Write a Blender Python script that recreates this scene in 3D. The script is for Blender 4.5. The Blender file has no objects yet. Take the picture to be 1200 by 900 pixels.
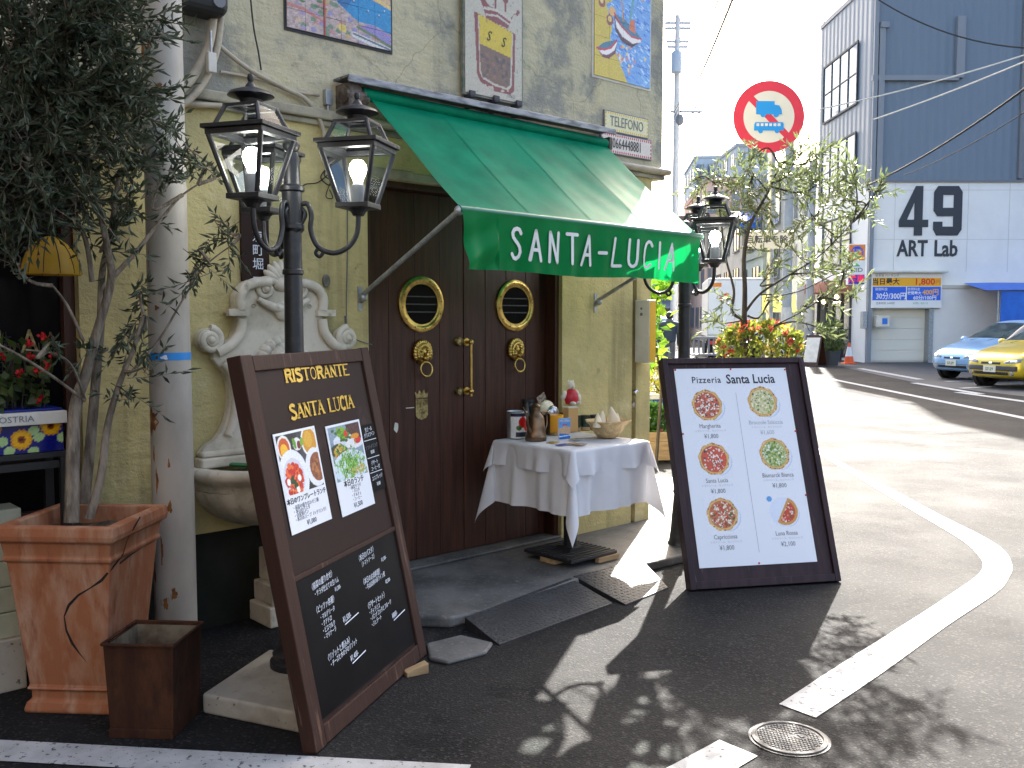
import bpy, bmesh, math, random
import numpy as np
from mathutils import Vector, Matrix
from mathutils.bvhtree import BVHTree
random.seed(7); rng = np.random.default_rng(7)
scn = bpy.context.scene
COL = scn.collection
R = math.radians
PI = math.pi
# ---------------------------------------------------------------- camera, sky, sun, exposure
FPX, CAMH = 1100.0, 1.5
PITCH = math.atan(75.0 / FPX)
cam = bpy.data.cameras.new('camera'); cam.sensor_width = 36.0; cam.lens = 36.0 * FPX / 1200.0
cam.clip_start = 0.05; cam.clip_end = 3000
camo = bpy.data.objects.new('camera', cam); COL.objects.link(camo)
camo.location = (0, 0, CAMH); camo.rotation_euler = (PI / 2 - PITCH, 0, 0)
scn.camera = camo
SUN_EL, SUN_AZ = R(36), R(16)
world = bpy.data.worlds.new('World'); scn.world = world; world.use_nodes = True
wn = world.node_tree.nodes; wl = world.node_tree.links
sky = wn.new('ShaderNodeTexSky'); sky.sky_type = 'NISHITA'; sky.sun_disc = False
sky.sun_elevation = SUN_EL; sky.sun_rotation = SUN_AZ; sky.air_density = 1.0; sky.dust_density = 6.0; sky.ozone_density = 1.0
bg = wn['Background']; bg.inputs['Strength'].default_value = 0.10
wl.new(sky.outputs['Color'], bg.inputs['Color'])
sun = bpy.data.lights.new('sun', 'SUN'); sun.energy = 4.7; sun.angle = R(0.5); sun.color = (1.0, 0.955, 0.885)
suno = bpy.data.objects.new('sun', sun); COL.objects.link(suno)
SDIR = Vector((math.sin(SUN_AZ) * math.cos(SUN_EL), math.cos(SUN_AZ) * math.cos(SUN_EL), math.sin(SUN_EL)))
suno.rotation_euler = SDIR.to_track_quat('Z', 'Y').to_euler(); suno.location = (20, 60, 50)
vs = scn.view_settings; vs.view_transform = 'Standard'; vs.look = 'None'; vs.gamma = 1.0; vs.exposure = 2.7
vs.use_curve_mapping = False
scn.cycles.max_bounces = 6; scn.cycles.transparent_max_bounces = 12; scn.cycles.use_denoising = True
scn.cycles.sample_clamp_indirect = 6.0
# ---------------------------------------------------------------- measuring helpers (photo pixel -> place in the world)
_F = Vector((0, math.cos(PITCH), -math.sin(PITCH))); _U = Vector((0, math.sin(PITCH), math.cos(PITCH))); _R = Vector((1, 0, 0))
_C = Vector((0, 0, CAMH))
def ray(x, y): return _F + _R * ((x - 600) / FPX) + _U * ((450 - y) / FPX)
def gnd(x, y, z=0.0):
    d = ray(x, y); return _C + d * ((z - CAMH) / d.z)
def dep(x, y, Y):
    d = ray(x, y); return _C + d * (Y / d.y)
TH = math.atan(1200.0 / FPX)
UU = Vector((math.sin(TH), math.cos(TH), 0)); NN = Vector((UU.y, -UU.x, 0)); FR = math.atan2(UU.y, UU.x)
OO = gnd(684, 624, .06); OO.z = 0
def fw(u, w, z): return OO + UU * u + NN * w + Vector((0, 0, z))           # facade coordinates -> world
def fa(x, y, w=0.0):                                                        # pixel on the facade plane moved out by w -> (u, z)
    d = ray(x, y); t = (OO + NN * w - _C).dot(NN) / d.dot(NN); P = _C + d * t
    return (P - OO).dot(UU), P.z
# ---------------------------------------------------------------- mesh builder
class MB:
    def __init__(s): s.v = []; s.f = []; s.m = []
    def add(s, vs_, fs, mi=0):
        o = len(s.v); s.v += [tuple(p) for p in vs_]; s.f += [tuple(i + o for i in q) for q in fs]; s.m += [mi] * len(fs); return s
    def box(s, c, d, rot=None, mi=0):
        x, y, z = d[0] / 2, d[1] / 2, d[2] / 2
        P = [Vector(p) for p in ((-x,-y,-z),(x,-y,-z),(x,y,-z),(-x,y,-z),(-x,-y,z),(x,-y,z),(x,y,z),(-x,y,z))]
        if rot is not None: P = [rot @ p for p in P]
        return s.add([p + Vector(c) for p in P], [(0,3,2,1),(4,5,6,7),(0,1,5,4),(1,2,6,5),(2,3,7,6),(3,0,4,7)], mi)
    def bb(s, x0, x1, y0, y1, z0, z1, mi=0):
        return s.box(((x0+x1)/2,(y0+y1)/2,(z0+z1)/2), (abs(x1-x0),abs(y1-y0),abs(z1-z0)), None, mi)
    def prism(s, poly, a, b, ax='y', mi=0):           # poly in (x,z) for ax y, (x,y) for ax z, (y,z) for ax x
        area = sum(poly[i][0]*poly[(i+1)%len(poly)][1]-poly[(i+1)%len(poly)][0]*poly[i][1] for i in range(len(poly)))
        if area < 0: poly = poly[::-1]
        lo, hi = min(a,b), max(a,b); n = len(poly)
        if ax == 'y': A = [(p[0],lo,p[1]) for p in poly]; B = [(p[0],hi,p[1]) for p in poly]
        elif ax == 'z': A = [(p[0],p[1],hi) for p in poly]; B = [(p[0],p[1],lo) for p in poly]
        else: A = [(hi,p[0],p[1]) for p in poly]; B = [(lo,p[0],p[1]) for p in poly]
        fs = [tuple(range(n)), tuple(range(2*n-1, n-1, -1))]
        fs += [(i, i+n, (i+1)%n+n, (i+1)%n) for i in range(n)]
        return s.add(A+B, fs, mi)
    def tube(s, pts, r, seg=8, cap=True, mi=0, flat=1.0):
        pts = [Vector(p) for p in pts]; n = len(pts)
        rs = list(r) if hasattr(r, '__len__') else [r]*n
        V = []; prev = None
        for i in range(n):
            t = (pts[min(i+1,n-1)] - pts[max(i-1,0)])
            if t.length < 1e-9: t = Vector((0,0,1))
            t.normalize()
            if prev is None:
                a = Vector((0,0,1)) if abs(t.z) < .9 else Vector((1,0,0)); x = t.cross(a).normalized()
            else:
                x = prev - t*prev.dot(t); x = x.normalized() if x.length > 1e-6 else t.orthogonal().normalized()
            prev = x; y = t.cross(x)
            for k in range(seg):
                an = 2*PI*k/seg; V.append(pts[i] + x*(math.cos(an)*rs[i]) + y*(math.sin(an)*rs[i]*flat))
        fs = [(i*seg+k, i*seg+(k+1)%seg, (i+1)*seg+(k+1)%seg, (i+1)*seg+k) for i in range(n-1) for k in range(seg)]
        if cap: fs += [tuple(range(seg-1,-1,-1)), tuple(range((n-1)*seg, n*seg))]
        return s.add(V, fs, mi)
    def lathe(s, prof, seg=24, c=(0,0,0), mat=None, mod=None, mi=0, arc=2*PI, cap=False):
        V = []; full = arc > 6.28; cnt = seg if full else seg+1
        for (r, z) in prof:
            for k in range(cnt):
                an = arc*k/seg; rr = r*(mod(an, r, z) if mod else 1); p = Vector((rr*math.cos(an), rr*math.sin(an), z))
                if mat is not None: p = mat @ p
                V.append(p + Vector(c))
        fs = []
        for i in range(len(prof)-1):
            for k in range(seg if full else seg):
                k2 = (k+1)%cnt if full else k+1
                fs.append((i*cnt+k, i*cnt+k2, (i+1)*cnt+k2, (i+1)*cnt+k))
        if cap and prof[0][0] > 1e-5 and full: fs.append(tuple(range(cnt-1,-1,-1)))
        if cap and prof[-1][0] > 1e-5 and full: fs.append(tuple(range((len(prof)-1)*cnt, len(prof)*cnt)))
        return s.add(V, fs, mi)
    def ball(s, c, r, seg=12, rings=8, rot=None, mi=0):
        r = r if hasattr(r,'__len__') else (r,r,r); V = []; 
        for i in range(rings+1):
            t = PI*i/rings
            for k in range(seg):
                a = 2*PI*k/seg; p = Vector((math.sin(t)*math.cos(a)*r[0], math.sin(t)*math.sin(a)*r[1], -math.cos(t)*r[2]))
                if rot is not None: p = rot @ p
                V.append(p+Vector(c))
        fs = [(i*seg+k, i*seg+(k+1)%seg, (i+1)*seg+(k+1)%seg, (i+1)*seg+k) for i in range(rings) for k in range(seg)]
        return s.add(V, fs, mi)
    def torus(s, c, R1, r, seg=28, sub=8, mat=None, arc=2*PI, a0=0):
        pts = []
        for k in range(seg+1):
            a = a0+arc*k/seg; p = Vector((R1*math.cos(a), R1*math.sin(a), 0))
            if mat is not None: p = mat @ p
            pts.append(p+Vector(c))
        return s.tube(pts, r, sub, cap=arc < 6.28)
    def grid(s, nx, ny, fn, mi=0):
        V = [fn(i/nx, j/ny) for j in range(ny+1) for i in range(nx+1)]; w = nx+1
        return s.add(V, [(j*w+i, j*w+i+1, (j+1)*w+i+1, (j+1)*w+i) for j in range(ny) for i in range(nx)], mi)
    def mesh(s, name):
        me = bpy.data.meshes.new(name); me.from_pydata(s.v, [], s.f); me.update(); return me
    def pieces(s, gap=.001):                                                 # groups of faces that hang together
        par = list(range(len(s.v)))
        def find(i):
            while par[i] != i: par[i] = par[par[i]]; i = par[i]
            return i
        for f in s.f:
            for i in f[1:]: par[find(i)] = find(f[0])
        comp = {}
        for k, f in enumerate(s.f): comp.setdefault(find(f[0]), []).append(k)
        C = []
        for fs in comp.values():
            P = [s.v[i] for k in fs for i in s.f[k]]; C.append([fs, [min(p[j] for p in P)-gap for j in range(3)], [max(p[j] for p in P)+gap for j in range(3)]])
        done = False
        while not done:
            done = True
            for a in range(len(C)):
                for b in range(a+1, len(C)):
                    if all(C[a][1][j] <= C[b][2][j] and C[b][1][j] <= C[a][2][j] for j in range(3)):
                        C[a] = [C[a][0]+C[b][0], [min(x,y) for x,y in zip(C[a][1],C[b][1])], [max(x,y) for x,y in zip(C[a][2],C[b][2])]]; C.pop(b); done = False; break
                if not done: break
        out = []
        for fs, _, _ in C:
            used = sorted({i for k in fs for i in s.f[k]}); mp = {v:i for i,v in enumerate(used)}; q = MB(); q.add([s.v[i] for i in used], [tuple(mp[i] for i in s.f[k]) for k in fs]); out.append(q)
        return out
    def build(s, name, mat, parent=None, smooth=None, bevel=0, seg=2, matrix=None, split=False):
        if split: return [q.build(name, mat, parent, smooth, bevel, seg, matrix) for q in s.pieces()][0]
        me = s.mesh(name)
        if smooth is not None:
            me.shade_smooth(); me.set_sharp_from_angle(angle=R(smooth))
        return link(name, me, mat, parent, bevel, seg, matrix)
def link(name, me, mat, parent=None, bevel=0, seg=2, matrix=None):
    o = bpy.data.objects.new(name, me); COL.objects.link(o)
    if mat is not None:
        for m in (mat if isinstance(mat, (list, tuple)) else [mat]): me.materials.append(m)
    if parent is not None: o.parent = parent
    if matrix is not None: o.matrix_local = matrix
    if bevel:
        b = o.modifiers.new('bevel', 'BEVEL'); b.width = bevel; b.segments = seg; b.limit_method = 'ANGLE'; b.angle_limit = R(40)
    return o
def thing(name, label, cat, loc=(0,0,0), rotz=0.0, group=None, matrix=None):
    o = bpy.data.objects.new(name, None); COL.objects.link(o); o.empty_display_size = .1
    if matrix is not None: o.matrix_world = matrix
    else: o.location = loc; o.rotation_euler = (0,0,rotz)
    return tag(o, label, cat, group)
def tag(o, label, cat, group=None, kind=None):
    o['label'] = label; o['category'] = cat
    if group: o['group'] = group
    if kind: o['kind'] = kind
    return o
def struct(o, kind='structure'): o['kind'] = kind; return o
def copy_tree(o, parent=None):
    c = o.copy(); COL.objects.link(c); c.parent = parent
    for ch in list(o.children): copy_tree(ch, c)
    return c
def basis(x, y, z, loc):
    return Matrix(((x[0],y[0],z[0],loc[0]),(x[1],y[1],z[1],loc[1]),(x[2],y[2],z[2],loc[2]),(0,0,0,1)))
# ---------------------------------------------------------------- materials
def srgb(c):
    c = np.asarray(c, float)
    return np.where(c <= .04045, c/12.92, ((c+.055)/1.055)**2.4)
def new_mat(name):
    m = bpy.data.materials.new(name); m.use_nodes = True; nt = m.node_tree
    return m, nt, nt.nodes['Principled BSDF'], nt.nodes, nt.links
def mat(name, c, rough=.6, metal=0, c2=None, scale=6, lo=.4, hi=.62, detail=6, stretch=(1,1,1), bump=0, bscale=60, c3=None, scale3=20, lo3=.55, hi3=.7, spec=.5, coat=0, bdist=.004, rvar=0):
    m, nt, p, N, L = new_mat(name)
    p.inputs['Base Color'].default_value = (*c, 1); p.inputs['Roughness'].default_value = rough; p.inputs['Metallic'].default_value = metal
    p.inputs['Specular IOR Level'].default_value = spec
    if coat: p.inputs['Coat Weight'].default_value = coat; p.inputs['Coat Roughness'].default_value = .05
    if c2 is None and not bump: return m
    tc = N.new('ShaderNodeTexCoord'); mp = N.new('ShaderNodeMapping'); mp.inputs['Scale'].default_value = stretch
    L.new(tc.outputs['Object'], mp.inputs['Vector'])
    last = None
    def layer(base, col, sc, lo_, hi_):
        n = N.new('ShaderNodeTexNoise'); n.inputs['Scale'].default_value = sc; n.inputs['Detail'].default_value = detail; n.inputs['Roughness'].default_value = .62
        L.new(mp.outputs[0], n.inputs['Vector'])
        r = N.new('ShaderNodeMapRange'); r.inputs['From Min'].default_value = lo_; r.inputs['From Max'].default_value = hi_; L.new(n.outputs['Fac'], r.inputs['Value'])
        x = N.new('ShaderNodeMix'); x.data_type = 'RGBA'; L.new(r.outputs[0], x.inputs['Factor'])
        if isinstance(base, tuple): x.inputs['A'].default_value = (*base, 1)
        else: L.new(base, x.inputs['A'])
        x.inputs['B'].default_value = (*col, 1); return x.outputs['Result'], n
    if c2 is not None:
        last, n1 = layer(c, c2, scale, lo, hi)
        if c3 is not None: last, _ = layer(last, c3, scale3, lo3, hi3)
        L.new(last, p.inputs['Base Color'])
        if rvar:
            r = N.new('ShaderNodeMapRange'); r.inputs['To Min'].default_value = rough-rvar; r.inputs['To Max'].default_value = rough+rvar
            L.new(n1.outputs['Fac'], r.inputs['Value']); L.new(r.outputs[0], p.inputs['Roughness'])
    if bump:
        n = N.new('ShaderNodeTexNoise'); n.inputs['Scale'].default_value = bscale; n.inputs['Detail'].default_value = 5
        L.new(mp.outputs[0], n.inputs['Vector']); b = N.new('ShaderNodeBump'); b.inputs['Strength'].default_value = bump; b.inputs['Distance'].default_value = bdist
        L.new(n.outputs['Fac'], b.inputs['Height']); L.new(b.outputs[0], p.inputs['Normal'])
    return m
def attr_mat(name, rough=.5, translucent=0.0, spec=.5, back=None, coat=0):
    m, nt, p, N, L = new_mat(name)
    a = N.new('ShaderNodeAttribute'); a.attribute_name = 'Col'; col = a.outputs['Color']
    if back is not None:
        g = N.new('ShaderNodeNewGeometry'); x = N.new('ShaderNodeMix'); x.data_type = 'RGBA'
        L.new(g.outputs['Backfacing'], x.inputs['Factor']); L.new(col, x.inputs['A']); x.inputs['B'].default_value = (*back, 1); col = x.outputs['Result']
    L.new(col, p.inputs['Base Color']); p.inputs['Roughness'].default_value = rough; p.inputs['Specular IOR Level'].default_value = spec
    if coat: p.inputs['Coat Weight'].default_value = coat
    if translucent:
        t = N.new('ShaderNodeBsdfTranslucent'); L.new(a.outputs['Color'], t.inputs['Color']); ms = N.new('ShaderNodeMixShader'); ms.inputs[0].default_value = translucent
        L.new(p.outputs[0], ms.inputs[1]); L.new(t.outputs[0], ms.inputs[2]); L.new(ms.outputs[0], N['Material Output'].inputs['Surface'])
    return m
def glass_mat(name, tint=(1,1,1), refl=.12, rough=.02):
    m, nt, p, N, L = new_mat(name)
    t = N.new('ShaderNodeBsdfTransparent'); t.inputs['Color'].default_value = (*tint, 1)
    g = N.new('ShaderNodeBsdfGlossy'); g.inputs['Roughness'].default_value = rough
    lw = N.new('ShaderNodeLayerWeight'); lw.inputs['Blend'].default_value = refl
    ms = N.new('ShaderNodeMixShader'); L.new(lw.outputs['Fresnel'], ms.inputs[0]); L.new(t.outputs[0], ms.inputs[1]); L.new(g.outputs[0], ms.inputs[2])
    L.new(ms.outputs[0], N['Material Output'].inputs['Surface']); return m
def emit_mat(name, c, s):
    m, nt, p, N, L = new_mat(name); p.inputs['Base Color'].default_value = (*c,1); p.inputs['Emission Color'].default_value = (*c,1); p.inputs['Emission Strength'].default_value = s; return m
def fabric_mat(name, c, c2, transl=.35, rough=.45, scale=4, spec=.5):
    m = mat(name, c, rough, c2=c2, scale=scale, bump=.15, bscale=30, spec=spec); nt = m.node_tree; N = nt.nodes; L = nt.links; p = N['Principled BSDF']
    t = N.new('ShaderNodeBsdfTranslucent'); src = p.inputs['Base Color'].links[0].from_socket; L.new(src, t.inputs['Color'])
    ms = N.new('ShaderNodeMixShader'); ms.inputs[0].default_value = transl; L.new(p.outputs[0], ms.inputs[1]); L.new(t.outputs[0], ms.inputs[2])
    L.new(ms.outputs[0], N['Material Output'].inputs['Surface']); return m
M = {}
def _noise(N, L, vec, sc, detail=5, rough=.6):
    n = N.new('ShaderNodeTexNoise'); n.inputs['Scale'].default_value = sc; n.inputs['Detail'].default_value = detail; n.inputs['Roughness'].default_value = rough; L.new(vec, n.inputs['Vector']); return n.outputs['Fac']
def _ramp(N, L, v, lo, hi, a=0.0, b=1.0):
    r = N.new('ShaderNodeMapRange'); r.inputs['From Min'].default_value = lo; r.inputs['From Max'].default_value = hi; r.inputs['To Min'].default_value = a; r.inputs['To Max'].default_value = b; L.new(v, r.inputs['Value']); return r.outputs[0]
def _mix(N, L, f, A, B, mode='MIX'):
    x = N.new('ShaderNodeMix'); x.data_type = 'RGBA'; x.blend_type = mode
    if isinstance(f, float): x.inputs['Factor'].default_value = f
    else: L.new(f, x.inputs['Factor'])
    for k, c in (('A',A),('B',B)):
        if isinstance(c, tuple): x.inputs[k].default_value = (*c,1)
        else: L.new(c, x.inputs[k])
    return x.outputs['Result']
def asphalt_mat():
    m, nt, p, N, L = new_mat('asphalt'); tc = N.new('ShaderNodeTexCoord'); V = tc.outputs['Object']
    c = _mix(N, L, _ramp(N, L, _noise(N,L,V,.45), .38, .62), (.013,.013,.014), (.022,.0213,.0205))
    c = _mix(N, L, _ramp(N, L, _noise(N,L,V,2.1,8,.7), .52, .62), c, (.009,.009,.0095))
    vo = N.new('ShaderNodeTexVoronoi'); vo.inputs['Scale'].default_value = 110; L.new(V, vo.inputs['Vector']); sp = N.new('ShaderNodeSeparateColor'); L.new(vo.outputs['Color'], sp.inputs[0])
    c = _mix(N, L, _ramp(N, L, sp.outputs[0], .80, .98, 0, .8), c, (.05,.0475,.045)); c = _mix(N, L, _ramp(N, L, sp.outputs[1], .80, 1.0, 0, .6), c, (.012,.012,.013))
    L.new(c, p.inputs['Base Color']); p.inputs['Roughness'].default_value = .8; p.inputs['Specular IOR Level'].default_value = .155
    L.new(_ramp(N, L, _noise(N,L,V,1.1), .3, .7, .80, .92), p.inputs['Roughness'])
    ad = N.new('ShaderNodeMath'); ad.operation = 'ADD'; L.new(vo.outputs['Distance'], ad.inputs[0]); L.new(_noise(N,L,V,160), ad.inputs[1])
    b = N.new('ShaderNodeBump'); b.inputs['Strength'].default_value = .5; b.inputs['Distance'].default_value = .005; L.new(ad.outputs[0], b.inputs['Height']); L.new(b.outputs[0], p.inputs['Normal']); return m
M['asphalt'] = asphalt_mat()
M['lotasphalt'] = mat('lot_asphalt', (.045,.046,.05), .75, c2=(.033,.034,.038), scale=2, c3=(.08,.08,.08), scale3=60, bump=.5, bscale=90)
M['concrete'] = mat('concrete', (.15,.145,.135), .7, c2=(.06,.06,.058), scale=2.4, lo=.40, hi=.62, c3=(.24,.225,.2), scale3=45, lo3=.56, hi3=.75, bump=.5, bscale=70)
M['slab'] = mat('stone_slab', (.42,.39,.33), .85, c2=(.25,.22,.17), scale=4, lo=.45, hi=.7, c3=(.12,.11,.1), scale3=40, lo3=.64, hi3=.7, bump=.4, bscale=60)
M['paint'] = mat('road_paint', (.48,.48,.47), .8, spec=.1, c2=(.38,.375,.365), scale=7, c3=(.10,.098,.095), scale3=42, lo3=.585, hi3=.64, bump=.35, bscale=110)
def plaster_mat(name, c, patch, pal, stain, plo, phi, streak=.5, crack=True):
    m, nt, p, N, L = new_mat(name); tc = N.new('ShaderNodeTexCoord'); V = tc.outputs['Object']
    mp = N.new('ShaderNodeMapping'); mp.inputs['Scale'].default_value = (5,5,.35); L.new(V, mp.inputs['Vector'])
    o = _mix(N, L, _ramp(N,L,_noise(N,L,V,1.6,8,.65), plo, phi), c, patch); o = _mix(N, L, _ramp(N,L,_noise(N,L,V,2.9,8,.65), .56, .66), o, pal)
    o = _mix(N, L, _ramp(N,L,_noise(N,L,mp.outputs[0],1.2,6), .54, .80, 0, streak), o, stain); o = _mix(N, L, _ramp(N,L,_noise(N,L,V,11,6,.7), .60, .74, 0, .6), o, stain)
    if crack:
        vo = N.new('ShaderNodeTexVoronoi'); vo.feature = 'DISTANCE_TO_EDGE'; vo.inputs['Scale'].default_value = 1.1; ds = N.new('ShaderNodeMix'); ds.data_type = 'RGBA'; ds.inputs['Factor'].default_value = .22; nz = N.new('ShaderNodeTexNoise'); nz.inputs['Scale'].default_value = 3; nz.inputs['Detail'].default_value = 6; L.new(V, nz.inputs['Vector']); L.new(V, ds.inputs['A']); L.new(nz.outputs['Color'], ds.inputs['B']); L.new(ds.outputs['Result'], vo.inputs['Vector'])
        o = _mix(N, L, _ramp(N,L,vo.outputs['Distance'], .0, .005, .35, 0), o, (.10,.09,.06))
    L.new(o, p.inputs['Base Color']); p.inputs['Roughness'].default_value = .92; p.inputs['Specular IOR Level'].default_value = .2
    a1 = N.new('ShaderNodeMath'); a1.operation = 'MULTIPLY_ADD'; a1.inputs[1].default_value = .25; L.new(_noise(N,L,V,55,4), a1.inputs[0]); mq = N.new('ShaderNodeMapping'); mq.inputs['Scale'].default_value = (6,6,11); L.new(V, mq.inputs['Vector']); L.new(_noise(N,L,mq.outputs[0],1.3,5), a1.inputs[2])
    b = N.new('ShaderNodeBump'); b.inputs['Strength'].default_value = .9; b.inputs['Distance'].default_value = .018; L.new(a1.outputs[0], b.inputs['Height']); L.new(b.outputs[0], p.inputs['Normal']); return m
M['yellow'] = plaster_mat('yellow_plaster', (.57,.48,.22), (.43,.365,.18), (.60,.52,.28), (.13,.11,.055), .42, .60, .85, crack=False)
M['upper'] = plaster_mat('upper_plaster', (.52,.48,.33), (.30,.295,.25), (.57,.51,.33), (.20,.185,.14), .49, .56, .6)
M['ledge'] = mat('ledge_plaster', (.36,.33,.24), .9, c2=(.16,.15,.12), scale=5, bump=.4)
M['greenshade'] = mat('mossy_shade_wall', (.014,.016,.010), .95, c2=(.006,.008,.005), scale=4, lo=.35, hi=.6, bump=.6, bscale=20)  # mossy green with the deep shade of the wall foot painted in
M['dark'] = mat('dark_interior', (.012,.012,.013), .8)
M['blackmetal'] = mat('black_iron', (.018,.019,.022), .42, c2=(.05,.05,.052), scale=14, lo=.5, hi=.75, bump=.15, bscale=80, spec=.5)
M['doorwood'] = mat('door_wood', (.070,.025,.014), .40, spec=.35, c2=(.030,.011,.007), scale=5, stretch=(7,7,.5), lo=.35, hi=.65, bump=.25, bscale=14)
M['brass'] = mat('brass', (.62,.43,.13), .3, metal=1, c2=(.25,.16,.05), scale=18, lo=.45, hi=.7, bump=.12, bscale=60)
M['oldbrass'] = mat('worn_brass', (.42,.33,.15), .5, metal=.9, c2=(.13,.09,.04), scale=30, bump=.5, bscale=90)
M['chrome'] = mat('chrome', (.7,.7,.7), .18, metal=1)
M['darkglass'] = mat('dark_glass', (.010,.012,.018), .06, spec=.5)
M['winglass'] = mat('window_glass', (.006,.006,.007), .12, spec=.10)
M['glass'] = glass_mat('clear_glass', (.93,.96,.95), .10)
M['carglass'] = mat('car_glass', (.07,.09,.085), .04, spec=1.0, c2=(.03,.04,.04), scale=2.5, lo=.45, hi=.55)
M['stone'] = mat('carved_stone', (.62,.57,.47), .85, c2=(.36,.33,.25), scale=5, lo=.45, hi=.72, c3=(.2,.19,.13), scale3=14, lo3=.6, hi3=.76, bump=.45, bscale=50)
M['terra'] = mat('terracotta', (.34,.12,.05), .85, c2=(.44,.26,.165), scale=5, stretch=(2.2,2.2,.7), lo=.45, hi=.68, c3=(.24,.075,.035), scale3=9, lo3=.56, hi3=.74, bump=.3, bscale=70)
M['crack'] = mat('crack_dark', (.012,.008,.006), .95)
M['soil'] = mat('soil', (.05,.035,.022), .95, c2=(.12,.09,.055), scale=30, bump=1, bscale=60, bdist=.01)
M['rust'] = mat('rusty_iron', (.036,.014,.009), .75, spec=.2, c2=(.075,.03,.014), scale=6, stretch=(1.5,1.5,.6), c3=(.02,.01,.008), scale3=5, bump=.4, bscale=60)
M['rustin'] = mat('rusty_bin_inside', (.2,.17,.12), .85, c2=(.09,.06,.035), scale=8)
M['polepaint'] = mat('pole_paint', (.46,.43,.38), .6, c2=(.36,.33,.28), scale=4, c3=(.24,.12,.05), scale3=9, lo3=.66, hi3=.72, stretch=(1,1,.45), bump=.12, bscale=40)
M['rustpatch'] = mat('rust_patch', (.33,.14,.03), .85, c2=(.13,.05,.02), scale=25, bump=.6, bscale=80)
M['signwood'] = mat('sign_wood', (.050,.024,.016), .6, spec=.2, c2=(.04,.019,.014), scale=4, stretch=(6,6,.6), lo=.35, hi=.65, c3=(.16,.09,.06), scale3=5, lo3=.60, hi3=.72, bump=.3, bscale=12)
M['signpanel'] = mat('sign_panel', (.028,.014,.011), .55, spec=.16, c2=(.03,.016,.014), scale=3, stretch=(1,1,1), c3=(.09,.06,.05), scale3=2.5, lo3=.6, hi3=.8, rvar=.15)
M['signpurple'] = mat('stained_dark_wood', (.045,.024,.026), .55, spec=.25, c2=(.03,.016,.019), scale=4, stretch=(6,6,.7), c3=(.10,.06,.06), scale3=6, lo3=.62, hi3=.74, bump=.2, bscale=14)
M['gold'] = mat('gold_paint', (.75,.52,.10), .35, metal=.6, c2=(.5,.32,.05), scale=60)
M['black'] = mat('black_board', (.004,.004,.005), .45, c2=(.007,.007,.008), scale=4, spec=.10)
M['matblack'] = mat('matt_black', (.012,.012,.013), .6)
M['chalk'] = mat('chalk_white', (.72,.76,.82), .9)
M['paper'] = mat('white_paper', (.80,.82,.86), .35)
M['ink'] = mat('ink_black', (.02,.02,.025), .6)
M['inkgrey'] = mat('ink_grey', (.16,.17,.19), .6)
M['print'] = attr_mat('printed_colour', .35, spec=.5)
M['glaze'] = attr_mat('glazed_tile', .22, spec=.6)
M['red'] = mat('red_paint', (.62,.03,.035), .4)
M['white'] = mat('white_paint', (.8,.8,.78), .4)
M['offwhite'] = mat('off_white', (.66,.64,.58), .6, c2=(.55,.53,.47), scale=5)
M['blue'] = mat('blue_paint', (.02,.16,.62), .4)
M['cloth'] = fabric_mat('white_linen', (.80,.80,.82), (.74,.74,.77), .25, .9, 3)
M['canopy'] = fabric_mat('green_awning', (.004,.31,.165), (.003,.215,.115), .35, .45, 3, .08)
M['valance'] = fabric_mat('green_valance', (.004,.34,.09), (.003,.27,.07), .5, .4, 2, .25)
M['woodraw'] = mat('raw_wood', (.42,.29,.15), .75, c2=(.30,.19,.09), scale=4, stretch=(1,8,8), bump=.2, bscale=20)
M['pvc'] = mat('pvc_pipe', (.42,.37,.28), .6, c2=(.25,.21,.15), scale=7, lo=.48, hi=.7)
M['cable'] = mat('black_cable', (.012,.012,.013), .6)
M['galv'] = mat('galvanised', (.42,.44,.46), .45, metal=.7, c2=(.3,.31,.33), scale=20)
M['bark'] = mat('olive_bark', (.26,.22,.17), .9, c2=(.10,.08,.06), scale=9, stretch=(3,3,.7), c3=(.32,.29,.23), scale3=12, lo3=.6, hi3=.75, bump=.9, bscale=30, bdist=.01)
M['darkbark'] = mat('dark_bark', (.075,.06,.048), .9, c2=(.035,.028,.022), scale=9, stretch=(3,3,.7), bump=.9, bscale=30)
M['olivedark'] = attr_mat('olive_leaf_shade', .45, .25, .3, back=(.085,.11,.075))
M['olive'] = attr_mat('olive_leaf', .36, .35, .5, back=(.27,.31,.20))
M['leaf'] = attr_mat('green_leaf', .42, .40, .5)
M['petal'] = attr_mat('petal', .6, .35, .3)
M['bulb'] = emit_mat('lit_bulb', (1.0,.98,.92), 7.0)
# ---------------------------------------------------------------- text and painted panels
def text_mesh(body, size, extrude=.0006, bold=0, sx=1.0, align='CENTER', space=1.0, shear=0):
    c = bpy.data.curves.new('t', 'FONT'); c.body = body; c.size = size; c.extrude = extrude; c.offset = bold; c.resolution_u = 2
    c.align_x = align; c.align_y = 'CENTER'; c.space_character = space; c.shear = shear
    o = bpy.data.objects.new('t', c); COL.objects.link(o); bpy.context.view_layer.update()
    me = bpy.data.meshes.new_from_object(o.evaluated_get(bpy.context.evaluated_depsgraph_get()))
    bpy.data.objects.remove(o); bpy.data.curves.remove(c)
    me.transform(Matrix.Diagonal((sx,1,1,1))); me.materials.clear(); return me
def text(body, size, parent, m, x, y, z, rot=0.0, name='lettering', **k):   # stands in the local xz plane, faces -y
    me = text_mesh(body, size, **k)
    return link(name, me, m, parent, matrix=Matrix.Translation((x,y,z)) @ Matrix.Rotation(rot,4,'Y') @ Matrix.Rotation(PI/2,4,'X'))
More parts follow.
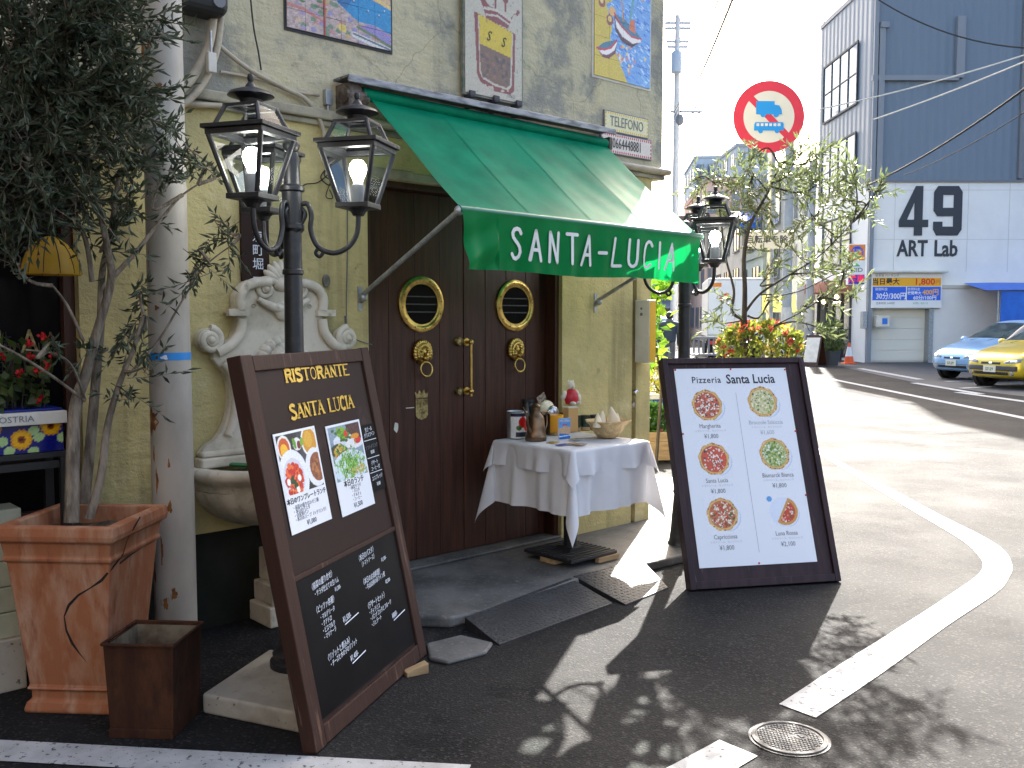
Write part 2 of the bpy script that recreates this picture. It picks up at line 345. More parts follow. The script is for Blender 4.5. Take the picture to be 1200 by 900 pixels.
class Canvas:                                                               # a tiny painter for flat print; x 0..1, y 0..1 (up)
    def __init__(s, nx, ny, c=(1,1,1), asp=1.0):
        s.nx, s.ny, s.asp = nx, ny, asp; s.X, s.Y = np.meshgrid(np.linspace(0,1,nx+1), np.linspace(0,1,ny+1)); s.C = np.ones((ny+1,nx+1,3))*np.array(c)
    def put(s, mask, c, a=1.0): s.C[mask] = s.C[mask]*(1-a)+np.array(c)*a; return s
    def ell(s, x, y, rx, ry, c, rot=0, a=1.0):
        dx, dy = s.X-x, (s.Y-y); dx2 = dx*math.cos(rot)+dy*math.sin(rot)/s.asp; dy2 = -dx*math.sin(rot)*s.asp+dy*math.cos(rot)
        return s.put((dx2/rx)**2+(dy2/ry)**2 < 1, c, a)
    def disc(s, x, y, r, c, a=1.0): return s.ell(x, y, r, r*s.asp, c, 0, a)  # round on the print: r in widths, asp = width/height
    def poly(s, pts, c, a=1.0):
        m = np.zeros(s.X.shape, bool); n = len(pts)
        for i in range(n):
            x1,y1 = pts[i]; x2,y2 = pts[(i+1)%n]
            if y1 == y2: continue
            m ^= ((s.Y >= min(y1,y2)) & (s.Y < max(y1,y2)) & (s.X < (x2-x1)*(s.Y-y1)/(y2-y1)+x1))
        return s.put(m, c, a)
    def line(s, pts, w, c):
        for (x1,y1),(x2,y2) in zip(pts[:-1], pts[1:]):
            dx,dy = x2-x1,(y2-y1)/s.asp; l = dx*dx+dy*dy+1e-9; t = np.clip(((s.X-x1)*dx+((s.Y-y1)/s.asp)*dy)/l,0,1)
            s.put((s.X-x1-t*dx)**2+((s.Y-y1)/s.asp-t*dy)**2 < w*w, c)
        return s
    def noise(s, amt, blk=1):
        n = rng.normal(0, amt, (s.ny//blk+2, s.nx//blk+2)); n = np.kron(n, np.ones((blk,blk)))[:s.ny+1,:s.nx+1]; s.C = np.clip(s.C+n[...,None],0,1); return s
    def sub(s, i0, i1, j0, j1):                                             # mesh of a sub-rectangle, in unit coordinates
        c = s.C[j0:j1+1, i0:i1+1]; return c
def panel_mesh(name, C, w, h, x0=0, z0=0, y=0, thick=0):
    ny, nx = C.shape[0]-1, C.shape[1]-1
    xs, zs = np.meshgrid(np.linspace(x0,x0+w,nx+1), np.linspace(z0,z0+h,ny+1))
    v = np.stack([xs.ravel(), np.full(xs.size,y), zs.ravel()],1); q = nx+1
    f = [(j*q+i, j*q+i+1, (j+1)*q+i+1, (j+1)*q+i) for j in range(ny) for i in range(nx)]
    cols = np.concatenate([srgb(C.reshape(-1,3)), np.ones((xs.size,1))],1)
    if thick:
        k = len(v); v = np.concatenate([v, [(x0,y+thick,z0),(x0+w,y+thick,z0),(x0+w,y+thick,z0+h),(x0,y+thick,z0+h)]])
        a,b,c,d = 0, nx, (ny+1)*q-1, ny*q
        f += [tuple([k,k+1]+list(range(nx,-1,-1))), tuple([k+2,k+3]+list(range(ny*q, (ny+1)*q))), tuple([k+1,k+2]+[ (j*q+nx) for j in range(ny,-1,-1)]), tuple([k+3,k]+[j*q for j in range(ny+1)])]
        cols = np.concatenate([cols, np.tile([.5,.48,.42,1],(4,1))])
    me = bpy.data.meshes.new(name); me.from_pydata(v.tolist(), [], f); at = me.color_attributes.new('Col','FLOAT_COLOR','POINT')
    at.data.foreach_set('color', cols.astype(np.float32).ravel()); me.update(); return me
def leaves_mesh(name, P, D, Ln, Wd, colA, colB, bend=.12):                  # many lanceolate leaves; P base points, D directions
    P = np.asarray(P,float); D = np.asarray(D,float); n = len(P)
    D /= np.linalg.norm(D,axis=1)[:,None]+1e-9
    S = np.cross(D, rng.normal(size=(n,3))); S /= np.linalg.norm(S,axis=1)[:,None]+1e-9
    K = np.cross(S, D); Ln = np.asarray(Ln)[:,None]*np.ones((n,1)); Wd = np.asarray(Wd)[:,None]*np.ones((n,1))
    V = np.stack([P, P+D*Ln*.45+S*Wd*.5+K*Ln*bend, P+D*Ln, P+D*Ln*.45-S*Wd*.5+K*Ln*bend],1).reshape(-1,3)
    i = np.arange(n)*4; T = np.stack([i,i+1,i+2,i,i+2,i+3],1).reshape(-1)
    me = bpy.data.meshes.new(name); me.vertices.add(4*n); me.vertices.foreach_set('co', V.astype(np.float32).ravel())
    me.loops.add(6*n); me.loops.foreach_set('vertex_index', T.astype(np.int32)); me.polygons.add(2*n)
    me.polygons.foreach_set('loop_start', np.arange(0,6*n,3,dtype=np.int32)); me.update(calc_edges=True)
    t = rng.random((n,1)); c = np.asarray(colA)*(1-t)+np.asarray(colB)*t; c = np.concatenate([c,np.ones((n,1))],1)
    at = me.color_attributes.new('Col','FLOAT_COLOR','POINT'); at.data.foreach_set('color', np.repeat(c,4,axis=0).astype(np.float32).ravel()); return me
def rdir(up=0.0):
    v = Vector(rng.normal(size=3)); v.z += up; return v.normalized()
# ================================================================ GROUND
b = MB(); b.add([(-250,-120,0),(250,-120,0),(250,400,0),(-250,400,0)], [(0,1,2,3)]); struct(b.build('road', M['asphalt']))
def ground_poly(name, pts, z, m, kind='structure'):
    b = MB(); b.add([(p.x,p.y,z) for p in pts], [tuple(range(len(pts)))]); o = b.build(name, m); bm = bmesh.new(); bm.from_mesh(o.data)
    bmesh.ops.triangulate(bm, faces=bm.faces[:]); bm.normal_update()
    for f in bm.faces:
        if f.normal.z < 0: f.normal_flip()
    bm.to_mesh(o.data); bm.free(); return struct(o, kind)
def strip(name, A, Bp, z, m):                                               # a painted band between two edge polylines
    b = MB(); n = len(A); b.add([(p.x,p.y,z) for p in A]+[(p.x,p.y,z) for p in Bp], [(i,i+n,i+n+1,i+1) for i in range(n-1)])
    o = b.build(name, m); o.data.update()
    if o.data.polygons[0].normal.z < 0: o.data.flip_normals()
    return struct(o)
pin = [(913,826),(993,774),(1073,724),(1126,689),(1146,674),(1152,663),(1146,651),(1126,633),(1073,601),(1020,569),(961,533),(880,483)]
pout = [(956,842),(1036,788),(1110,734),(1169,694),(1183,676),(1186,663),(1176,645),(1148,627),(1100,603),(1046,574),(978,537),(893,482)]
def catmull(P, n=6):
    out = []
    for i in range(len(P)-1):
        p0, p1, p2, p3 = P[max(i-1,0)], P[i], P[i+1], P[min(i+2,len(P)-1)]
        for k in range(n):
            t = k/n; out.append(.5*((2*p1)+(p2-p0)*t+(2*p0-5*p1+4*p2-p3)*t*t+(3*p1-p0-3*p2+p3)*t**3))
    return out+[P[-1]]
strip('road_marking', catmull([gnd(*p) for p in pin]), catmull([gnd(*p) for p in pout]), .004, M['paint'])
strip('road_marking', [gnd(843,868),gnd(690,950)], [gnd(888,887),gnd(740,975)], .004, M['paint'])
a0, a1 = gnd(0,868), gnd(545,897); dd = (a1-a0).normalized(); pp = Vector((dd.y,-dd.x,0))
strip('road_marking', [a0-dd*6, a1+dd*.02], [a0-dd*6+pp*.15, a1+dd*.02+pp*.15], .004, M['paint'])
a0, a1 = gnd(971,443), gnd(1156,480); dd = (a1-a0).normalized(); pp = Vector((dd.y,-dd.x,0))
strip('road_marking', [a0-dd*8, a1+dd*9], [a0-dd*8+pp*.16, a1+dd*9+pp*.16], .004, M['paint'])
ground_poly('parking_lot', [Vector((9.2,33,0)),Vector((10.6,30.2,0)),Vector((10.0,25.5,0)),Vector((9.6,21.5,0)),Vector((10.2,17.5,0)),Vector((30,14,0)),Vector((34,33,0))], .004, M['lotasphalt'])
for (p, q, w) in [((1012,432),(1084,445),.22),((1076,449),(1155,462),.2),((1105,447),(1150,446),.16),((1122,455),(1160,453),.16),((1128,460),(1215,472),.2)]:
    a0, a1 = gnd(*p), gnd(*q); dd = (a1-a0).normalized(); pp = Vector((dd.y,-dd.x,0))
    strip('parking_line', [a0,a1], [a0+pp*w,a1+pp*w], .008, M['paint'])
# raised concrete doorstep and the pavement round the corner (kerb is a real step)
def pave(name, poly, h, m):
    b = MB(); P = [fw(u,w,0) for u,w in poly]; b.prism([(p.x,p.y) for p in P], 0, h, 'z'); return struct(b.build(name, m, bevel=.012))
pave('doorstep', [(-1.98,-.2),(-1.98,.60),(-1.80,.80),(-1.5,.83),(-1.1,.79),(-.75,.74),(-.2,.80),(.92,.86),(.92,-.2)], .055, M['concrete'])
pave('pavement', [(.92,.86),(2.1,.55),(2.3,-.4),(2.2,-4.5),(1.9,-9),(.4,-9),(.4,-.2),(.92,-.2)], .055, M['concrete'])
# broken kerb lump beside the doorstep
lump = MB(); lp = [gnd(500,758),gnd(540,748),gnd(578,757),gnd(570,768),gnd(525,780),gnd(503,775)]
lump.prism([(p.x,p.y) for p in lp], 0, .02, 'z'); o = lump.build('kerb_stone', M['concrete'], bevel=.012); tag(o, 'broken flat kerb stone at the left end of the doorstep', 'kerb stone')
# ================================================================ RESTAURANT
def fthing(name, label, cat, u=0, w=0, z=0, group=None): return thing(name, label, cat, fw(u,w,z), FR, group)
rest = fthing('restaurant_building', 'yellow plastered restaurant with dark double doors under a green awning', 'building')
DL, DR, DT, LED = -1.722, -.215, 2.27, 2.50
WX, CR, UC = -3.225, .69, .80            # window edge, lower corner, upper corner
b = MB(); t = .32
b.bb(WX, DL, 0, t, .0, LED); b.bb(DR+.0, .49, 0, t, 0, LED); b.bb(.535, CR, 0, t, 0, LED); b.bb(.49, .535, .06, t, 0, LED)
b.bb(DL, DR, 0, t, DT, LED)
b.bb(-15, WX, 0, t, .0, .62); b.bb(-15, WX, .0, t, 2.38, LED); b.bb(-15, -7.0, 0, t, .62, 2.38)
b.build('lower_wall', M['yellow'], rest)
b = MB(); b.bb(-15, UC, 0, 9, LED+.08, 9.2); b.build('upper_wall', M['upper'], rest)
b = MB(); b.bb(CR-.32, CR-.002, t, 9, 0, LED+.079); b.bb(-9, CR-.33, 8.6, 8.9, 0, LED+.079); b.build('side_wall', M['yellow'], rest)
b = MB(); b.bb(-9, UC+.02, -.05, .3, LED+.03, LED+.079); b.bb(-9, UC+.01, -.025, .3, LED-.0, LED+.029); b.build('ledge', M['ledge'], rest, bevel=.008)
b = MB(); b.tube([(UC+.03,-.045,LED+.055),(-1.9,-.045,LED+.055)], .022, 8); b.build('ledge_pipe', M['pvc'], rest, smooth=60)
b = MB(); b.bb(-9, CR-.33, t+.9, t+.95, 0, LED+.07); b.bb(-9,CR-.33,t+.02,t+.88,LED+.02,LED+.07); b.build('inner_wall', M['dark'], rest)
b = MB(); b.bb(-9, WX, -.012, .0-.002, .48, .62); b.build('sill_board', mat('sill_brown', (.09,.04,.03), .7, c2=(.05,.025,.02), scale=8), rest)
b = MB(); b.bb(-9, DL-.03, -.006, -.001, .001, .47); b.build('mossy_shade_plinth', M['greenshade'], rest)
b = MB(); b.bb(.495,.53,.035,.055,.05,1.9); b.build('gap_board', mat('gap_brown', (.06,.03,.025), .7), rest)
b = MB(); b.tube([(.512,.0,.9),(.512,.03,.9)], .018, 10); b.tube([(.50,-.012,.985),(.525,-.012,1.0)], .016, 10); b.build('latch', M['chrome'], rest, smooth=40, split=True)
# door frame, doors
b = MB(); b.bb(DL,DL+.035,.03,.2,.06,DT); b.bb(DR-.035,DR,.03,.2,.06,DT); b.bb(DL+.035,DR-.035,.03,.2,DT-.035,DT); b.build('door_frame', M['doorwood'], rest, bevel=.004)
b = MB(); b.bb(DL-.0,DR+.0,.0,.3,.06,.075); b.build('threshold', M['concrete'], rest, bevel=.004)
b = MB(); b.bb(DL+.02, DL+.30, -.012, .03, DT+.001, DT+.06); b.bb(DL+.3, DR+.05, -.010, .03, DT+.001, DT+.05); b.build('lintel', M['ledge'], rest, bevel=.006)
DM = (DL+DR)/2 + .02
DY = .125                                                                     # front face of the doors, inside the wall
def door(x0, x1, cx, left):
    root = bpy.data.objects.new('door', None); COL.objects.link(root); root.parent = rest
    n = 4; w = (x1-x0)/n
    for k in range(n):
        b = MB(); b.bb(x0+w*k+.0012, x0+w*(k+1)-.0012, DY, DY+.04, .08, DT-.037); b.build('plank', M['doorwood'], root, bevel=.003)
    b = MB(); b.bb(x0+.01, x1-.01, DY+.041, DY+.055, .085, DT-.04); b.build('backing', M['dark'], root)
    pz = 1.592
    rotm = Matrix.Rotation(PI/2, 3, 'X')
    b = MB(); b.lathe([(.128,0),(.128,.014),(.134,.019),(.152,.019),(.163,.013),(.165,0)], 48, (cx,DY,pz), rotm)
    b.lathe([(.117,.0),(.118,.012),(.1275,.013),(.1275,0)], 48, (cx,DY,pz), rotm)
    b.build('porthole_ring', M['brass'], root, smooth=40)
    b = MB()
    for k in range(12):
        a = 2*PI*k/12+.13; b.ball((cx+.143*math.cos(a), DY-.0195, pz+.143*math.sin(a)), (.006,.003,.006), 8, 4)
    struct(b.build('porthole_screw', M['oldbrass'], root, smooth=60), 'stuff')
    b = MB(); b.lathe([(.0,.004),(.118,.004)], 40, (cx,DY,pz), rotm); b.build('porthole_glass', M['winglass'], root)
    b = MB()
    for dz in (-.045,0,.045): b.bb(cx-math.sqrt(.116**2-dz**2), cx+math.sqrt(.116**2-dz**2), DY-.008, DY-.0055, pz+dz-.0035, pz+dz+.0035)
    b.build('porthole_bar', mat('bar_grey', (.05,.055,.07), .5), root)
    # lion head knocker
    kz = 1.30; b = MB()
    b.ball((cx,DY-.012,kz), (.052,.030,.062), 20, 14)
    for k in range(15):
        a = PI*(-.12+1.24*k/14); rr = .058
        b.ball((cx+rr*math.cos(a)*.95, DY-.016, kz+.004+rr*1.12*math.sin(a)), (.017,.017,.019), 8, 6)
        b.ball((cx+rr*.72*math.cos(a), DY-.030, kz+.004+rr*.82*math.sin(a)), (.013,.013,.014), 8, 6)
    b.ball((cx,DY-.046,kz-.024), (.022,.022,.019), 12, 8); b.ball((cx,DY-.058,kz-.006), (.010,.016,.022), 10, 8); b.ball((cx,DY-.062,kz-.018), (.013,.010,.008), 10, 6)
    for s in (-1,1):
        b.ball((cx+s*.02,DY-.043,kz+.012), (.010,.007,.006), 8, 6); b.ball((cx+s*.019,DY-.04,kz+.025), (.016,.01,.007), 8, 6, Matrix.Rotation(s*.5,3,'Y')); b.ball((cx+s*.027,DY-.038,kz-.014), (.014,.016,.014), 8, 6); b.ball((cx+s*.042,DY-.02,kz+.052), (.014,.012,.014), 8, 6)
    b.ball((cx,DY-.036,kz-.047), (.016,.016,.012), 8, 6)
    b.build('lion_head', M['brass'], root, smooth=60)
    b = MB(); b.torus((cx+.004,DY-.046,kz-.088), .042, .0058, 32, 8, Matrix.Rotation(PI/2-.12,3,'X')); b.ball((cx,DY-.036,kz-.132), .008, 8, 6); b.build('knocker_ring', M['brass'], root, smooth=60)
    if left:
        b = MB(); zc = .985
        sh = [(cx-.045,zc+.05),(cx-.045,zc-.045),(cx-.03,zc-.065),(cx,zc-.075),(cx+.03,zc-.065),(cx+.045,zc-.045),(cx+.045,zc+.05)]
        b.prism(sh, DY-.006, DY)
        cr = [(cx-.043,zc+.055),(cx-.05,zc+.095),(cx-.028,zc+.078),(cx-.018,zc+.105),(cx,zc+.082),(cx+.018,zc+.105),(cx+.028,zc+.078),(cx+.05,zc+.095),(cx+.043,zc+.055)]
        b.prism(cr, DY-.005, DY); b.bb(cx-.034,cx+.034,DY-.0095,DY-.0065,zc-.012,zc-.004); b.bb(cx-.034,cx+.034,DY-.0095,DY-.0065,zc+.04,zc+.045)
        b.torus((cx,DY-.007,zc+.018), .014, .003, 16, 6, Matrix.Rotation(PI/2,3,'X')); b.bb(cx-.02,cx+.02,DY-.0095,DY-.0065,zc-.045,zc-.02)
        b.build('shield_plaque', M['oldbrass'], root, bevel=.002)
        b = MB(); b.prism([(x0+.23+.016*math.cos(a)*(.9+.2*(k%2)), .88+.03*math.sin(a)*(.9+.2*(k%2))) for k,a in enumerate([2*PI*i/9 for i in range(9)])], DY-.0008, DY-.0001); b.bb(x0+.30,x0+.36,DY-.0008,DY-.0001,.985,.99); b.build('torn_sticker', M['offwhite'], root, split=True)
        b = MB(); b.lathe([(.0,.03),(.022,.026),(.028,.01),(.030,0)], 20, (x1-.045,DY,1.37), rotm); b.lathe([(.0,.03),(.02,.026),(.026,.01),(.028,0)], 20, (x1-.045,DY,1.065), rotm); b.build('rosette', M['oldbrass'], root, smooth=40, split=True)
    else:
        hx = x0+.012; b = MB()
        b.tube([(hx,DY-.055,1.035),(hx,DY-.055,1.38)], .0095, 12)
        for z in (1.065,1.365):
            b.tube([(hx,DY,z),(hx,DY-.055,z)], .010, 10); b.lathe([(.0,.012),(.024,.010),(.028,.0)], 20, (hx+.004,DY,z), rotm); b.ball((hx,DY-.055,z), .017, 12, 8)
        b.build('pull_handle', M['brass'], root, smooth=50)
    return root
door(DL+.037, DM-.002, fa(496,356,-.1)[0], True)
door(DM+.002, DR-.037, fa(606,358,-.1)[0], False)
# window on the left: posts, dark glass, letters
win = bpy.data.objects.new('window', None); COL.objects.link(win); win.parent = rest
b = MB(); b.bb(WX-.05,WX,.05,.14,.62,2.38); b.bb(-9,WX-.05,.05,.14,.62,.67); b.bb(-9,WX-.05,.05,.14,2.33,2.38); b.bb(-4.55,-4.5,.05,.14,.67,2.33); b.build('window_frame', M['doorwood'], win, bevel=.004)
b = MB(); b.bb(-9,WX-.05,.09,.095,.67,2.33); b.build('pane', M['winglass'], win)
b = MB()
for k in range(26): b.bb(-3.95+k*.018,-3.9505+k*.018+.003,.082,.085,1.12,1.45)
for k in range(18): b.bb(-3.95,-3.48,.079,.082,1.12+k*.018,1.1205+k*.018+.003)
b.build('lattice', M['matblack'], win)
u1, z1 = fa(33,402,-.08)
text('A', .15, win, M['oldbrass'], u1+.005, .076, z1, extrude=.002, sx=.75); text('L', .15, win, M['oldbrass'], u1-.1, .076, z1, extrude=.002, sx=.75)
# ---------------------------------------------------------------- awning (thing of its own on the wall)
AU0, AU1, APW = -1.765, .09, .86
aw = fthing('awning', 'green fabric awning with white SANTA-LUCIA lettering over the doors', 'awning')
def aw_top(s, t):                                                            # s along, t down the slope
    u = AU0+(AU1-AU0)*s; w = .10+(APW-.10)*t; z = 2.665-.018*s+(2.02-2.665)*t - .012*math.sin(PI*t)*(1+.4*math.sin(7*s)) + .005*math.sin(23*s+5*t)*math.sin(PI*t) + .004*math.sin(61*s-9*t)*t*(1-t)*2 - .016*math.sin(PI*((s*4)%1))*math.sin(PI*t)
    return (u, -w, z)
def valance(s, t):
    u = AU0+(AU1-AU0)*s; k = t*.9
    u += (-.015+.045*t*(1-s)*.0) + .02*t*(s<.5)*(1-2*s)*2
    w = APW+.018+ k*(.012*math.sin(19*s+1.2*t)+.010*math.sin(47*s+2*t)+.006*math.sin(83*s)) - .03*t
    z = 2.015-.275*t-.012*s + .006*math.sin(11*s)*t
    if s < .12: w += .02*math.sin(30*s+9*t)*t
    if s > .86: w += .022*math.sin((s-.86)*38+2*t)*t
    return (u, -w, z)
b = MB(); b.grid(90, 30, aw_top); o = b.build('canopy', M['canopy'], aw, smooth=80)
for sm_ in (.25,.5,.75): b = MB(); b.grid(1, 30, lambda s,t: (lambda q: (q[0],q[1]-.0012,q[2]+.0016))(aw_top(sm_+(s-.5)*.006,t))); b.build('seam', M['canopy'], aw)
b = MB(); b.grid(240, 24, lambda s,t: valance(s,1-t)); b.build('valance', M['valance'], aw, smooth=80)
b = MB(); b.tube([(AU0-.02,-APW,2.02),(AU1+.02,-APW,2.002)], .019, 10); b.build('front_bar', mat('bar_green', (.02,.16,.09), .4), aw, smooth=50)
b = MB()
b.bb(AU0-.17,AU1+.03,-.15,-.012,2.735,2.75); b.bb(AU0-.17,AU1+.03,-.162,-.15,2.712,2.75)
b.build('hood', mat('weathered_alu', (.30,.30,.31), .45, metal=.6, c2=(.12,.12,.13), scale=8, stretch=(1,4,4)), aw, bevel=.004)
b = MB(); b.tube([(AU0-.05,-.095,2.68),(AU1-.005,-.095,2.66)], .034, 14); b.build('roller', M['canopy'], aw, smooth=50)
b = MB()
for x in (AU0-.10,): b.bb(x-.05,x+.03,-.13,-.002,2.60,2.72); b.tube([(x-.06,-.09,2.66),(x+.06,-.09,2.66)],.045,14); b.tube([(x+.04,-.10,2.65),(x+.085,-.10,2.65)],.025,12)
b.bb(AU1+.0,AU1+.03,-.13,-.002,2.62,2.70)
b.build('bracket', mat('rusty_bracket', (.08,.06,.05), .6, metal=.4, c2=(.2,.17,.14), scale=20), aw, bevel=.004, split=True)
def arm(u, zt):
    b = MB(); b.tube([(u,-.03,1.635),(u,-APW+.01,zt)], .0135, 10); b.ball((u,-APW+.01,zt), .024, 10, 8); b.tube([(u,-.001,1.60),(u,-.035,1.635)], .016, 8); b.bb(u-.014,u+.014,-.006,-.0005,1.55,1.68); b.ball((u,-.035,1.62), .022, 10, 8)
    b.build('arm', M['galv'], aw, smooth=50)
arm(AU0-.012, 2.015); arm(AU1+.012, 2.0)
STRK = {   # stroke letters, unit height
 'S': [[(.56,.86),(.46,.97),(.30,1.0),(.14,.96),(.05,.84),(.08,.70),(.22,.60),(.38,.52),(.54,.40),(.60,.24),(.52,.08),(.34,0),(.16,.02),(.03,.14)]],
 'A': [[(0,0),(.30,1.0)],[(.30,1.0),(.60,0)],[(.11,.35),(.49,.35)]],
 'N': [[(.04,0),(.04,1)],[(.04,1),(.54,0)],[(.54,0),(.54,1)]],
 'T': [[(0,1),(.62,1)],[(.31,1),(.31,0)]], '-': [[(.02,.45),(.46,.45)]],
 'L': [[(.05,1),(.05,0)],[(.05,0),(.52,0)]],
 'U': [[(.04,1),(.04,.28),(.09,.09),(.24,0),(.38,0),(.52,.09),(.57,.28),(.57,1)]],
 'C': [[(.56,.84),(.44,.97),(.28,1),(.12,.90),(.03,.68),(.02,.40),(.08,.16),(.22,.02),(.38,0),(.54,.12)]],
 'I': [[(.05,0),(.05,1)]],
 'R': [[(.04,0),(.04,1)],[(.04,1),(.36,1),(.50,.92),(.54,.76),(.48,.60),(.34,.52),(.04,.52)],[(.30,.52),(.58,0)]],
 'O': [[(.29,1),(.12,.92),(.03,.70),(.02,.40),(.10,.12),(.29,0),(.48,.12),(.56,.40),(.55,.70),(.46,.92),(.29,1)]],
 'E': [[(.04,0),(.04,1)],[(.04,1),(.50,1)],[(.04,.53),(.40,.53)],[(.04,0),(.52,0)]]}
WID = {'S':.62,'A':.6,'N':.58,'T':.62,'-':.48,'L':.52,'U':.61,'C':.58,'I':.10,'R':.58,'O':.58,'E':.54,' ':.4}
def resample(pts, d):
    out = [pts[0]]
    for (x1,y1),(x2,y2) in zip(pts[:-1],pts[1:]):
        n = max(1,int(math.hypot(x2-x1,y2-y1)/d)); out += [(x1+(x2-x1)*k/n, y1+(y2-y1)*k/n) for k in range(1,n+1)]
    return out
def ribbon(b, pts, hw, fn):
    n = len(pts); V = []
    for i,(x,y) in enumerate(pts):
        x0,y0 = pts[max(i-1,0)]; x1,y1 = pts[min(i+1,n-1)]; dx,dy = x1-x0,y1-y0; l = math.hypot(dx,dy)+1e-9; nx,ny = -dy/l*hw,dx/l*hw
        V += [fn(x+nx,y+ny), fn(x-nx,y-ny)]
    b.add(V, [(2*i,2*i+1,2*i+3,2*i+2) for i in range(n-1)])
    for (x,y) in (pts[0],pts[-1]):
        k = 8; b.add([fn(x+hw*math.cos(2*PI*j/k), y+hw*math.sin(2*PI*j/k)) for j in range(k)], [tuple(range(k))])
word = 'SANTA-LUCIA'; cap = .148; gap = .052; total = sum(WID[c]*cap*.78 for c in word)+gap*(len(word)-1)
x = 0; S0, S1 = .165, .865
lt = [None]
for i, ch in enumerate(word):
    b = MB(); k = (S1-S0)/total
    def onv(px, py):
        s = S0+(px)*k; q = Vector(valance(min(s,1), .5-py)); return (q.x, q.y-.007, q.z)
    sl = {7:.03, 9:-.05, 10:.0}.get(i, 0)
    for st in STRK[ch]:
        pts = [(x+q[0]*cap*.78+sl*cap*(1-q[1])*(-1), (q[1]-.5)*cap/.275) for q in resample(st, .06)]
        # ribbon works in metric: convert y back
        m = [(p[0], p[1]*.275) for p in pts]
        ribbon(b, m, .0090 if ch not in 'S' else .0100, lambda a,c: onv(a, c/.275))
    b.build('letter', mat('awning_lettering', (.72,.74,.72), .5) if lt[0] is None else lt[0], aw)
    if lt[0] is None: lt[0] = bpy.data.materials['awning_lettering']
    x += WID[ch]*cap*.78+gap+(.012 if ch == 'I' else 0)
# ---------------------------------------------------------------- things hung on the upper wall
def tiled(root, cv, w, h, nx, ny, mk, gap=.0016, thick=.012):
    cx, cy = cv.nx//nx, cv.ny//ny
    for j in range(ny):
        for i in range(nx):
            C = cv.C[j*cy:(j+1)*cy+1, i*cx:(i+1)*cx+1]
            me = panel_mesh('tile', C, w/nx-gap, h/ny-gap, i*w/nx+gap/2, j*h/ny+gap/2, -thick+random.uniform(-.0012,.0006), thick); link('tile', me, mk, root)
def boat(cv, x, y, s, hull, rot=0.0):
    ca, sa = math.cos(rot), math.sin(rot)
    def T(pts): return [(x+s*(p[0]*ca-p[1]*sa), y+s*(p[0]*sa+p[1]*ca)*cv.asp) for p in pts]
    cv.poly(T([(-1,.35),(-.75,-.25),(-.2,-.5),(.5,-.4),(1,.2),(.9,.3),(.3,.05),(-.4,.1)]), hull)
    cv.poly(T([(-.9,.2),(-.7,-.1),(-.2,-.28),(.5,-.2),(.97,.15),(.9,.28),(.3,.02),(-.4,.06)]), (.93,.9,.88))
    cv.poly(T([(-1,.38),(-.4,.12),(.3,.06),(.95,.3),(.5,.42),(-.3,.5)]), (.20,.45,.55)); cv.line(T([(-1,.38),(-.4,.1),(.3,.04),(.95,.3)]), .012, (.75,.2,.25))
# coast picture (left): cut by the top of the photo, so it goes on above
u0, z0 = fa(335,32,.0); u1, _ = fa(457,60,.0); W = u1-u0; H = .38
cv = Canvas(120,120,(.62,.60,.66),W/H)
cv.poly([(0,0),(1,0),(1,1),(0,1)], (.70,.62,.60)).noise(.05,3)
for k in range(150):
    x,y = rng.random(), rng.random()*.75; c = [(.72,.50,.50),(.55,.52,.68),(.80,.68,.55),(.42,.52,.40),(.62,.55,.66),(.72,.62,.42)][rng.integers(6)]
    cv.poly([(x,y),(x+.05,y-.01),(x+.05,y+.04),(x+.02,y+.06),(x,y+.04)], c)
for k in range(40): cv.ell(rng.random()*.35, .35+rng.random()*.5, .03,.02, (.32,.45,.30))
cv.poly([(.44,.52),(.52,.66),(.66,.70),(1.01,.56),(1.01,.22),(.82,.30),(.66,.30),(.55,.40)], (.10,.52,.74))
cv.poly([(.44,.52),(.52,.66),(.66,.70),(.6,.55),(.55,.42)], (.12,.40,.62))
for p in [(.62,.55),(.76,.47),(.87,.44),(.7,.63),(.93,.52)]: cv.ell(p[0],p[1],.014,.012,(.15,.25,.35)); cv.ell(p[0]+.005,p[1]+.015,.006,.012,(.85,.85,.85))
cv.line([(.40,.56),(.52,.70),(.68,.73),(1,.60)], .014, (.86,.74,.42))
cv.poly([(.55,.78),(1,.64),(1,.86),(.8,.92)], (.80,.66,.50)); cv.poly([(.8,.92),(1,.72),(1,1),(.7,1)], (.75,.80,.86))
cv.poly([(.66,.22),(.80,.30),(1,.20),(1,.07),(.8,.16)], (.55,.50,.72)); cv.line([(.66,.22),(.82,.15),(1,.05)], .012, (.40,.45,.28))
cv.poly([(.60,.08),(.62,.15),(1,.03),(1,-.01),(.8,0)], (.80,.80,.78)); cv.line([(.62,.12),(1,.005)], .008, (.35,.38,.45))
cv.line([(.0,.30),(.15,.28),(.34,.18)], .012, (.72,.45,.40)); cv.poly([(.48,.12),(.48,.22),(.55,.20),(.55,.10)], (.82,.72,.35)); cv.noise(.04)
t1 = fthing('tile_mural', 'tile picture of a blue bay with houses, high on the wall above the lamp', 'mural', u0, 0, z0)
tiled(t1, cv, W, H, 6, 4, M['glaze'])
b = MB(); b.bb(-.012,W+.012,-.006,-.0005,-.014,H+.02); b.build('backing', M['ink'], t1)
b = MB(); b.bb(W*.335,W*.348,-.016,-.0075,0,H); b.build('red_seam', mat('red_seam', (.4,.1,.08), .7), t1)
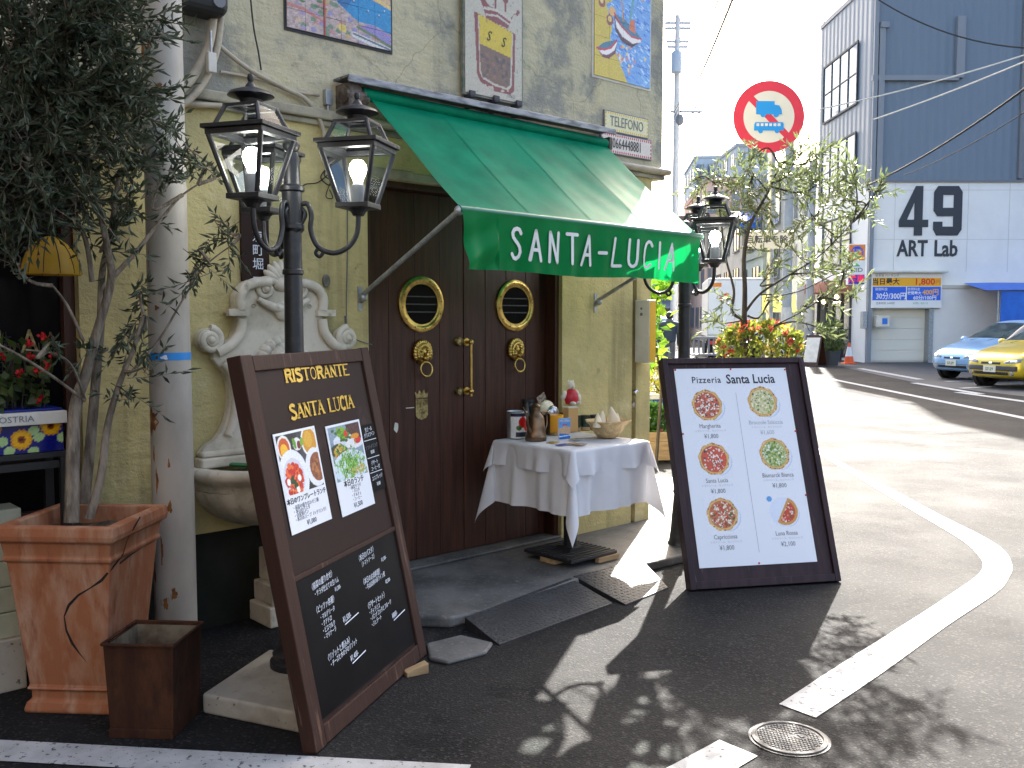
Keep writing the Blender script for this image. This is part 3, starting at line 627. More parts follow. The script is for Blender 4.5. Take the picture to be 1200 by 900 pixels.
# fishing boats picture (right)
u0, z0 = fa(695,85,.0); u1, _ = fa(760,106,.0); z0 = 3.12; W = u1-u0; H = .78
cv = Canvas(120,162,(.40,.62,.85),W/H)
for k in range(420):
    x,y = rng.random(), rng.random(); c = [(.16,.36,.75),(.75,.85,.95),(.25,.50,.85),(.55,.75,.92)][rng.integers(4)]; a = -.5+rng.normal()*.15
    cv.line([(x,y),(x+.05*math.cos(a),y+.05*math.sin(a)*cv.asp)], .007, c)
cv.poly([(0,0.0),(.46,-.01),(.58,.0),(.40,.20),(.26,.34),(.30,.42),(.20,.62),(.36,.68),(.40,.80),(.36,1.0),(0,1.0)], (.80,.70,.22))
cv.poly([(.04,.84),(.34,.80),(.34,1),(.04,1)], (.80,.66,.74))
for p in [(.1,.86),(.19,.85),(.28,.84)]: cv.ell(p[0],p[1],.03,.05,(.25,.22,.30))
for p in [(.12,.62),(.26,.49),(.18,.72)]: cv.ell(p[0],p[1],.06,.045,(.55,.28,.20)); cv.ell(p[0],p[1]+.01,.03,.025,(.92,.78,.45))
cv.ell(.30,.57,.06,.04,(.86,.66,.36)); cv.noise(.03)
boat(cv,.56,.42,.27,(.30,.12,.18),-.35); boat(cv,.24,.24,.19,(.45,.20,.25),.45); boat(cv,.70,.90,.25,(.22,.25,.35),-.5)
cv.poly([(.60,.46),(.72,.44),(.70,.55),(.62,.56)], (.82,.40,.18)); cv.line([(.5,.52),(.46,.72)], .012, (.75,.55,.35)); cv.line([(.62,.55),(.68,.75)], .02, (.35,.60,.62))
for k in range(18): cv.ell(.35+.03*k, .755+.008*math.sin(k), .012,.012, (.80,.55,.30))
for k in range(26): cv.ell(.55+rng.normal()*.1, .22+rng.normal()*.07, .018,.015, [(.85,.5,.4),(.9,.8,.5),(.85,.85,.9)][k%3])
t2 = fthing('tile_mural', 'tile picture of fishing boats on blue sea near the building corner', 'mural', u0, 0, z0)
tiled(t2, cv, W, H, 4, 6, M['glaze'])
b = MB(); b.bb(-.015,W+.015,-.005,-.0005,-.015,H+.015); b.build('backing', M['offwhite'], t2)
# coat of arms plaque standing on three brackets
u0, z0 = fa(543,108,.03); u1, _ = fa(609,122,.03); W = u1-u0; H = .64
cv = Canvas(90,128,(.72,.69,.62),W/H)
cr = (.50,.22,.20)
cv.poly([(.16,.955),(.30,.80),(.36,.70),(.74,.66),(.86,.82),(.92,.80),(.95,.86),(.78,.76),(.60,.80),(.42,.82),(.26,.90)], cr)
for p in [(.33,.94),(.52,.955),(.70,.92)]: cv.ell(p[0],p[1],.055,.035,cr); cv.line([(p[0],p[1]),(p[0]+.0,.82)], .016, cr)
cv.ell(.19,.95,.035,.022,cr); cv.ell(.93,.84,.03,.02,cr)
cv.line([(.33,.79),(.55,.80),(.80,.745)], .018, (.76,.72,.66)); cv.line([(.36,.735),(.56,.75),(.78,.70)], .013, (.76,.72,.66))
cv.poly([(.15,.735),(.88,.63),(.86,.10),(.78,.055),(.50,.06),(.26,.115),(.20,.18)], cr); cv.poly([(.215,.71),(.84,.625),(.81,.13),(.74,.095),(.50,.11),(.30,.15),(.245,.20)], (.75,.71,.64))
cv.poly([(.23,.72),(.82,.635),(.80,.40),(.245,.46)], (.80,.69,.05)); cv.poly([(.245,.46),(.80,.40),(.785,.15),(.72,.115),(.50,.13),(.31,.17),(.26,.22)], (.46,.34,.27))
for k in range(40):
    x,y = .28+rng.random()*.48,.17+rng.random()*.22; cv.ell(x,y,.03,.02,[(.34,.28,.30),(.55,.40,.30),(.28,.23,.22)][k%3],0,.6)
for k in range(16): cv.ell(.26+.52*rng.random(), .075+.03*rng.random(), .02,.01, (.74,.70,.63))
for k in range(60): cv.ell(rng.random(),rng.random(),.02*rng.random(),.015*rng.random(),(.52,.48,.42),0,.6)
cv.noise(.025)
pl = fthing('crest_plaque', 'white plaque with crowned yellow and brown shield above the awning', 'plaque', u0, .02, z0)
link('plaque_face', panel_mesh('plaque_face', cv.C, W, H, 0, 0, -.0285, .028), M['glaze'], pl)
b = MB(); b.bb(-.012,W+.012,-.024,-.0005,-.012,H+.012); b.build('plaque_rim', mat('verdigris_rim', (.10,.14,.11), .7, c2=(.25,.24,.2), scale=20), pl)
for x, tt in ((.40*W,'S'),(.66*W,'S')): text(tt, .085, pl, M['ink'], x, -.0295, .545*H-(x-.4*W)*.12, sx=.8, rot=.12, shear=.25)
text('1 9 6 2', .03, pl, M['inkgrey'], .80*W, -.0295, .045*H, sx=.7, rot=.1)
for x in (.10*W,.52*W,.93*W):
    b = MB(); b.bb(x-.022,x+.022,-.045,.018,-.026,-.0125); b.bb(x-.016,x+.016,.001,.018,-.085,-.026); b.bb(x-.022,x+.022,-.045,-.031,-.0245,.012); b.build('bracket', mat('bracket_iron', (.05,.05,.06), .6), pl, bevel=.003)
def plate(name, label, pxa, pxb, ztop, txt, bgc, border, tcol, per, tsx):
    u0, z0 = fa(*pxa); u1, _ = fa(*pxb); W = u1-u0; H = ztop-z0
    cv = Canvas(int(W/.0035), int(H/.0035), bgc, W/H)
    nz = int(per)
    for i in range(nz):
        for yb in (.0, .86 if H < .2 else .88):
            cv.ell((i+.5)/nz, yb+.07, .32/nz, .07, border)
    for j in range(5):
        cv.ell(.012,(j+.5)/5,.014,.06,border); cv.ell(.988,(j+.5)/5,.014,.06,border)
    cv.noise(.03)
    r = fthing(name, label, 'plaque', u0, 0, z0)
    link('plate_face', panel_mesh('plate_face', cv.C, W, H, 0, 0, -.0165, .014), M['glaze'], r)
    b = MB(); b.bb(-.008,W+.008,-.014,-.0005,-.008,H+.008); b.build('plate_rim', M['inkgrey'], r, bevel=.003)
    text(txt, H*.78, r, tcol, W/2, -.018, H*.5, sx=tsx, name='lettering'); return r
r = plate('telephone_plate', 'ceramic plate reading TELEFONO at the building corner', (707,152), (757,165.2), fa(708,130)[1], 'TELEFONO', (.82,.80,.62), (.80,.66,.20), M['inkgrey'], 20, .72)
r = plate('number_plate', 'ceramic phone number plate below the TELEFONO plate', (703,177), (761,191), fa(703,154.5)[1], '0664448881', (.80,.76,.72), (.72,.25,.32), M['ink'], 24, .62)
# street name board beside the fountain
u0, z0 = fa(298,330); zt = fa(298,236)[1]
sn = fthing('street_name_board', 'narrow brown board with vertical white Japanese street name', 'sign', u0, 0, z0)
b = MB(); b.bb(-.075,.075,-.02,-.001,0,zt-z0); b.build('board', M['signpanel'], sn, bevel=.004)
hh = zt-z0
for i, ch in enumerate('京町堀一'): text(ch, .062, sn, M['chalk'], .012, -.0215, hh-.175-i*.068, extrude=.0006)
# wall box with yellow front at the corner
wb = fthing('wall_box', 'cream box with yellow front fixed to the building corner', 'box', .515, 0, 1.20)
b = MB(); b.bb(0,.075,-.13,-.001,0,.44); b.build('case', M['offwhite'], wb, bevel=.006)
b = MB(); b.bb(.005,.070,-.133,-.1305,.01,.43); b.build('front', mat('yellow_front', (.75,.42,.03), .5), wb)
b = MB(); b.tube([(-.003,-.06,.34),(.001,-.06,.34)],.012,10); b.tube([(-.003,-.06,.38),(.001,-.06,.38)],.009,10); b.build('screw', M['inkgrey'], wb, split=True)
# ---------------------------------------------------------------- pipes and cables on the wall
def wallpath(pts, w):
    out = []
    for p in pts:
        ww = p[2] if len(p) > 2 else w; u, z = fa(p[0], p[1], ww); out.append((u, -ww, z))
    return out
def smooth_path(P, n=8):
    P = [Vector(p) for p in P]; out = []
    for i in range(len(P)-1):
        p0, p1, p2, p3 = P[max(i-1,0)], P[i], P[i+1], P[min(i+2,len(P)-1)]
        for k in range(n):
            t = k/n; out.append(.5*((2*p1)+(p2-p0)*t+(2*p0-5*p1+4*p2-p3)*t*t+(3*p1-p0-3*p2+p3)*t**3))
    out.append(P[-1]); return out
def wallrun(name, label, cat, paths, m):
    r = fthing(name, label, cat)
    for (pts, w, rad, pn) in paths:
        b = MB(); b.tube(smooth_path(wallpath(pts, w), 8), rad, 8); b.build(pn, m, r, smooth=60)
    return r
wallrun('conduit', 'pair of thick beige pipes curving up the wall behind the pole', 'pipe', [([(118,185),(150,150),(190,122),(222,95),(243,58),(250,20),(251,-20)], .07, .021, 'pipe'), ([(128,192),(160,160),(198,134),(232,106),(252,66),(259,20),(261,-20)], .06, .017, 'pipe')], M['pvc'])
wallrun('conduit', 'thin beige pipe bending down to a tangle of wires near the lamp', 'pipe', [([(255,52),(290,80),(330,102),(360,118),(378,150),(383,185),(386,196)], .03, .012, 'pipe'), ([(258,84),(300,92),(340,106),(374,112)], .02, .008, 'pipe')], M['pvc'])
wallrun('wall_pipe', 'long horizontal pipe below the wall ledge at left', 'pipe', [([(60,110),(150,117),(205,121),(265,124)], .035, .014, 'pipe')], M['pvc'])
wallrun('wire_tangle', 'loose tangle of black wires on the wall behind the lamp', 'wire', [([(386,192),(380,205),(392,212),(395,203),(384,198),(376,208),(386,217),(394,208)], .03, .0035, 'wire'), ([(384,205),(372,214),(358,216),(352,222)], .02, .003, 'wire'), ([(388,212),(382,230),(390,232),(386,222)], .02, .0025, 'wire')], M['cable'])
wallrun('hanging_wire', 'thin grey wire hanging down the wall left of the door', 'wire', [([(407,215),(407,300),(406,345),(406,372)], .012, .003, 'wire'), ([(405,370),(406,390)], .014, .007, 'weight'), ([(406,392),(420,399),(436,404)], .012, .0025, 'wire')], mat('wire_grey', (.10,.11,.13), .6))
wallrun('hanging_cable', 'black cable hanging from the top edge above the lamp', 'cable', [([(292,-20),(297,30),(303,62),(306,82)], .35, .004, 'cable')], M['cable'])
jb = fthing('junction_box', 'small grey junction box with stub pipe under the tile picture', 'box', *[fa(382,123)[0],0,fa(382,123)[1]])
b = MB(); b.bb(-.02,.02,-.035,-.001,-.005,.075); b.build('case', M['galv'], jb, bevel=.003); b = MB(); b.tube([(0,-.018,-.006),(0,-.018,-.08)], .008, 8); b.build('stub', M['galv'], jb)
jb = fthing('switch_box', 'small white box hanging on the pipes beside the pole', 'box', *[fa(246,86,.09)[0],.092,fa(246,86,.09)[1]])
b = MB(); b.bb(-.02,.02,-.03,.0,0,.09); b.build('case', M['offwhite'], jb, bevel=.003); b = MB(); b.tube([(0,-.015,.09),(0,-.015,.19)], .006, 8); b.build('stub', M['galv'], jb)
u, z = fa(238,16,.12)
hb = fthing('meter_housing', 'black rounded housing on the upper wall at the top edge', 'box', u, 0, z)
b = MB(); b.bb(-.16,.12,-.16,-.001,.0,.35); b.build('case', M['matblack'], hb, bevel=.05, seg=4); b = MB(); b.tube([(.06,-.165,.06),(.06,-.16,.06)], .03, 14); b.build('dial', M['inkgrey'], hb)
b = MB(); b.prism([(.01+.022*math.cos(a),.035*math.sin(a)) for a in [2*PI*k/10 for k in range(10)]], -.02, -.001); u, z = fa(379,329)
wk = fthing('stone_ornament', 'small round grey stone boss on the wall right of the fountain', 'ornament', u, 0, z); b.build('boss', mat('knob_grey', (.2,.19,.16), .9, c2=(.1,.1,.08), scale=20), wk, bevel=.006)
# ---------------------------------------------------------------- utility pole (slim steel, painted)
px = dep(201,500,4.08)
pole = thing('utility_pole', 'slim white steel pole with rust stains and blue band', 'pole', (px.x, px.y, 0))
b = MB(); b.lathe([(.089,0),(.0885,.8),(.086,1.6),(.083,3.0),(.078,5.5)], 40); b.build('pole_shaft', M['polepaint'], pole, smooth=50)
bz = dep(201,417,4.08).z
b = MB(); b.lathe([(.0875,bz-.016),(.0882,bz-.016),(.0882,bz+.016),(.0875,bz+.016)], 40); b.build('blue_band', mat('blue_band', (.02,.25,.68), .4), pole, smooth=50)
def onpole(name, x, y, w, h, m, blob=True):
    P = dep(x,y,4.08); an0 = -PI/2 + math.asin(max(-.98,min(.98,(P.x-px.x)/.088))) + .10; b = MB(); n = 10; cnt = 14
    pts = []
    for k in range(cnt):
        t = 2*PI*k/cnt; rr = 1+.28*math.sin(3*t+x)+.18*math.sin(7*t+y); pts.append((rr*math.cos(t)*w/2, rr*math.sin(t)*h/2))
    V = [(.0888*math.cos(an0+p[0]/.088)*1.0, .0888*math.sin(an0+p[0]/.088), P.z+p[1]) for p in pts]; V.append((.0893*math.cos(an0), .0893*math.sin(an0), P.z))
    b.add(V, [(k,(k+1)%cnt,cnt) for k in range(cnt)]); b.build(name, m, pole)
onpole('rust_stain', 184, 492, .055, .11, M['rustpatch']); onpole('rust_stain', 182, 436, .04, .03, M['rustpatch']); onpole('rust_stain', 173, 66, .022, .08, M['rustpatch']); onpole('rust_stain', 180, 64, .02, .05, M['rustpatch'])
onpole('rust_stain', 193, 106, .03, .02, M['rustpatch']); onpole('rust_stain', 183, 712, .07, .05, M['rustpatch']); onpole('rust_stain', 186, 668, .02, .09, M['rustpatch'])
for (x_,y_,w_,h_) in [(190,560,.015,.10),(205,590,.02,.05),(178,610,.025,.06),(196,640,.012,.12),(210,690,.03,.05),(186,530,.012,.07),(200,700,.04,.05),(180,690,.03,.08),(204,540,.01,.04)]: onpole('rust_stain', x_, y_, w_, h_, M['rustpatch'])
onpole('scrape', 180, 318, .018, .16, mat('scrape_grey', (.22,.19,.16), .8, c2=(.4,.37,.33), scale=40)); onpole('scrape', 193, 344, .07, .015, bpy.data.materials['scrape_grey']); onpole('scrape', 190, 361, .02, .02, M['rustpatch'])
onpole('sticker', 199, 418, .03, .018, M['paper'])
# ---------------------------------------------------------------- street lamps with three lanterns
def make_lantern(parent, r, ang, tw=-14):
    """one lantern on its scroll arm, as a part with sub-parts"""
    lan = bpy.data.objects.new('lantern', None); COL.objects.link(lan); lan.parent = parent; lan.rotation_euler = (0,0,ang)
    b = MB()
    arm = [(.03,0,1.80),(.05,0,1.845),(.028,0,1.875),(.06,0,1.885),(.075,0,1.84),(.072,0,1.78),(.10,0,1.715),(.16,0,1.69),(.22,0,1.715),(.255,0,1.77),(.262,0,1.84),(.262,0,1.875)]
    b.tube(smooth_path(arm, 5), .0105, 8); b.tube(smooth_path([(.105,0,1.715),(.09,0,1.69),(.105,0,1.675),(.12,0,1.69)],5), .008, 6)
    b.lathe([(.03,1.60),(.047,1.62),(.047,1.64),(.03,1.66)], 6, (0,0,.16)); b.ball((.262,0,1.862), (.03,.03,.018), 12, 8)
    b.build('arm', M['blackmetal'], lan, smooth=60)
    cx = .262; zb, zt = 1.885, 2.105; hb, ht = .056, .112; zc, hc = 2.208, .066
    MX = Matrix.Translation((cx,0,0)) @ Matrix.Rotation(-ang+R(tw),4,'Z') @ Matrix.Translation((-cx,0,0))
    def sq(h, z): return [Vector((cx-h,-h,z)),Vector((cx+h,-h,z)),Vector((cx+h,h,z)),Vector((cx-h,h,z))]
    b = MB(); A, B_, C_, D_ = sq(hb,zb), sq(ht,zt), sq(.098,zt+.02), sq(hc,zc)
    for k in range(4): b.tube([A[k],B_[k]], .0105, 6); b.tube([C_[k],D_[k]], .0095, 6)
    b.box((cx,0,zb-.006), (.14,.14,.020)); b.lathe([(.0,zb-.045),(.022,zb-.045),(.03,zb-.03),(.05,zb-.012)], 14, (cx,0,0))
    for z, h, hh in ((zt+.002, .120, .020), (zt+.021, .132, .016), (zc, .074, .012)):
        q = .036 if h > .1 else .02
        b.box((cx,-h+q/2,z),(2*h,q,hh)); b.box((cx,h-q/2,z),(2*h,q,hh)); b.box((cx-h+q/2,0,z),(q,2*h-2*q,hh)); b.box((cx+h-q/2,0,z),(q,2*h-2*q,hh))
    b.build('frame', M['blackmetal'], lan, bevel=.002, matrix=MX)
    b = MB(); b.lathe([(.0,2.335),(.010,2.328),(.013,2.315),(.008,2.302),(.018,2.290),(.022,2.282),(.078,2.262),(.086,2.250),(.064,2.243),(.042,2.236),(.038,2.218),(.070,2.214)], 24, (cx,0,0)); b.build('cap', M['blackmetal'], lan, smooth=40)
    for k in range(4):
        j = (k+1)%4; b = MB(); b.add([A[k],A[j],B_[j],B_[k]], [(0,1,2,3)]); b.build('glass', M['glass'], lan, matrix=MX); b = MB(); b.add([C_[k],C_[j],D_[j],D_[k]], [(0,1,2,3)]); b.build('roof_glass', M['glass'], lan, matrix=MX)
    b = MB(); b.lathe([(.0,1.885),(.028,1.885),(.028,1.95),(.024,1.955),(.018,1.96)], 16, (cx,0,.01)); b.build('socket', M['inkgrey'], lan, smooth=40)
    b = MB(); b.lathe([(.016,1.968),(.020,1.985),(.030,2.005),(.035,2.025),(.032,2.045),(.020,2.060),(.0,2.066)], 20, (cx,0,.0)); b.build('bulb', M['bulb'], lan, smooth=60)
    return lan
def make_lamp(label, loc, angs):
    r = thing('street_lamp', label, 'street lamp', loc, 0, 'three-armed iron street lamps')
    b = MB(); b.lathe([(.118,0),(.118,.025),(.105,.035),(.108,.055),(.095,.07),(.082,.10),(.074,.16),(.066,.26),(.058,.36),(.053,.40),(.060,.41),(.060,.425),(.050,.435),(.044,.47)], 24); b.build('base', M['blackmetal'], r, smooth=35)
    b = MB(); b.lathe([(.043,.46),(.036,1.60),(.042,1.605),(.042,1.62),(.037,1.625),(.036,1.78),(.046,1.785),(.046,1.80),(.040,1.805),(.040,1.93),(.050,1.935),(.050,1.95),(.034,1.96),(.032,2.06),(.026,2.085),(.018,2.09)], 24, mod=lambda a,rr,z: 1+(.05*math.cos(8*a) if z<1.6 else 0)); b.build('pole', M['blackmetal'], r, smooth=35)
    b = MB(); b.ball((0,0,2.115), .034, 16, 12); b.build('ball_finial', M['blackmetal'], r, smooth=60)
    for a in angs: make_lantern(r, .27, R(a), -14 if a < 200 else -18)
    return r
lm = make_lamp('black three-lantern lamp standing on a pale slab by the fountain', (-.881,3.80,.08), (8,250,130))
make_lamp('black three-lantern lamp behind the pizza menu board', (1.10,6.0,-.02), (62,182,302))
# slab under lamp
A = [gnd(237,836),gnd(359,862),gnd(398,800),gnd(316,762,.07)]
b = MB(); b.prism([(p.x,p.y) for p in A], 0, .078, 'z'); o = b.build('stone_slab', M['slab'], bevel=.012, seg=3); tag(o, 'pale stone slab on the ground under the lamp', 'slab')
# ---------------------------------------------------------------- wall fountain
FU = -2.275
ft = fthing('wall_fountain', 'carved pale stone wall fountain with scrolls, shell crest and fluted basin', 'fountain', FU, 0, 0)
half = [(.436,0),(.436,.025),(.408,.058),(.37,.075),(.336,.11),(.308,.16),(.293,.215),(.284,.275),(.286,.33),(.297,.375),(.315,.41),(.345,.44),(.365,.47),(.36,.53),(.315,.54),(.27,.57),(.243,.617),(.236,.66),(.236,.685),(.286,.685),(.286,.702),(.25,.71),(.255,.745),(.25,.775),(.233,.805),(.207,.832),(.175,.85),(.136,.858),(.09,.855),(.05,.835),(.03,.80)]
zb0 = .845
out = [(-x,zb0+z) for x,z in half] + [(x,zb0+z) for x,z in half[::-1]]
b = MB(); b.prism(out, -.055, -.001); b.build('back_slab', M['stone'], ft, bevel=.010)
def spiral(b, cx, cz, r0, turns, y, s, rad, a0=0):
    pts = []; n = int(turns*18); rs = []
    for k in range(n+1):
        t = k/n; a = a0+s*2*PI*turns*t; rr = r0*(1-.86*t); pts.append((cx+rr*math.cos(a), y-.012*t, cz+rr*math.sin(a))); rs.append(rad*(1-.45*t))
    b.tube(pts, rs, 8)
b = MB()
for s in (-1,1):
    # thick raised moulding along both sides
    b.tube(smooth_path([(s*.30,-.062,zb0+.10),(s*.268,-.066,zb0+.20),(s*.262,-.066,zb0+.30),(s*.285,-.066,zb0+.40),(s*.32,-.066,zb0+.45)],5), .022, 8)
    b.tube(smooth_path([(s*.35,-.066,zb0+.50),(s*.29,-.07,zb0+.53),(s*.235,-.07,zb0+.59),(s*.222,-.07,zb0+.66)],5), .026, 8)
    b.tube(smooth_path([(s*.225,-.07,zb0+.705),(s*.228,-.07,zb0+.77),(s*.19,-.07,zb0+.82),(s*.12,-.07,zb0+.84),(s*.07,-.072,zb0+.838)],5), .026, 8)
    b.bb(s*.19,s*.295,-.085,-.05,zb0+.675,zb0+.708)
    b.tube(smooth_path([(s*.16,-.062,zb0+.08),(s*.19,-.062,zb0+.20),(s*.18,-.062,zb0+.33)],5), .012, 6)
b.build('moulding', M['stone'], ft, smooth=60, split=True)
for s in (-1,1):
    b = MB(); spiral(b, s*.379, zb0+.559, .058, 1.9, -.055, s, .020, PI/2 if s>0 else PI/2); b.ball((s*.379,-.06,zb0+.559), (.022,.03,.022), 12, 8); b.tube([(s*.379,-.002,zb0+.559),(s*.379,-.055,zb0+.559)], .058, 20); b.build('scroll', M['stone'], ft, smooth=50)
    b = MB(); spiral(b, s*.0915, zb0+.806, .045, 1.7, -.062, -s, .015, PI/2); b.ball((s*.0915,-.07,zb0+.806), (.018,.024,.018), 10, 8); b.tube([(s*.0915,-.002,zb0+.806),(s*.0915,-.058,zb0+.806)], .045, 18); b.build('scroll', M['stone'], ft, smooth=50)
b = MB()
for k in range(9):
    a = PI*(.06+.88*k/8); L = .092; c = (math.cos(a)*.05, -.05, zb0+.84+math.sin(a)*.055)
    b.ball(c, (.060,.026,.021), 10, 8, Matrix.Rotation(-a,3,'Y'))
b.ball((0,-.05,zb0+.835), (.045,.035,.04), 12, 8); b.build('shell', M['stone'], ft, smooth=60)
b = MB(); pts = [(x*.001,-.075,zb0+.76-.05*math.cos(x*.011)*1.0) for x in range(-140,141,14)]; b.tube(pts, [.012+.014*math.sin(PI*i/20) for i in range(21)], 8); b.ball((0,-.07,zb0+.70), (.05,.03,.05), 10, 8)
for s in (-1,1): b.lathe([(.014,0),(.010,-.002),(.009,.008)], 12, (s*.155,-.056,zb0+.725), Matrix.Rotation(PI/2,3,'X'))
b.build('garland', M['stone'], ft, smooth=60)
b = MB(); b.ball((0,-.06,zb0+.47), (.075,.045,.085), 16, 10)
for k in range(11):
    a = PI*k/10; b.ball((.115*math.cos(a),-.06,zb0+.45+.10*math.sin(a)), (.035,.026,.03), 10, 6)
for s in (-1,1): b.ball((s*.03,-.10,zb0+.485),(.016,.012,.012),8,6); b.tube(smooth_path([(s*.05,-.06,zb0+.40),(s*.12,-.06,zb0+.38),(s*.17,-.06,zb0+.42)],5), .016, 8)
b.ball((0,-.105,zb0+.455),(.02,.022,.03),8,6); b.tube([(0,-.09,zb0+.42),(0,-.15,zb0+.405)], .014, 10); b.build('mask_relief', M['stone'], ft, smooth=60)
b = MB(); b.bb(-.45,.45,-.09,-.001,zb0-.05,zb0+.0); b.bb(-.44,.44,-.075,-.001,zb0+.001,zb0+.03); b.build('plinth', M['stone'], ft, bevel=.012, seg=3)
# basin: half oval bowl, fluted
sc = Matrix.Diagonal((1.0,.92,1.0)); hc = (0,-.01,0)
def half_lathe(b, prof, seg, mod=None):
    V = []; n = seg+1
    for r_, z_ in prof:
        for k in range(n):
            a = PI+PI*k/seg; rr = r_*(mod(a) if mod else 1); V.append((rr*math.cos(a), rr*math.sin(a)*.92-.005, z_))
    b.add(V, [(i*n+k, i*n+k+1, (i+1)*n+k+1, (i+1)*n+k) for i in range(len(prof)-1) for k in range(seg)])
    return b
b = MB(); half_lathe(b, [(.39,.755),(.42,.765),(.45,.80),(.49,.805),(.518,.795),(.526,.775),(.516,.755),(.485,.735),(.463,.715),(.458,.69)], 72, lambda a: 1+.006*math.sin(44*a)); b.build('basin_rim', M['stone'], ft, smooth=50)
b = MB(); half_lathe(b, [(.458,.69),(.452,.665),(.43,.62),(.37,.56),(.28,.51),(.17,.485),(.10,.48),(.09,.45)], 144, lambda a: 1+.022*abs(math.sin(15*a))); b.build('basin_bowl', M['stone'], ft, smooth=60)
b = MB(); half_lathe(b, [(.40,.775),(.2,.765),(.0,.765)], 40); b.build('basin_water', M['darkglass'], ft, smooth=60)
b = MB(); b.bb(-.18,.13,-.22,-.002,.0,.10); b.bb(-.155,.115,-.20,-.002,.101,.20); b.lathe([(.075,.20),(.085,.23),(.09,.27),(.075,.31),(.055,.36),(.06,.42),(.085,.46)], 20, (0,-.09,0), mod=lambda a,r,z: 1+.06*math.cos(4*a)); b.bb(-.125,.10,-.18,-.002,.201,.36); b.build('pedestal', M['stone'], ft, bevel=.008)
b = MB(); b.tube(smooth_path([(-.40,-.02,.82),(-.25,-.12,.80),(-.12,-.2,.795),(-.05,-.15,.79)],6), .010, 8); b.build('hose', mat('green_hose', (.02,.16,.05), .5), ft, smooth=60)
# ---------------------------------------------------------------- terracotta planter with crack
PR = R(-4); pc = gnd(128,838); ex = Vector((math.cos(PR),math.sin(PR),0)); ey = Vector((-math.sin(PR),math.cos(PR),0)); sB = .325
pctr = pc - ex*sB/2 + ey*sB/2; PLH = .735
pot = thing('terracotta_planter', 'tall square terracotta planter with a long dark crack', 'planter', (pctr.x,pctr.y,0), PR)
def sqring(prof, bottom=True):
    b = MB(); V = []
    for h_, z_ in prof: V += [(-h_,-h_,z_),(h_,-h_,z_),(h_,h_,z_),(-h_,h_,z_)]
    fs = [(i*4+k, i*4+(k+1)%4, (i+1)*4+(k+1)%4, (i+1)*4+k) for i in range(len(prof)-1) for k in range(4)] + ([(3,2,1,0)] if bottom else [])
    b.add(V, fs); return b
hB, hT = sB/2, .262
sqring([(hB+.004,0),(hB+.01,.012),(hB+.002,.04),(hB-.012,.052),(hB-.012,.085),(hB+.004,.094),(hB-.004,.10),(.155+.0,.11),(.200,.595),(.211,.60),(.211,.612),(.206,.618),(.214,.672),(.231,.678),(.235,.70),(.231,PLH),(.188,PLH),(.186,.66)]).build('pot_body', M['terra'], pot, bevel=.006)
b = MB(); b.grid(10,10,lambda s,t: ((s-.5)*.374,(t-.5)*.374,.665+.012*math.sin(9*s+3*t)+random.uniform(-.008,.008))); b.build('soil', M['soil'], pot, smooth=80)
def fy(z): return -(.155+(z-.11)/(.595-.11)*(.200-.155))                      # front face at height z
def crack(b, pts, face):
    P = []
    for (a, z) in pts:
        h_ = -fy(z) if z < .595 else .212 if z < .62 else .216 if z < .675 else .236
        P.append((a,-h_-.0007,z) if face == 'f' else (h_+.0007,a,z))
    for i in range(len(P)-1):
        w0, w1 = .0040+.0018*math.sin(i*2.1), .0040+.0018*math.sin((i+1)*2.1)
        if i == len(P)-2: w1 = .0004
        q, s_ = Vector(P[i]), Vector(P[i+1]); d = (s_-q).normalized(); nrm = Vector((0,-1,0)) if face == 'f' else Vector((1,0,0)); sd = d.cross(nrm)
        b.add([q+sd*w0,q-sd*w0,s_-sd*w1,s_+sd*w1], [(0,1,2,3)])
b = MB(); crack(b, [(.192,.56),(.165,.53),(.12,.50),(.07,.47),(.03,.43),(.008,.385),(.012,.33),(.03,.28),(.055,.24),(.085,.20)], 'f'); crack(b, [(-.02,.735),(-.08,.70),(-.09,.66),(-.12,.61),(-.17,.575),(-.195,.562)], 'r'); crack(b, [(-.12,.575),(-.02,.59),(.10,.594)], 'r')
b.build('crack', M['crack'], pot)
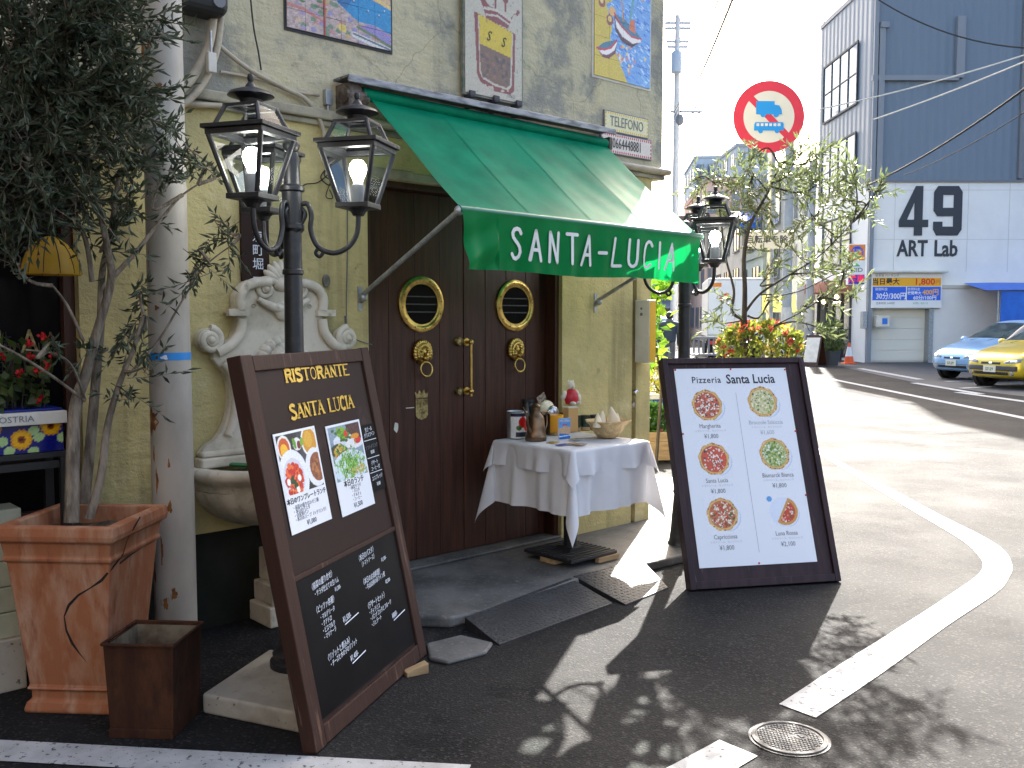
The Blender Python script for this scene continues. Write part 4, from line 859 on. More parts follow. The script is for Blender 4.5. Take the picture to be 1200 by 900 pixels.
# ---------------------------------------------------------------- trees made of stems, limbs, twigs and leaves
def tree(name, label, cat, root, stems, clumps, leaf, barkm, leafm, colA, colB, group=None, limb_r=.009, droop=.0, per=13):
    r = thing(name, label, cat, root, 0, group); o = Vector(root)
    b = MB(); SP = []
    for pts, r0, r1 in stems:
        P = smooth_path([Vector(p)-o for p in pts], 6); n = len(P); b.tube(P, [r0+(r1-r0)*i/(n-1) for i in range(n)], 9)
        SP += P[n//4:]
    b.build('trunk', barkm, r, smooth=70)
    lb = MB(); LP, LD, LL, LW = [], [], [], []
    for (c, rad, ntw) in clumps:
        c = Vector(c)-o; rad = Vector(rad) if hasattr(rad,'__len__') else Vector((rad,rad,rad))
        s = min(SP, key=lambda q: (q-c).length+ (0.4 if q.z > c.z else 0)); mid = (s+c)/2+Vector(rng.normal(size=3))*.04
        path = smooth_path([s, mid, c], 6); lb.tube(path, [limb_r*(1-.6*i/(len(path)-1)) for i in range(len(path))], 5)
        for k in range(ntw):
            v = rdir(); q = c+Vector((v.x*rad.x,v.y*rad.y,v.z*rad.z))*(.15+.85*rng.random()**.5)
            src = path[rng.integers(len(path)//2, len(path))]
            d = (q-src); L = d.length
            if L < .02: continue
            d = (d.normalized()+rdir(.3)*.45).normalized(); tl = .12+.16*rng.random()
            st = q - d*tl*.5; tip = st+d*tl+Vector((0,0,-droop*tl)); md = (st+tip)/2+rdir()*.012
            if k % 3 == 0: lb.tube([src, (src+st)/2+rdir()*.02, st], [.0035,.003,.0025], 3, cap=False)
            lb.tube([st,md,tip], [.0022,.0018,.0010], 3, cap=False)
            nl = per
            for i in range(nl):
                t = .08+.92*i/(nl-1); p = st.lerp(md,t*2) if t < .5 else md.lerp(tip,t*2-1)
                dd = (d*.75+rdir(.15)*.8).normalized() if i < nl-1 else d
                LP.append(p); LD.append(dd); LL.append(leaf*(.7+.6*rng.random())); LW.append(leaf*(.20+.08*rng.random()))
    lb.build('branch', barkm, r, smooth=70)
    me = leaves_mesh('crown', LP, LD, LL, LW, colA, colB); link('crown', me, leafm, r)
    return r
def P_(x, y, Y): return dep(x, y, Y)
pr = P_(105,600,3.75)
stems = [([P_(84,612,3.62),P_(85,560,3.64),P_(88,480,3.68),P_(102,435,3.7),P_(112,395,3.7),P_(130,330,3.7),P_(126,290,3.65),P_(115,240,3.6),P_(95,150,3.6)], .029, .008),
 ([P_(104,608,3.66),P_(118,560,3.7),P_(126,500,3.74),P_(140,450,3.78),P_(156,410,3.8),P_(168,370,3.8)], .019, .007),
 ([P_(98,590,3.78),P_(105,530,3.8),P_(112,450,3.82),P_(118,380,3.8),P_(120,320,3.78),P_(130,270,3.75),P_(140,200,3.7)], .024, .008),
 ([P_(132,325,3.7),P_(160,295,3.72),P_(185,262,3.75),P_(210,232,3.78),P_(232,216,3.8)], .011, .003),
 ([P_(108,330,3.7),P_(100,280,3.66),P_(75,225,3.6),P_(50,150,3.5),P_(40,60,3.45)], .011, .005),
 ([P_(98,400,3.7),P_(80,360,3.66),P_(62,335,3.6)], .007, .004),
 ([P_(100,470,3.69),P_(60,440,3.6),P_(20,415,3.5),P_(-10,400,3.45)], .007, .004), ([P_(100,468,3.69),P_(85,430,3.6),P_(65,415,3.55),P_(30,410,3.5)], .005, .003),
 ([P_(150,440,3.8),P_(185,400,3.9),P_(215,350,3.92),P_(240,312,3.92),P_(275,285,3.92)], .006, .0025)]
cl = []
for (x,y,Y,r,n) in [(25,40,3.45,.20,44),(80,30,3.45,.2,44),(130,40,3.55,.18,34),(40,110,3.45,.2,48),(100,110,3.5,.2,42),(145,110,3.6,.15,24),(20,170,3.4,.2,46),(70,170,3.5,.19,32),(125,180,3.6,.14,15),(25,230,3.45,.15,22),(85,235,3.55,.14,18),(5,285,3.4,.09,8),(-20,100,3.4,.2,20),(-20,200,3.4,.2,20),(60,-20,3.5,.22,22),(150,-10,3.6,.17,14)]: cl.append((P_(x,y,Y), r, n))
for (x,y,Y,r,n) in [(160,150,3.7,.10,8),(172,185,3.72,.09,8),(150,240,3.7,.10,9),(190,205,3.78,.07,4),(218,172,3.8,.07,4),(232,200,3.8,.06,4),(125,280,3.7,.08,6),(160,350,3.8,.05,3),(150,400,3.8,.06,4),(170,430,3.75,.07,4),(150,465,3.78,.06,3),(262,275,3.92,.06,5),(235,300,3.92,.05,4),(220,330,3.92,.05,3),(108,420,3.72,.05,3),(60,400,3.5,.04,2)]: cl.append((P_(x,y,Y), r, n))
cl = [(c,r_,int(n*1.5) if n > 9 else n) for c,r_,n in cl]
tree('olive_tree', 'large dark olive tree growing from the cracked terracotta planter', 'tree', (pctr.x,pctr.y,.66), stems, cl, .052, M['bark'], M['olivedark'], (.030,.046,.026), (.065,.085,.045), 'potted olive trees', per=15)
# ---------------------------------------------------------------- rusty bin
bp = gnd(207,866); rb = thing('rusty_bin', 'square rusty iron bin beside the terracotta planter', 'bin', (bp.x-.12,bp.y+.125,0), R(-4))
sqring([(.115,0),(.116,.01),(.128,.335),(.128,.34),(.124,.34),(.112,.02),(.0,.02)]).build('bin_shell', [M['rust']], rb)
sqring([(.1235,.336),(.1115,.024),(.0,.024)], False).build('bin_lining', M['rustin'], rb)
b = MB()
for s in (-1,1): b.tube([(-.132,s*.132,.345),(.132,s*.132,.345)], .006, 6); b.tube([(s*.132,-.132,.345),(s*.132,.132,.345)], .006, 6)
b.build('rolled_rim', M['rust'], rb, smooth=60)
b = MB(); b.bb(-.118,.118,-.1265,-.117,.0,.035); b.build('base_band', M['rust'], rb, bevel=.003)
# ---------------------------------------------------------------- left corner: stand, sunflower planter, flowers, lamp shade, step blocks
SW = .20; SU = fa(75,505,SW+.1)[0]-.26; SZ = fa(40,531,SW+.1)[1]
sp = fw(SU,SW,SZ-.945)
st = thing('plant_stand', 'black metal stand carrying the blue sunflower planter', 'stand', sp, FR)
b = MB(); b.bb(-.55,.28,-.12,.12,.925,.945); b.build('shelf', M['matblack'], st)
for x in (-.52,.255):
    for y in (-.105,.105): b = MB(); b.bb(x-.017,x+.017,y-.014,y+.014,.04,.924); b.build('leg', M['matblack'], st)
b = MB(); b.bb(-.50,.235,-.112,-.098,.88,.91); b.bb(-.50,.235,.098,.112,.88,.91); b.build('rail', M['matblack'], st)
pb = thing('sunflower_planter', 'blue glazed planter box painted with sunflowers on the black stand', 'planter', fw(SU,SW,SZ), FR)
cv = Canvas(150,36,(.03,.07,.42),.76/.17); 
for k in range(7):
    x = .07+.145*k; y = .5+.18*math.sin(k*2.2)
    for q in ((-.06,-.25),(.06,.2),(.055,-.3)): cv.ell(x+q[0],y+q[1],.028,.11,(.62,.74,.50),.5)
    cv.disc(x,y,.048,(.88,.66,.05))
    for a in range(14): cv.disc(x+.047*math.cos(a*.449),y+.047*cv.asp*math.sin(a*.449),.008,(.80,.55,.03))
    cv.disc(x,y,.02,(.55,.22,.03)); cv.disc(x,y,.009,(.25,.10,.03))
cv.noise(.02)
b = MB(); b.bb(-.50,.26,-.095,.10,0.0,.175); b.build('planter_box', mat('blue_glaze', (.01,.02,.20), .2), pb, bevel=.006)
link('painted_front', panel_mesh('painted_front', cv.C, .755, .168, -.498, .003, -.0965), M['glaze'], pb)
cv2 = Canvas(36,36,(.03,.07,.42)); cv2.disc(.5,.5,.3,(.88,.66,.05)).disc(.5,.5,.12,(.5,.2,.03)).noise(.02)
o = link('painted_end', panel_mesh('painted_end', cv2.C, .18, .165, 0, .004, 0), M['glaze'], pb, matrix=Matrix.Translation((-.5015,.09,0)) @ Matrix.Rotation(-PI/2,4,'Z'))
b = MB(); b.bb(-.505,.265,-.13,-.10,.115,.165); b.build('name_bar', M['offwhite'], pb, bevel=.003)
text('PELLICCI OSTRIA', .034, pb, M['inkgrey'], .0, -.1315, .14, sx=1.1)
fl = thing('geranium', 'geraniums with red flowers in the blue sunflower planter', 'plant', fw(SU,SW,SZ+.155), FR)
LP, LD, LL, LW = [], [], [], []
for k in range(420):
    LP.append((rng.uniform(-.48,.24), rng.uniform(-.1,.1), .02+.26*rng.random()**1.3)); LD.append(rdir(.6)); LL.append(.035+.03*rng.random()); LW.append(.03+.02*rng.random())
link('foliage', leaves_mesh('foliage', LP, LD, LL, LW, (.03,.06,.015), (.08,.12,.03)), M['leaf'], fl)
b = MB()
for k in range(22):
    x = rng.uniform(-.45,.22); b.tube([(x,0,0),(x+rng.normal()*.03,rng.normal()*.03,.28)], .002, 4)
b.build('stem', M['darkbark'], fl)
LP, LD, LL, LW = [], [], [], []
for (x,y) in [(36,418),(56,428),(22,438),(46,466),(52,395),(34,402)]+[(rng.uniform(-60,70),rng.uniform(395,460)) for _ in range(7)]:
    u_, z_ = fa(x,y,SW+.06)
    for k in range(16): LP.append((u_-SU+rng.normal()*.006,-.06+rng.normal()*.006,z_-SZ-.155+rng.normal()*.006)); LD.append(rdir()); LL.append(.016); LW.append(.014)
struct(link('flowers', leaves_mesh('flowers', LP, LD, LL, LW, (.45,.01,.015), (.7,.03,.04)), M['petal'], fl), 'stuff')
u_, z_ = fa(60,322,.12)
ls = fthing('lamp_shade', 'yellow dome lamp shade hanging in front of the dark window', 'lamp', u_, .12, z_)
b = MB(); b.lathe([(.118,0),(.118,.012),(.112,.04),(.096,.085),(.068,.125),(.034,.15),(.012,.158),(.0,.158)], 24, mod=lambda a,r,z: 1+.012*math.cos(12*a)); b.build('shade', fabric_mat('yellow_shade', (.55,.34,.02), (.45,.27,.015), .3, .5), ls, smooth=40)
b = MB(); b.tube([(0,0,.158),(0,0,.25),(0,.11,.30)], .006, 6)
for k in range(12): a = 2*PI*k/12; b.tube([(r_*math.cos(a),r_*math.sin(a),z_) for r_,z_ in [(.1195,.004),(.1135,.04),(.0975,.085),(.0695,.125),(.0355,.151)]], .002, 4)
b.build('ribs', M['matblack'], ls)
ur = fa(30,680,.2)[0]
cs = fthing('clapboard_box', 'pale clapboard step box cut by the left edge behind the planter', 'step', ur, 0, 0)
for k in range(5): b = MB(); b.bb(-.9,0,-.19+.004*k,-.02,.215+k*.105,.317+k*.105); b.build('board', mat('pale_board', (.42,.43,.32), .8, c2=(.33,.34,.25), scale=5) if k == 0 else bpy.data.materials['pale_board'], cs, bevel=.005)
for x_ in (-.75,-.09): b = MB(); b.bb(x_-.08,x_+.08,-.21,-.02,0,.214); b.build('foot', M['slab'], cs, bevel=.006)
# ================================================================ MENU BOARDS
class Board:
    def __init__(s, name, label, a, b_, lean, H):
        a = Vector(a); b_ = Vector(b_); e = b_-a; s.W = e.length; e.normalize(); m = Vector((e.y,-e.x,0)); l = R(lean); s.H = H
        s.up = -m*math.sin(l)+Vector((0,0,1))*math.cos(l); s.N = m*math.cos(l)+Vector((0,0,1))*math.sin(l); s.e = e; s.a = a
        s.root = thing(name, label, 'menu board', group='menu boards', matrix=basis(e, -s.N, s.up, a+Vector((0,0,.004))))
    def px(s, x, y):
        d = ray(x,y); t = (s.a-_C).dot(s.N)/d.dot(s.N); P = _C+d*t-s.a; return P.dot(s.e), P.dot(s.up)
    def quad(s, pts):
        q = [s.px(*p) for p in pts]; xs = [p[0] for p in q]; zs = [p[1] for p in q]
        return (q[0][0]+q[3][0])/2, (q[1][0]+q[2][0])/2, (q[2][1]+q[3][1])/2, (q[0][1]+q[1][1])/2   # x0,x1,z0,z1 from TL,TR,BR,BL
def slab_letters(bd, word, x0, x1, z0, z1, hw=.0055):
    H = z1-z0; tot = sum(WID[c] for c in word)+.16*(len(word)-1); k = (x1-x0)/tot; x = x0
    for ch in word:
        if ch != ' ':
            b = MB()
            for st in STRK[ch]:
                pts = [(x+p[0]*k, z0+p[1]*H) for p in resample(st,.08)]
                thin = ch in 'ANU' and st is STRK[ch][0] or (ch == 'N' and st is STRK[ch][2]) or st[0][1] == st[-1][1]
                w = hw*(.55 if thin else 1.25)
                V = []
                n = len(pts)
                for i,(px_,pz_) in enumerate(pts):
                    q0 = pts[max(i-1,0)]; q1 = pts[min(i+1,n-1)]; dx,dz = q1[0]-q0[0],q1[1]-q0[1]; l = math.hypot(dx,dz)+1e-9
                    V += [(px_-dz/l*w,-.0032,pz_+dx/l*w),(px_+dz/l*w,-.0032,pz_-dx/l*w)]
                b.add(V, [(2*i,2*i+1,2*i+3,2*i+2) for i in range(n-1)])
                for (px_,pz_) in (pts[0],pts[-1]):                        # slab serifs on stroke ends
                    rel = (pz_-z0)/H
                    if rel < .02 or rel > .98:
                        if ch in 'IRTNALUE' and not (ch in 'NA' and False):
                            zz = z0 if rel < .5 else z1; b.bb(px_-hw*1.9,px_+hw*1.9,-.0036,-.0030,zz-.0028,zz+.0028)
            b.build('letter', M['gold'], bd.root)
        x += (WID[ch]+.16)*k
L_ = Board('menu_board', 'tall brown RISTORANTE board with two food posters and chalk menu', gnd(368,885), gnd(498,768), 11.3, 1.40)
W, H = L_.W, L_.H; r = L_.root; FT = .045
b = MB(); b.bb(0,.075,-.012,FT,0,H); b.build('stile', M['signwood'], r, bevel=.004); b = MB(); b.bb(W-.075,W,-.012,FT,0,H); b.build('stile', M['signwood'], r, bevel=.004)
b = MB(); b.bb(.076,W-.076,-.011,FT,H-.06,H-.003); b.build('rail', M['signwood'], r, bevel=.004); b = MB(); b.bb(.076,W-.076,-.011,FT,.002,.07); b.build('rail', M['signwood'], r, bevel=.004)
b = MB(); b.bb(.0765,W-.0765,.0,.02,.0705,H-.0605); b.build('panel', M['signpanel'], r)
x0,x1,z0,z1 = L_.quad([(352,676),(453,628),(484,763),(377,866)]); zb_ = z0; zt_ = .615
x0 = .085; x1 = W-.085; z0 = .085; z1 = L_.px(400,655)[1]
b = MB(); b.bb(x0,x1,-.004,-.0005,z0,z1); b.build('chalkboard', M['black'], r)
b = MB(); bx0,bx1 = x0,x1
b.bb(.0765,W-.0765,-.009,-.0005,z1+.001,z1+.02); b.build('bead', M['signwood'], r, bevel=.002)
# legs of the easel behind
for xx in (.16,W-.16): b = MB(); b.bb(xx-.02,xx+.02,FT+.001,FT+.018,.02,H-.05); b.build('back_batten', M['signwood'], r)
# gold slab-serif words
p0 = L_.px(332,443); p1 = L_.px(407,431); t0 = L_.px(332,431)
slab_letters(L_, 'RISTORANTE', L_.px(333,438)[0], L_.px(407,436)[0], L_.px(370,445)[1], L_.px(370,431.5)[1], .0052)
slab_letters(L_, 'SANTA LUCIA', L_.px(338,478)[0], L_.px(413,474)[0], L_.px(375,486)[1], L_.px(375,470.5)[1], .0052)
def poster(bd, q, name='poster', off=.003):
    x0,x1,z0,z1 = bd.quad(q); b = MB(); b.bb(x0,x1,-off-.002,-off,z0,z1); b.build(name, M['paper'], bd.root); return x0,x1,z0,z1
# poster 1: lunch plate photo
x0,x1,z0,z1 = poster(L_, [(319,512),(367,499),(387,607),(341,632)]); w, h = x1-x0, z1-z0; asp = (w*.92)/(h*.60)
cv = Canvas(84,96,(.10,.11,.13),asp)
cv.poly([(.5,1),(1,1),(1,.0),(.6,.4)], (.20,.22,.25)); cv.noise(.02,3)
cv.disc(.16,.78,.17,(.90,.89,.86)).disc(.16,.78,.135,(.78,.32,.05)); cv.disc(.15,.74,.09,(.93,.72,.15)); cv.disc(.83,.80,.22,(.93,.93,.92)).disc(.83,.80,.185,(.82,.58,.12)); cv.disc(.80,.84,.11,(.86,.66,.22))
cv.ell(.50,.80,.11,.11,(.90,.89,.88)); cv.ell(.43,.82,.04,.10,(.35,.60,.15),.3); cv.ell(.54,.78,.05,.07,(.45,.06,.15)); cv.ell(.62,.82,.04,.08,(.45,.68,.2),-.3)
cv.disc(.28,.27,.37,(.90,.91,.94)).disc(.28,.27,.26,(.82,.82,.86)); cv.disc(.88,.34,.27,(.90,.91,.94)).disc(.92,.34,.20,(.55,.30,.16))
for k in range(150):
    a = rng.random()*6.28; q = .22*rng.random()**.5; cv.disc(.27+q*math.cos(a),.22+q*asp*math.sin(a),.012+.035*rng.random(),[(.82,.20,.08),(.72,.12,.05),(.90,.42,.18),(.78,.10,.10)][k%4])
for k in range(50): a = rng.random()*6.28; q = .16*rng.random()**.5; cv.disc(.94+q*math.cos(a),.34+q*asp*math.sin(a),.03,[(.62,.36,.2),(.48,.25,.13),(.7,.45,.25)][k%3])
for p in [(.12,.22),(.40,.24),(.32,.06)]: cv.disc(*p,.045,(.95,.93,.9))
for k in range(14): cv.disc(.26+rng.normal()*.03,.19+rng.normal()*.05,.03,(.10,.25,.08))
cv.noise(.03)
link('food_photo', panel_mesh('food_photo', cv.C, w*.92, h*.60, x0+w*.04, z0+h*.375, -.0056), M['print'], r)
text('本日のワンプレートランチ', w*.080, r, M['ink'], (x0+x1)/2, -.0056, z0+h*.315, extrude=.0003, bold=.0006)
for i, s in enumerate(['・前菜の盛り合わせ三種','・本日のパスタ','・自家製パン','・本日のスープ（＋ドリンク）']): text(s, w*.058, r, M['inkgrey'], x0+w*.12, -.0056, z0+h*(.245-.04*i), extrude=.0003, align='LEFT')
text('¥1,000', w*.085, r, M['ink'], x0+w*.5, -.0056, z0+h*.06, extrude=.0003)
# poster 2: salad photo
x0,x1,z0,z1 = poster(L_, [(381,500),(421,493),(437,592),(399,608)]); w, h = x1-x0, z1-z0; asp = (w*.92)/(h*.60)
cv = Canvas(72,96,(.52,.60,.66),asp); cv.poly([(.55,1),(1,1),(1,.6),(.6,.75)], (.30,.16,.16)); cv.noise(.03,3)
cv.ell(.42,.72,.32,.12,(.86,.89,.92)); cv.poly([(.12,.74),(.72,.74),(.62,.62),(.24,.62)], (.80,.83,.88))
for k in range(60): cv.ell(.42+rng.normal()*.11,.84+rng.normal()*.05,.045,.03,[(.30,.52,.08),(.50,.68,.15),(.18,.38,.06)][k%3])
cv.disc(.52,.83,.05,(.85,.12,.08)); cv.ell(.75,.62,.3,.10,(.88,.88,.88)); cv.ell(.2,.56,.24,.12,(.16,.20,.10)); 
for k in range(30): cv.disc(.25+rng.normal()*.12,.55+rng.normal()*.05,.035,[(.75,.6,.1),(.2,.35,.08),(.7,.15,.08),(.85,.75,.4)][k%4])
cv.ell(.86,.66,.12,.06,(.82,.14,.08)); cv.ell(.80,.75,.14,.05,(.86,.56,.12))
cv.ell(.5,.22,.55,.30,(.80,.86,.90))
for k in range(260):
    x,y = .5+rng.normal()*.2,.24+rng.normal()*.12; a = rng.random()*3.14; cv.line([(x,y),(x+.07*math.cos(a),y+.07*math.sin(a)*asp)], .010, [(.30,.55,.14),(.45,.68,.22),(.60,.78,.40),(.22,.45,.12)][k%4])
for k in range(50): cv.disc(.72+rng.normal()*.12,.10+rng.normal()*.05,.02,[(.75,.65,.25),(.62,.66,.25)][k%2])
cv.noise(.03)
link('food_photo', panel_mesh('food_photo', cv.C, w*.92, h*.60, x0+w*.04, z0+h*.375, -.0056), M['print'], r)
text('本日のランチ', w*.10, r, M['ink'], (x0+x1)/2, -.0056, z0+h*.33, extrude=.0003, bold=.0006)
for i, s in enumerate(['・前菜サラダ','・パスタ','・ドルチェ','・コーヒー']): text(s, w*.06, r, M['inkgrey'], (x0+x1)/2, -.0056, z0+h*(.27-.045*i), extrude=.0003)
text('¥1,500', w*.095, r, M['ink'], x0+w*.5, -.0056, z0+h*.07, extrude=.0003)
# small chalk strip
x0,x1,z0,z1 = L_.quad([(423,500),(443,495),(456,570),(435,580)]); x1 = W-.078; b = MB(); b.bb(x0,x1,-.005,-.001,z0,z1); b.build('chalk_strip', M['black'], r); w, h = x1-x0, z1-z0
for i, (s, f, m_) in enumerate([('生ビール',.92,'chalk'),('グラスワイン',.84,'chalk'),('ソフトドリンク',.66,'inkgrey'),('¥500',.58,'chalk'),('デザート',.42,'chalk'),('コーヒー付',.34,'chalk'),('エスプレッソ',.2,'chalk'),('¥300',.1,'chalk')]):
    text(s, h*.075, r, M[m_], x0+w*.5, -.0053, z0+h*f, extrude=.0003, sx=.8, shear=.2, rot=-.05)
b = MB()
for f in (.76,.50,.28): b.bb(x0+.005,x1-.005,-.0056,-.0051,z0+h*f,z0+h*f+.003)
b.build('chalk_rule', M['chalk'], r, split=True)
# big chalkboard handwriting
lines = [(.10,.90,'〈前菜の盛り合せ〉',1.15),(.12,.845,'・サラダ仕立ての生ハム',1),(.30,.80,'¥1,200-',.9),(.10,.73,'〈ピッツァ各種〉',1.15),(.13,.665,'・マルゲリータ',.95),(.13,.615,'・クアトロ',.95),(.13,.565,'・ビスマルク',.95),(.13,.515,'・マリナーラ',.95),(.32,.55,'¥1,500-',1.25),(.12,.36,'〈リゾットと煮込み〉',1.15),(.14,.305,'・チーズと木の子のリゾット',1),(.32,.245,'¥1,400-',1.25),
 (.56,.92,'〈本日のパスタ〉',1.15),(.58,.865,'（トマトソース）',1),(.80,.82,'¥1,300-',.9),(.56,.73,'〈本日のお肉料理〉',1.15),(.58,.675,'・牛ほほ肉の赤ワイン煮',1),(.80,.63,'¥2,500-',.9),(.56,.53,'〈デザートセット〉',1.15),(.57,.475,'・ティラミス',1),(.57,.425,'・パンナコッタとフルーツ',1),(.57,.375,'・ジェラート',.95),(.80,.33,'¥800-',1.25)]
bh = z1
bz0, bz1 = .085, L_.px(400,655)[1]
for (fx,fz,s,k) in lines:
    text(s, .0245*k, r, M['chalk'], bx0+(bx1-bx0)*fx, -.0046, bz0+(bz1-bz0)*fz, extrude=.0003, align='LEFT', sx=.72, shear=.28, rot=-.06+random.uniform(-.03,.03))
b = MB()
for (fx,fz) in ((.32,.525),(.32,.22),(.80,.305)): b.box((bx0+(bx1-bx0)*fx+.07,-.0048,bz0+(bz1-bz0)*fz),(.12,.0006,.004),Matrix.Rotation(-.09,3,'Y'))
b.build('chalk_underline', M['chalk'], r, split=True)
wp = gnd(484,792); wg = thing('wood_wedge', 'small raw wood wedge under the brown RISTORANTE board', 'wedge', (wp.x+.01,wp.y+.02,0), R(30))
b = MB(); b.prism([(-.05,0),(.05,0),(.05,.045),(-.05,.02)], -.022, .022); b.build('block', M['woodraw'], wg, bevel=.003)
# ---------------- right board
R_ = Board('menu_board', 'dark framed board with white poster of six pizzas', gnd(808,693), gnd(984,682), 21.0, 1.355)
W, H = R_.W, R_.H; r = R_.root; FT = .05
for xx in (0, W-.035): b = MB(); b.bb(xx,xx+.035,-.022,FT,0,H); b.build('stile', M['signpurple'], r, bevel=.003)
b = MB(); b.bb(.0355,W-.0355,-.021,FT,H-.037,H-.002); b.build('rail', M['signpurple'], r, bevel=.003); b = MB(); b.bb(.0355,W-.0355,-.021,FT,.002,.045); b.build('rail', M['signpurple'], r, bevel=.003)
b = MB(); b.bb(.036,W-.036,-.004,.03,.0455,H-.0375); b.build('panel', M['signpurple'], r)
for xx in (.04, W-.12): b = MB(); b.bb(xx,xx+.08,.051,.075,.0,H*.98); b.build('back_post', M['signpurple'], r)
q = [R_.px(*p) for p in ((789,437),(918,429),(958,658),(820,668))]
PX0, PX1, PZ0, PZ1 = (q[0][0]+q[3][0])/2, (q[1][0]+q[2][0])/2, (q[2][1]+q[3][1])/2, (q[0][1]+q[1][1])/2
b = MB(); b.bb(PX0,PX1,-.0075,-.0045,PZ0,PZ1); b.build('poster', M['paper'], r)
pw, ph = PX1-PX0, PZ1-PZ0; ym = (PX0+PX1)/2
text('Pizzeria', .056, r, M['ink'], PX0+pw*.27, -.0082, PZ1-ph*.062, extrude=.0003, bold=.0006, space=1.12, sx=.95); text('Santa Lucia', .080, r, M['ink'], PX0+pw*.665, -.0082, PZ1-ph*.060, extrude=.0003, bold=.0014, sx=.88)
b = MB(); b.bb(PX0+pw*.515,PX0+pw*.517,-.0083,-.0078,PZ0+ph*.06,PZ1-ph*.13); b.build('divider', M['inkgrey'], r)
b = MB()
for fx, fz in ((.01,.995),(.5,.995),(.99,.99),(.005,.66),(.995,.66),(.995,.33),(.5,.008)): b.ball((PX0+pw*fx,-.010,PZ0+ph*fz),(.006,.005,.006),8,6)
b.build('pushpin', M['red'], r, split=True)
def pizza(kind):
    cv = Canvas(72,72,(.906,.914,.937),1.0)
    cv.ell(.60,.44,.39,.38,(.74,.79,.87)).ell(.565,.465,.41,.40,(.87,.90,.945))
    if kind == 5:
        cv.ell(.50,.48,.42,.42,(.86,.89,.94)); m = ((cv.X-.55)**2+(cv.Y-.5)**2 < .40**2) & (cv.X*.9+.35-(cv.Y-.1)*.55 > .55)
        cv.put(m,(.80,.58,.26)); m2 = ((cv.X-.56)**2+(cv.Y-.49)**2 < .31**2) & (cv.X*.9+.35-(cv.Y-.1)*.55 > .62); cv.put(m2,(.78,.28,.12)); cv.disc(.13,.86,.08,(.35,.62,.85)); msk = m2
    else:
        rr = .42+.012*np.sin(9*np.arctan2(cv.Y-.5,cv.X-.5)); d = np.hypot(cv.X-.5,cv.Y-.5); cv.put(d<rr,(.80,.62,.33)); cv.put(d<rr-.03,(.87,.70,.40)); msk = d < .345
        cv.put(d<.355,(.74,.50,.22)); cv.put(msk, {0:(.74,.36,.24),1:(.84,.80,.62),2:(.76,.34,.20),3:(.70,.72,.42),4:(.76,.42,.24)}[kind])
    for k in range(34):
        a = rng.random()*6.28; 
        if kind != 5: cv.disc(.5+.40*math.cos(a),.5+.40*math.sin(a),.008+.012*rng.random(),(.45,.26,.12) if k%3 else (.95,.85,.6))
    tops = {0:[(.94,.92,.86)]*5+[(.18,.20,.14)]*3+[(.88,.4,.2)]*2,1:[(.52,.62,.25),(.93,.91,.80),(.66,.72,.38),(.80,.78,.5),(.30,.36,.12)],2:[(.94,.92,.88)]*3+[(.88,.30,.16)]*4+[(.25,.22,.2)],3:[(.28,.48,.12),(.42,.60,.18),(.92,.93,.88),(.85,.88,.8),(.35,.5,.15)],4:[(.93,.90,.82)]*4+[(.72,.12,.08)]*3+[(.30,.36,.12)]*2,5:[(.93,.90,.84)]*3+[(.80,.2,.1)]*3+[(.3,.36,.12)]}[kind]
    save = cv.C.copy()
    for k in range(170):
        a = rng.random()*6.28; q = .33*rng.random()**.5; cv.ell(.5+q*math.cos(a),.5+q*math.sin(a),.010+.026*rng.random(),.008+.020*rng.random(),tops[rng.integers(len(tops))],rng.random()*3)
    cv.C = np.where(msk[...,None], cv.C, save)
    return cv.noise(.02)
names = [('Margherita','¥1,800'),('Broccole Salsiccia','¥1,600'),('Santa Lucia','¥1,800'),('Bismarck Bianca','¥1,800'),('Capricciosa','¥1,800'),('Luna Rossa','¥2,100')]
for k, (x,y) in enumerate([(828,476),(893,472),(836,539),(907,533),(846,604),(917,600)]):
    cx, cz = R_.px(x,y); s = .225 if k != 5 else .205
    link('pizza_photo', panel_mesh('pizza_photo', pizza(k).C, s, s, cx-s/2, cz-s/2, -.0079), M['print'], r)
    g = M['inkgrey'] if k != 1 else mat('ink_pale', (.45,.46,.5), .6)
    text(names[k][0], .036, r, g, cx, -.0082, cz-.128, extrude=.0003, sx=.85); text(names[k][1], .038, r, g, cx, -.0082, cz-.190, extrude=.0003, sx=.85)
    text('トマトソース、モッツァレラ', .015, r, mat('ink_pale2', (.5,.5,.54), .6) if k == 0 else bpy.data.materials['ink_pale2'], cx, -.0082, cz-.157, extrude=.0003)
# ================================================================ TABLE
TC = (-.550,.405); TZ = .775
tb = thing('cafe_table', 'black pedestal table with ridged square foot in front of the door', 'table', fw(TC[0],TC[1],.06), FR)
b = MB(); b.bb(-.305,.305,-.305,.305,.690,.712); b.build('tabletop', M['woodraw'], tb, bevel=.004)
b = MB(); b.tube([(0,0,.05),(0,0,.69)], .042, 16); b.build('column', M['matblack'], tb, smooth=50)
b = MB(); b.bb(-.20,.20,-.20,.20,.03,.048); b.prism([(-.075,.048),(.075,.048),(.05,.075),(-.05,.075)], -.06, .06); b.build('foot_plate', M['matblack'], tb, bevel=.003)
b = MB()
for k in range(11): b.bb(-.19,.19,-.185+k*.037-.006,-.185+k*.037+.006,.0482,.054)
b.build('foot_ridges', M['matblack'], tb)
b = MB(); b.bb(.02,.20,-.215,-.185,.001,.029); b.bb(-.20,.20,-.06,.06,.001,.029); b.build('foot_shim', M['woodraw'], tb)
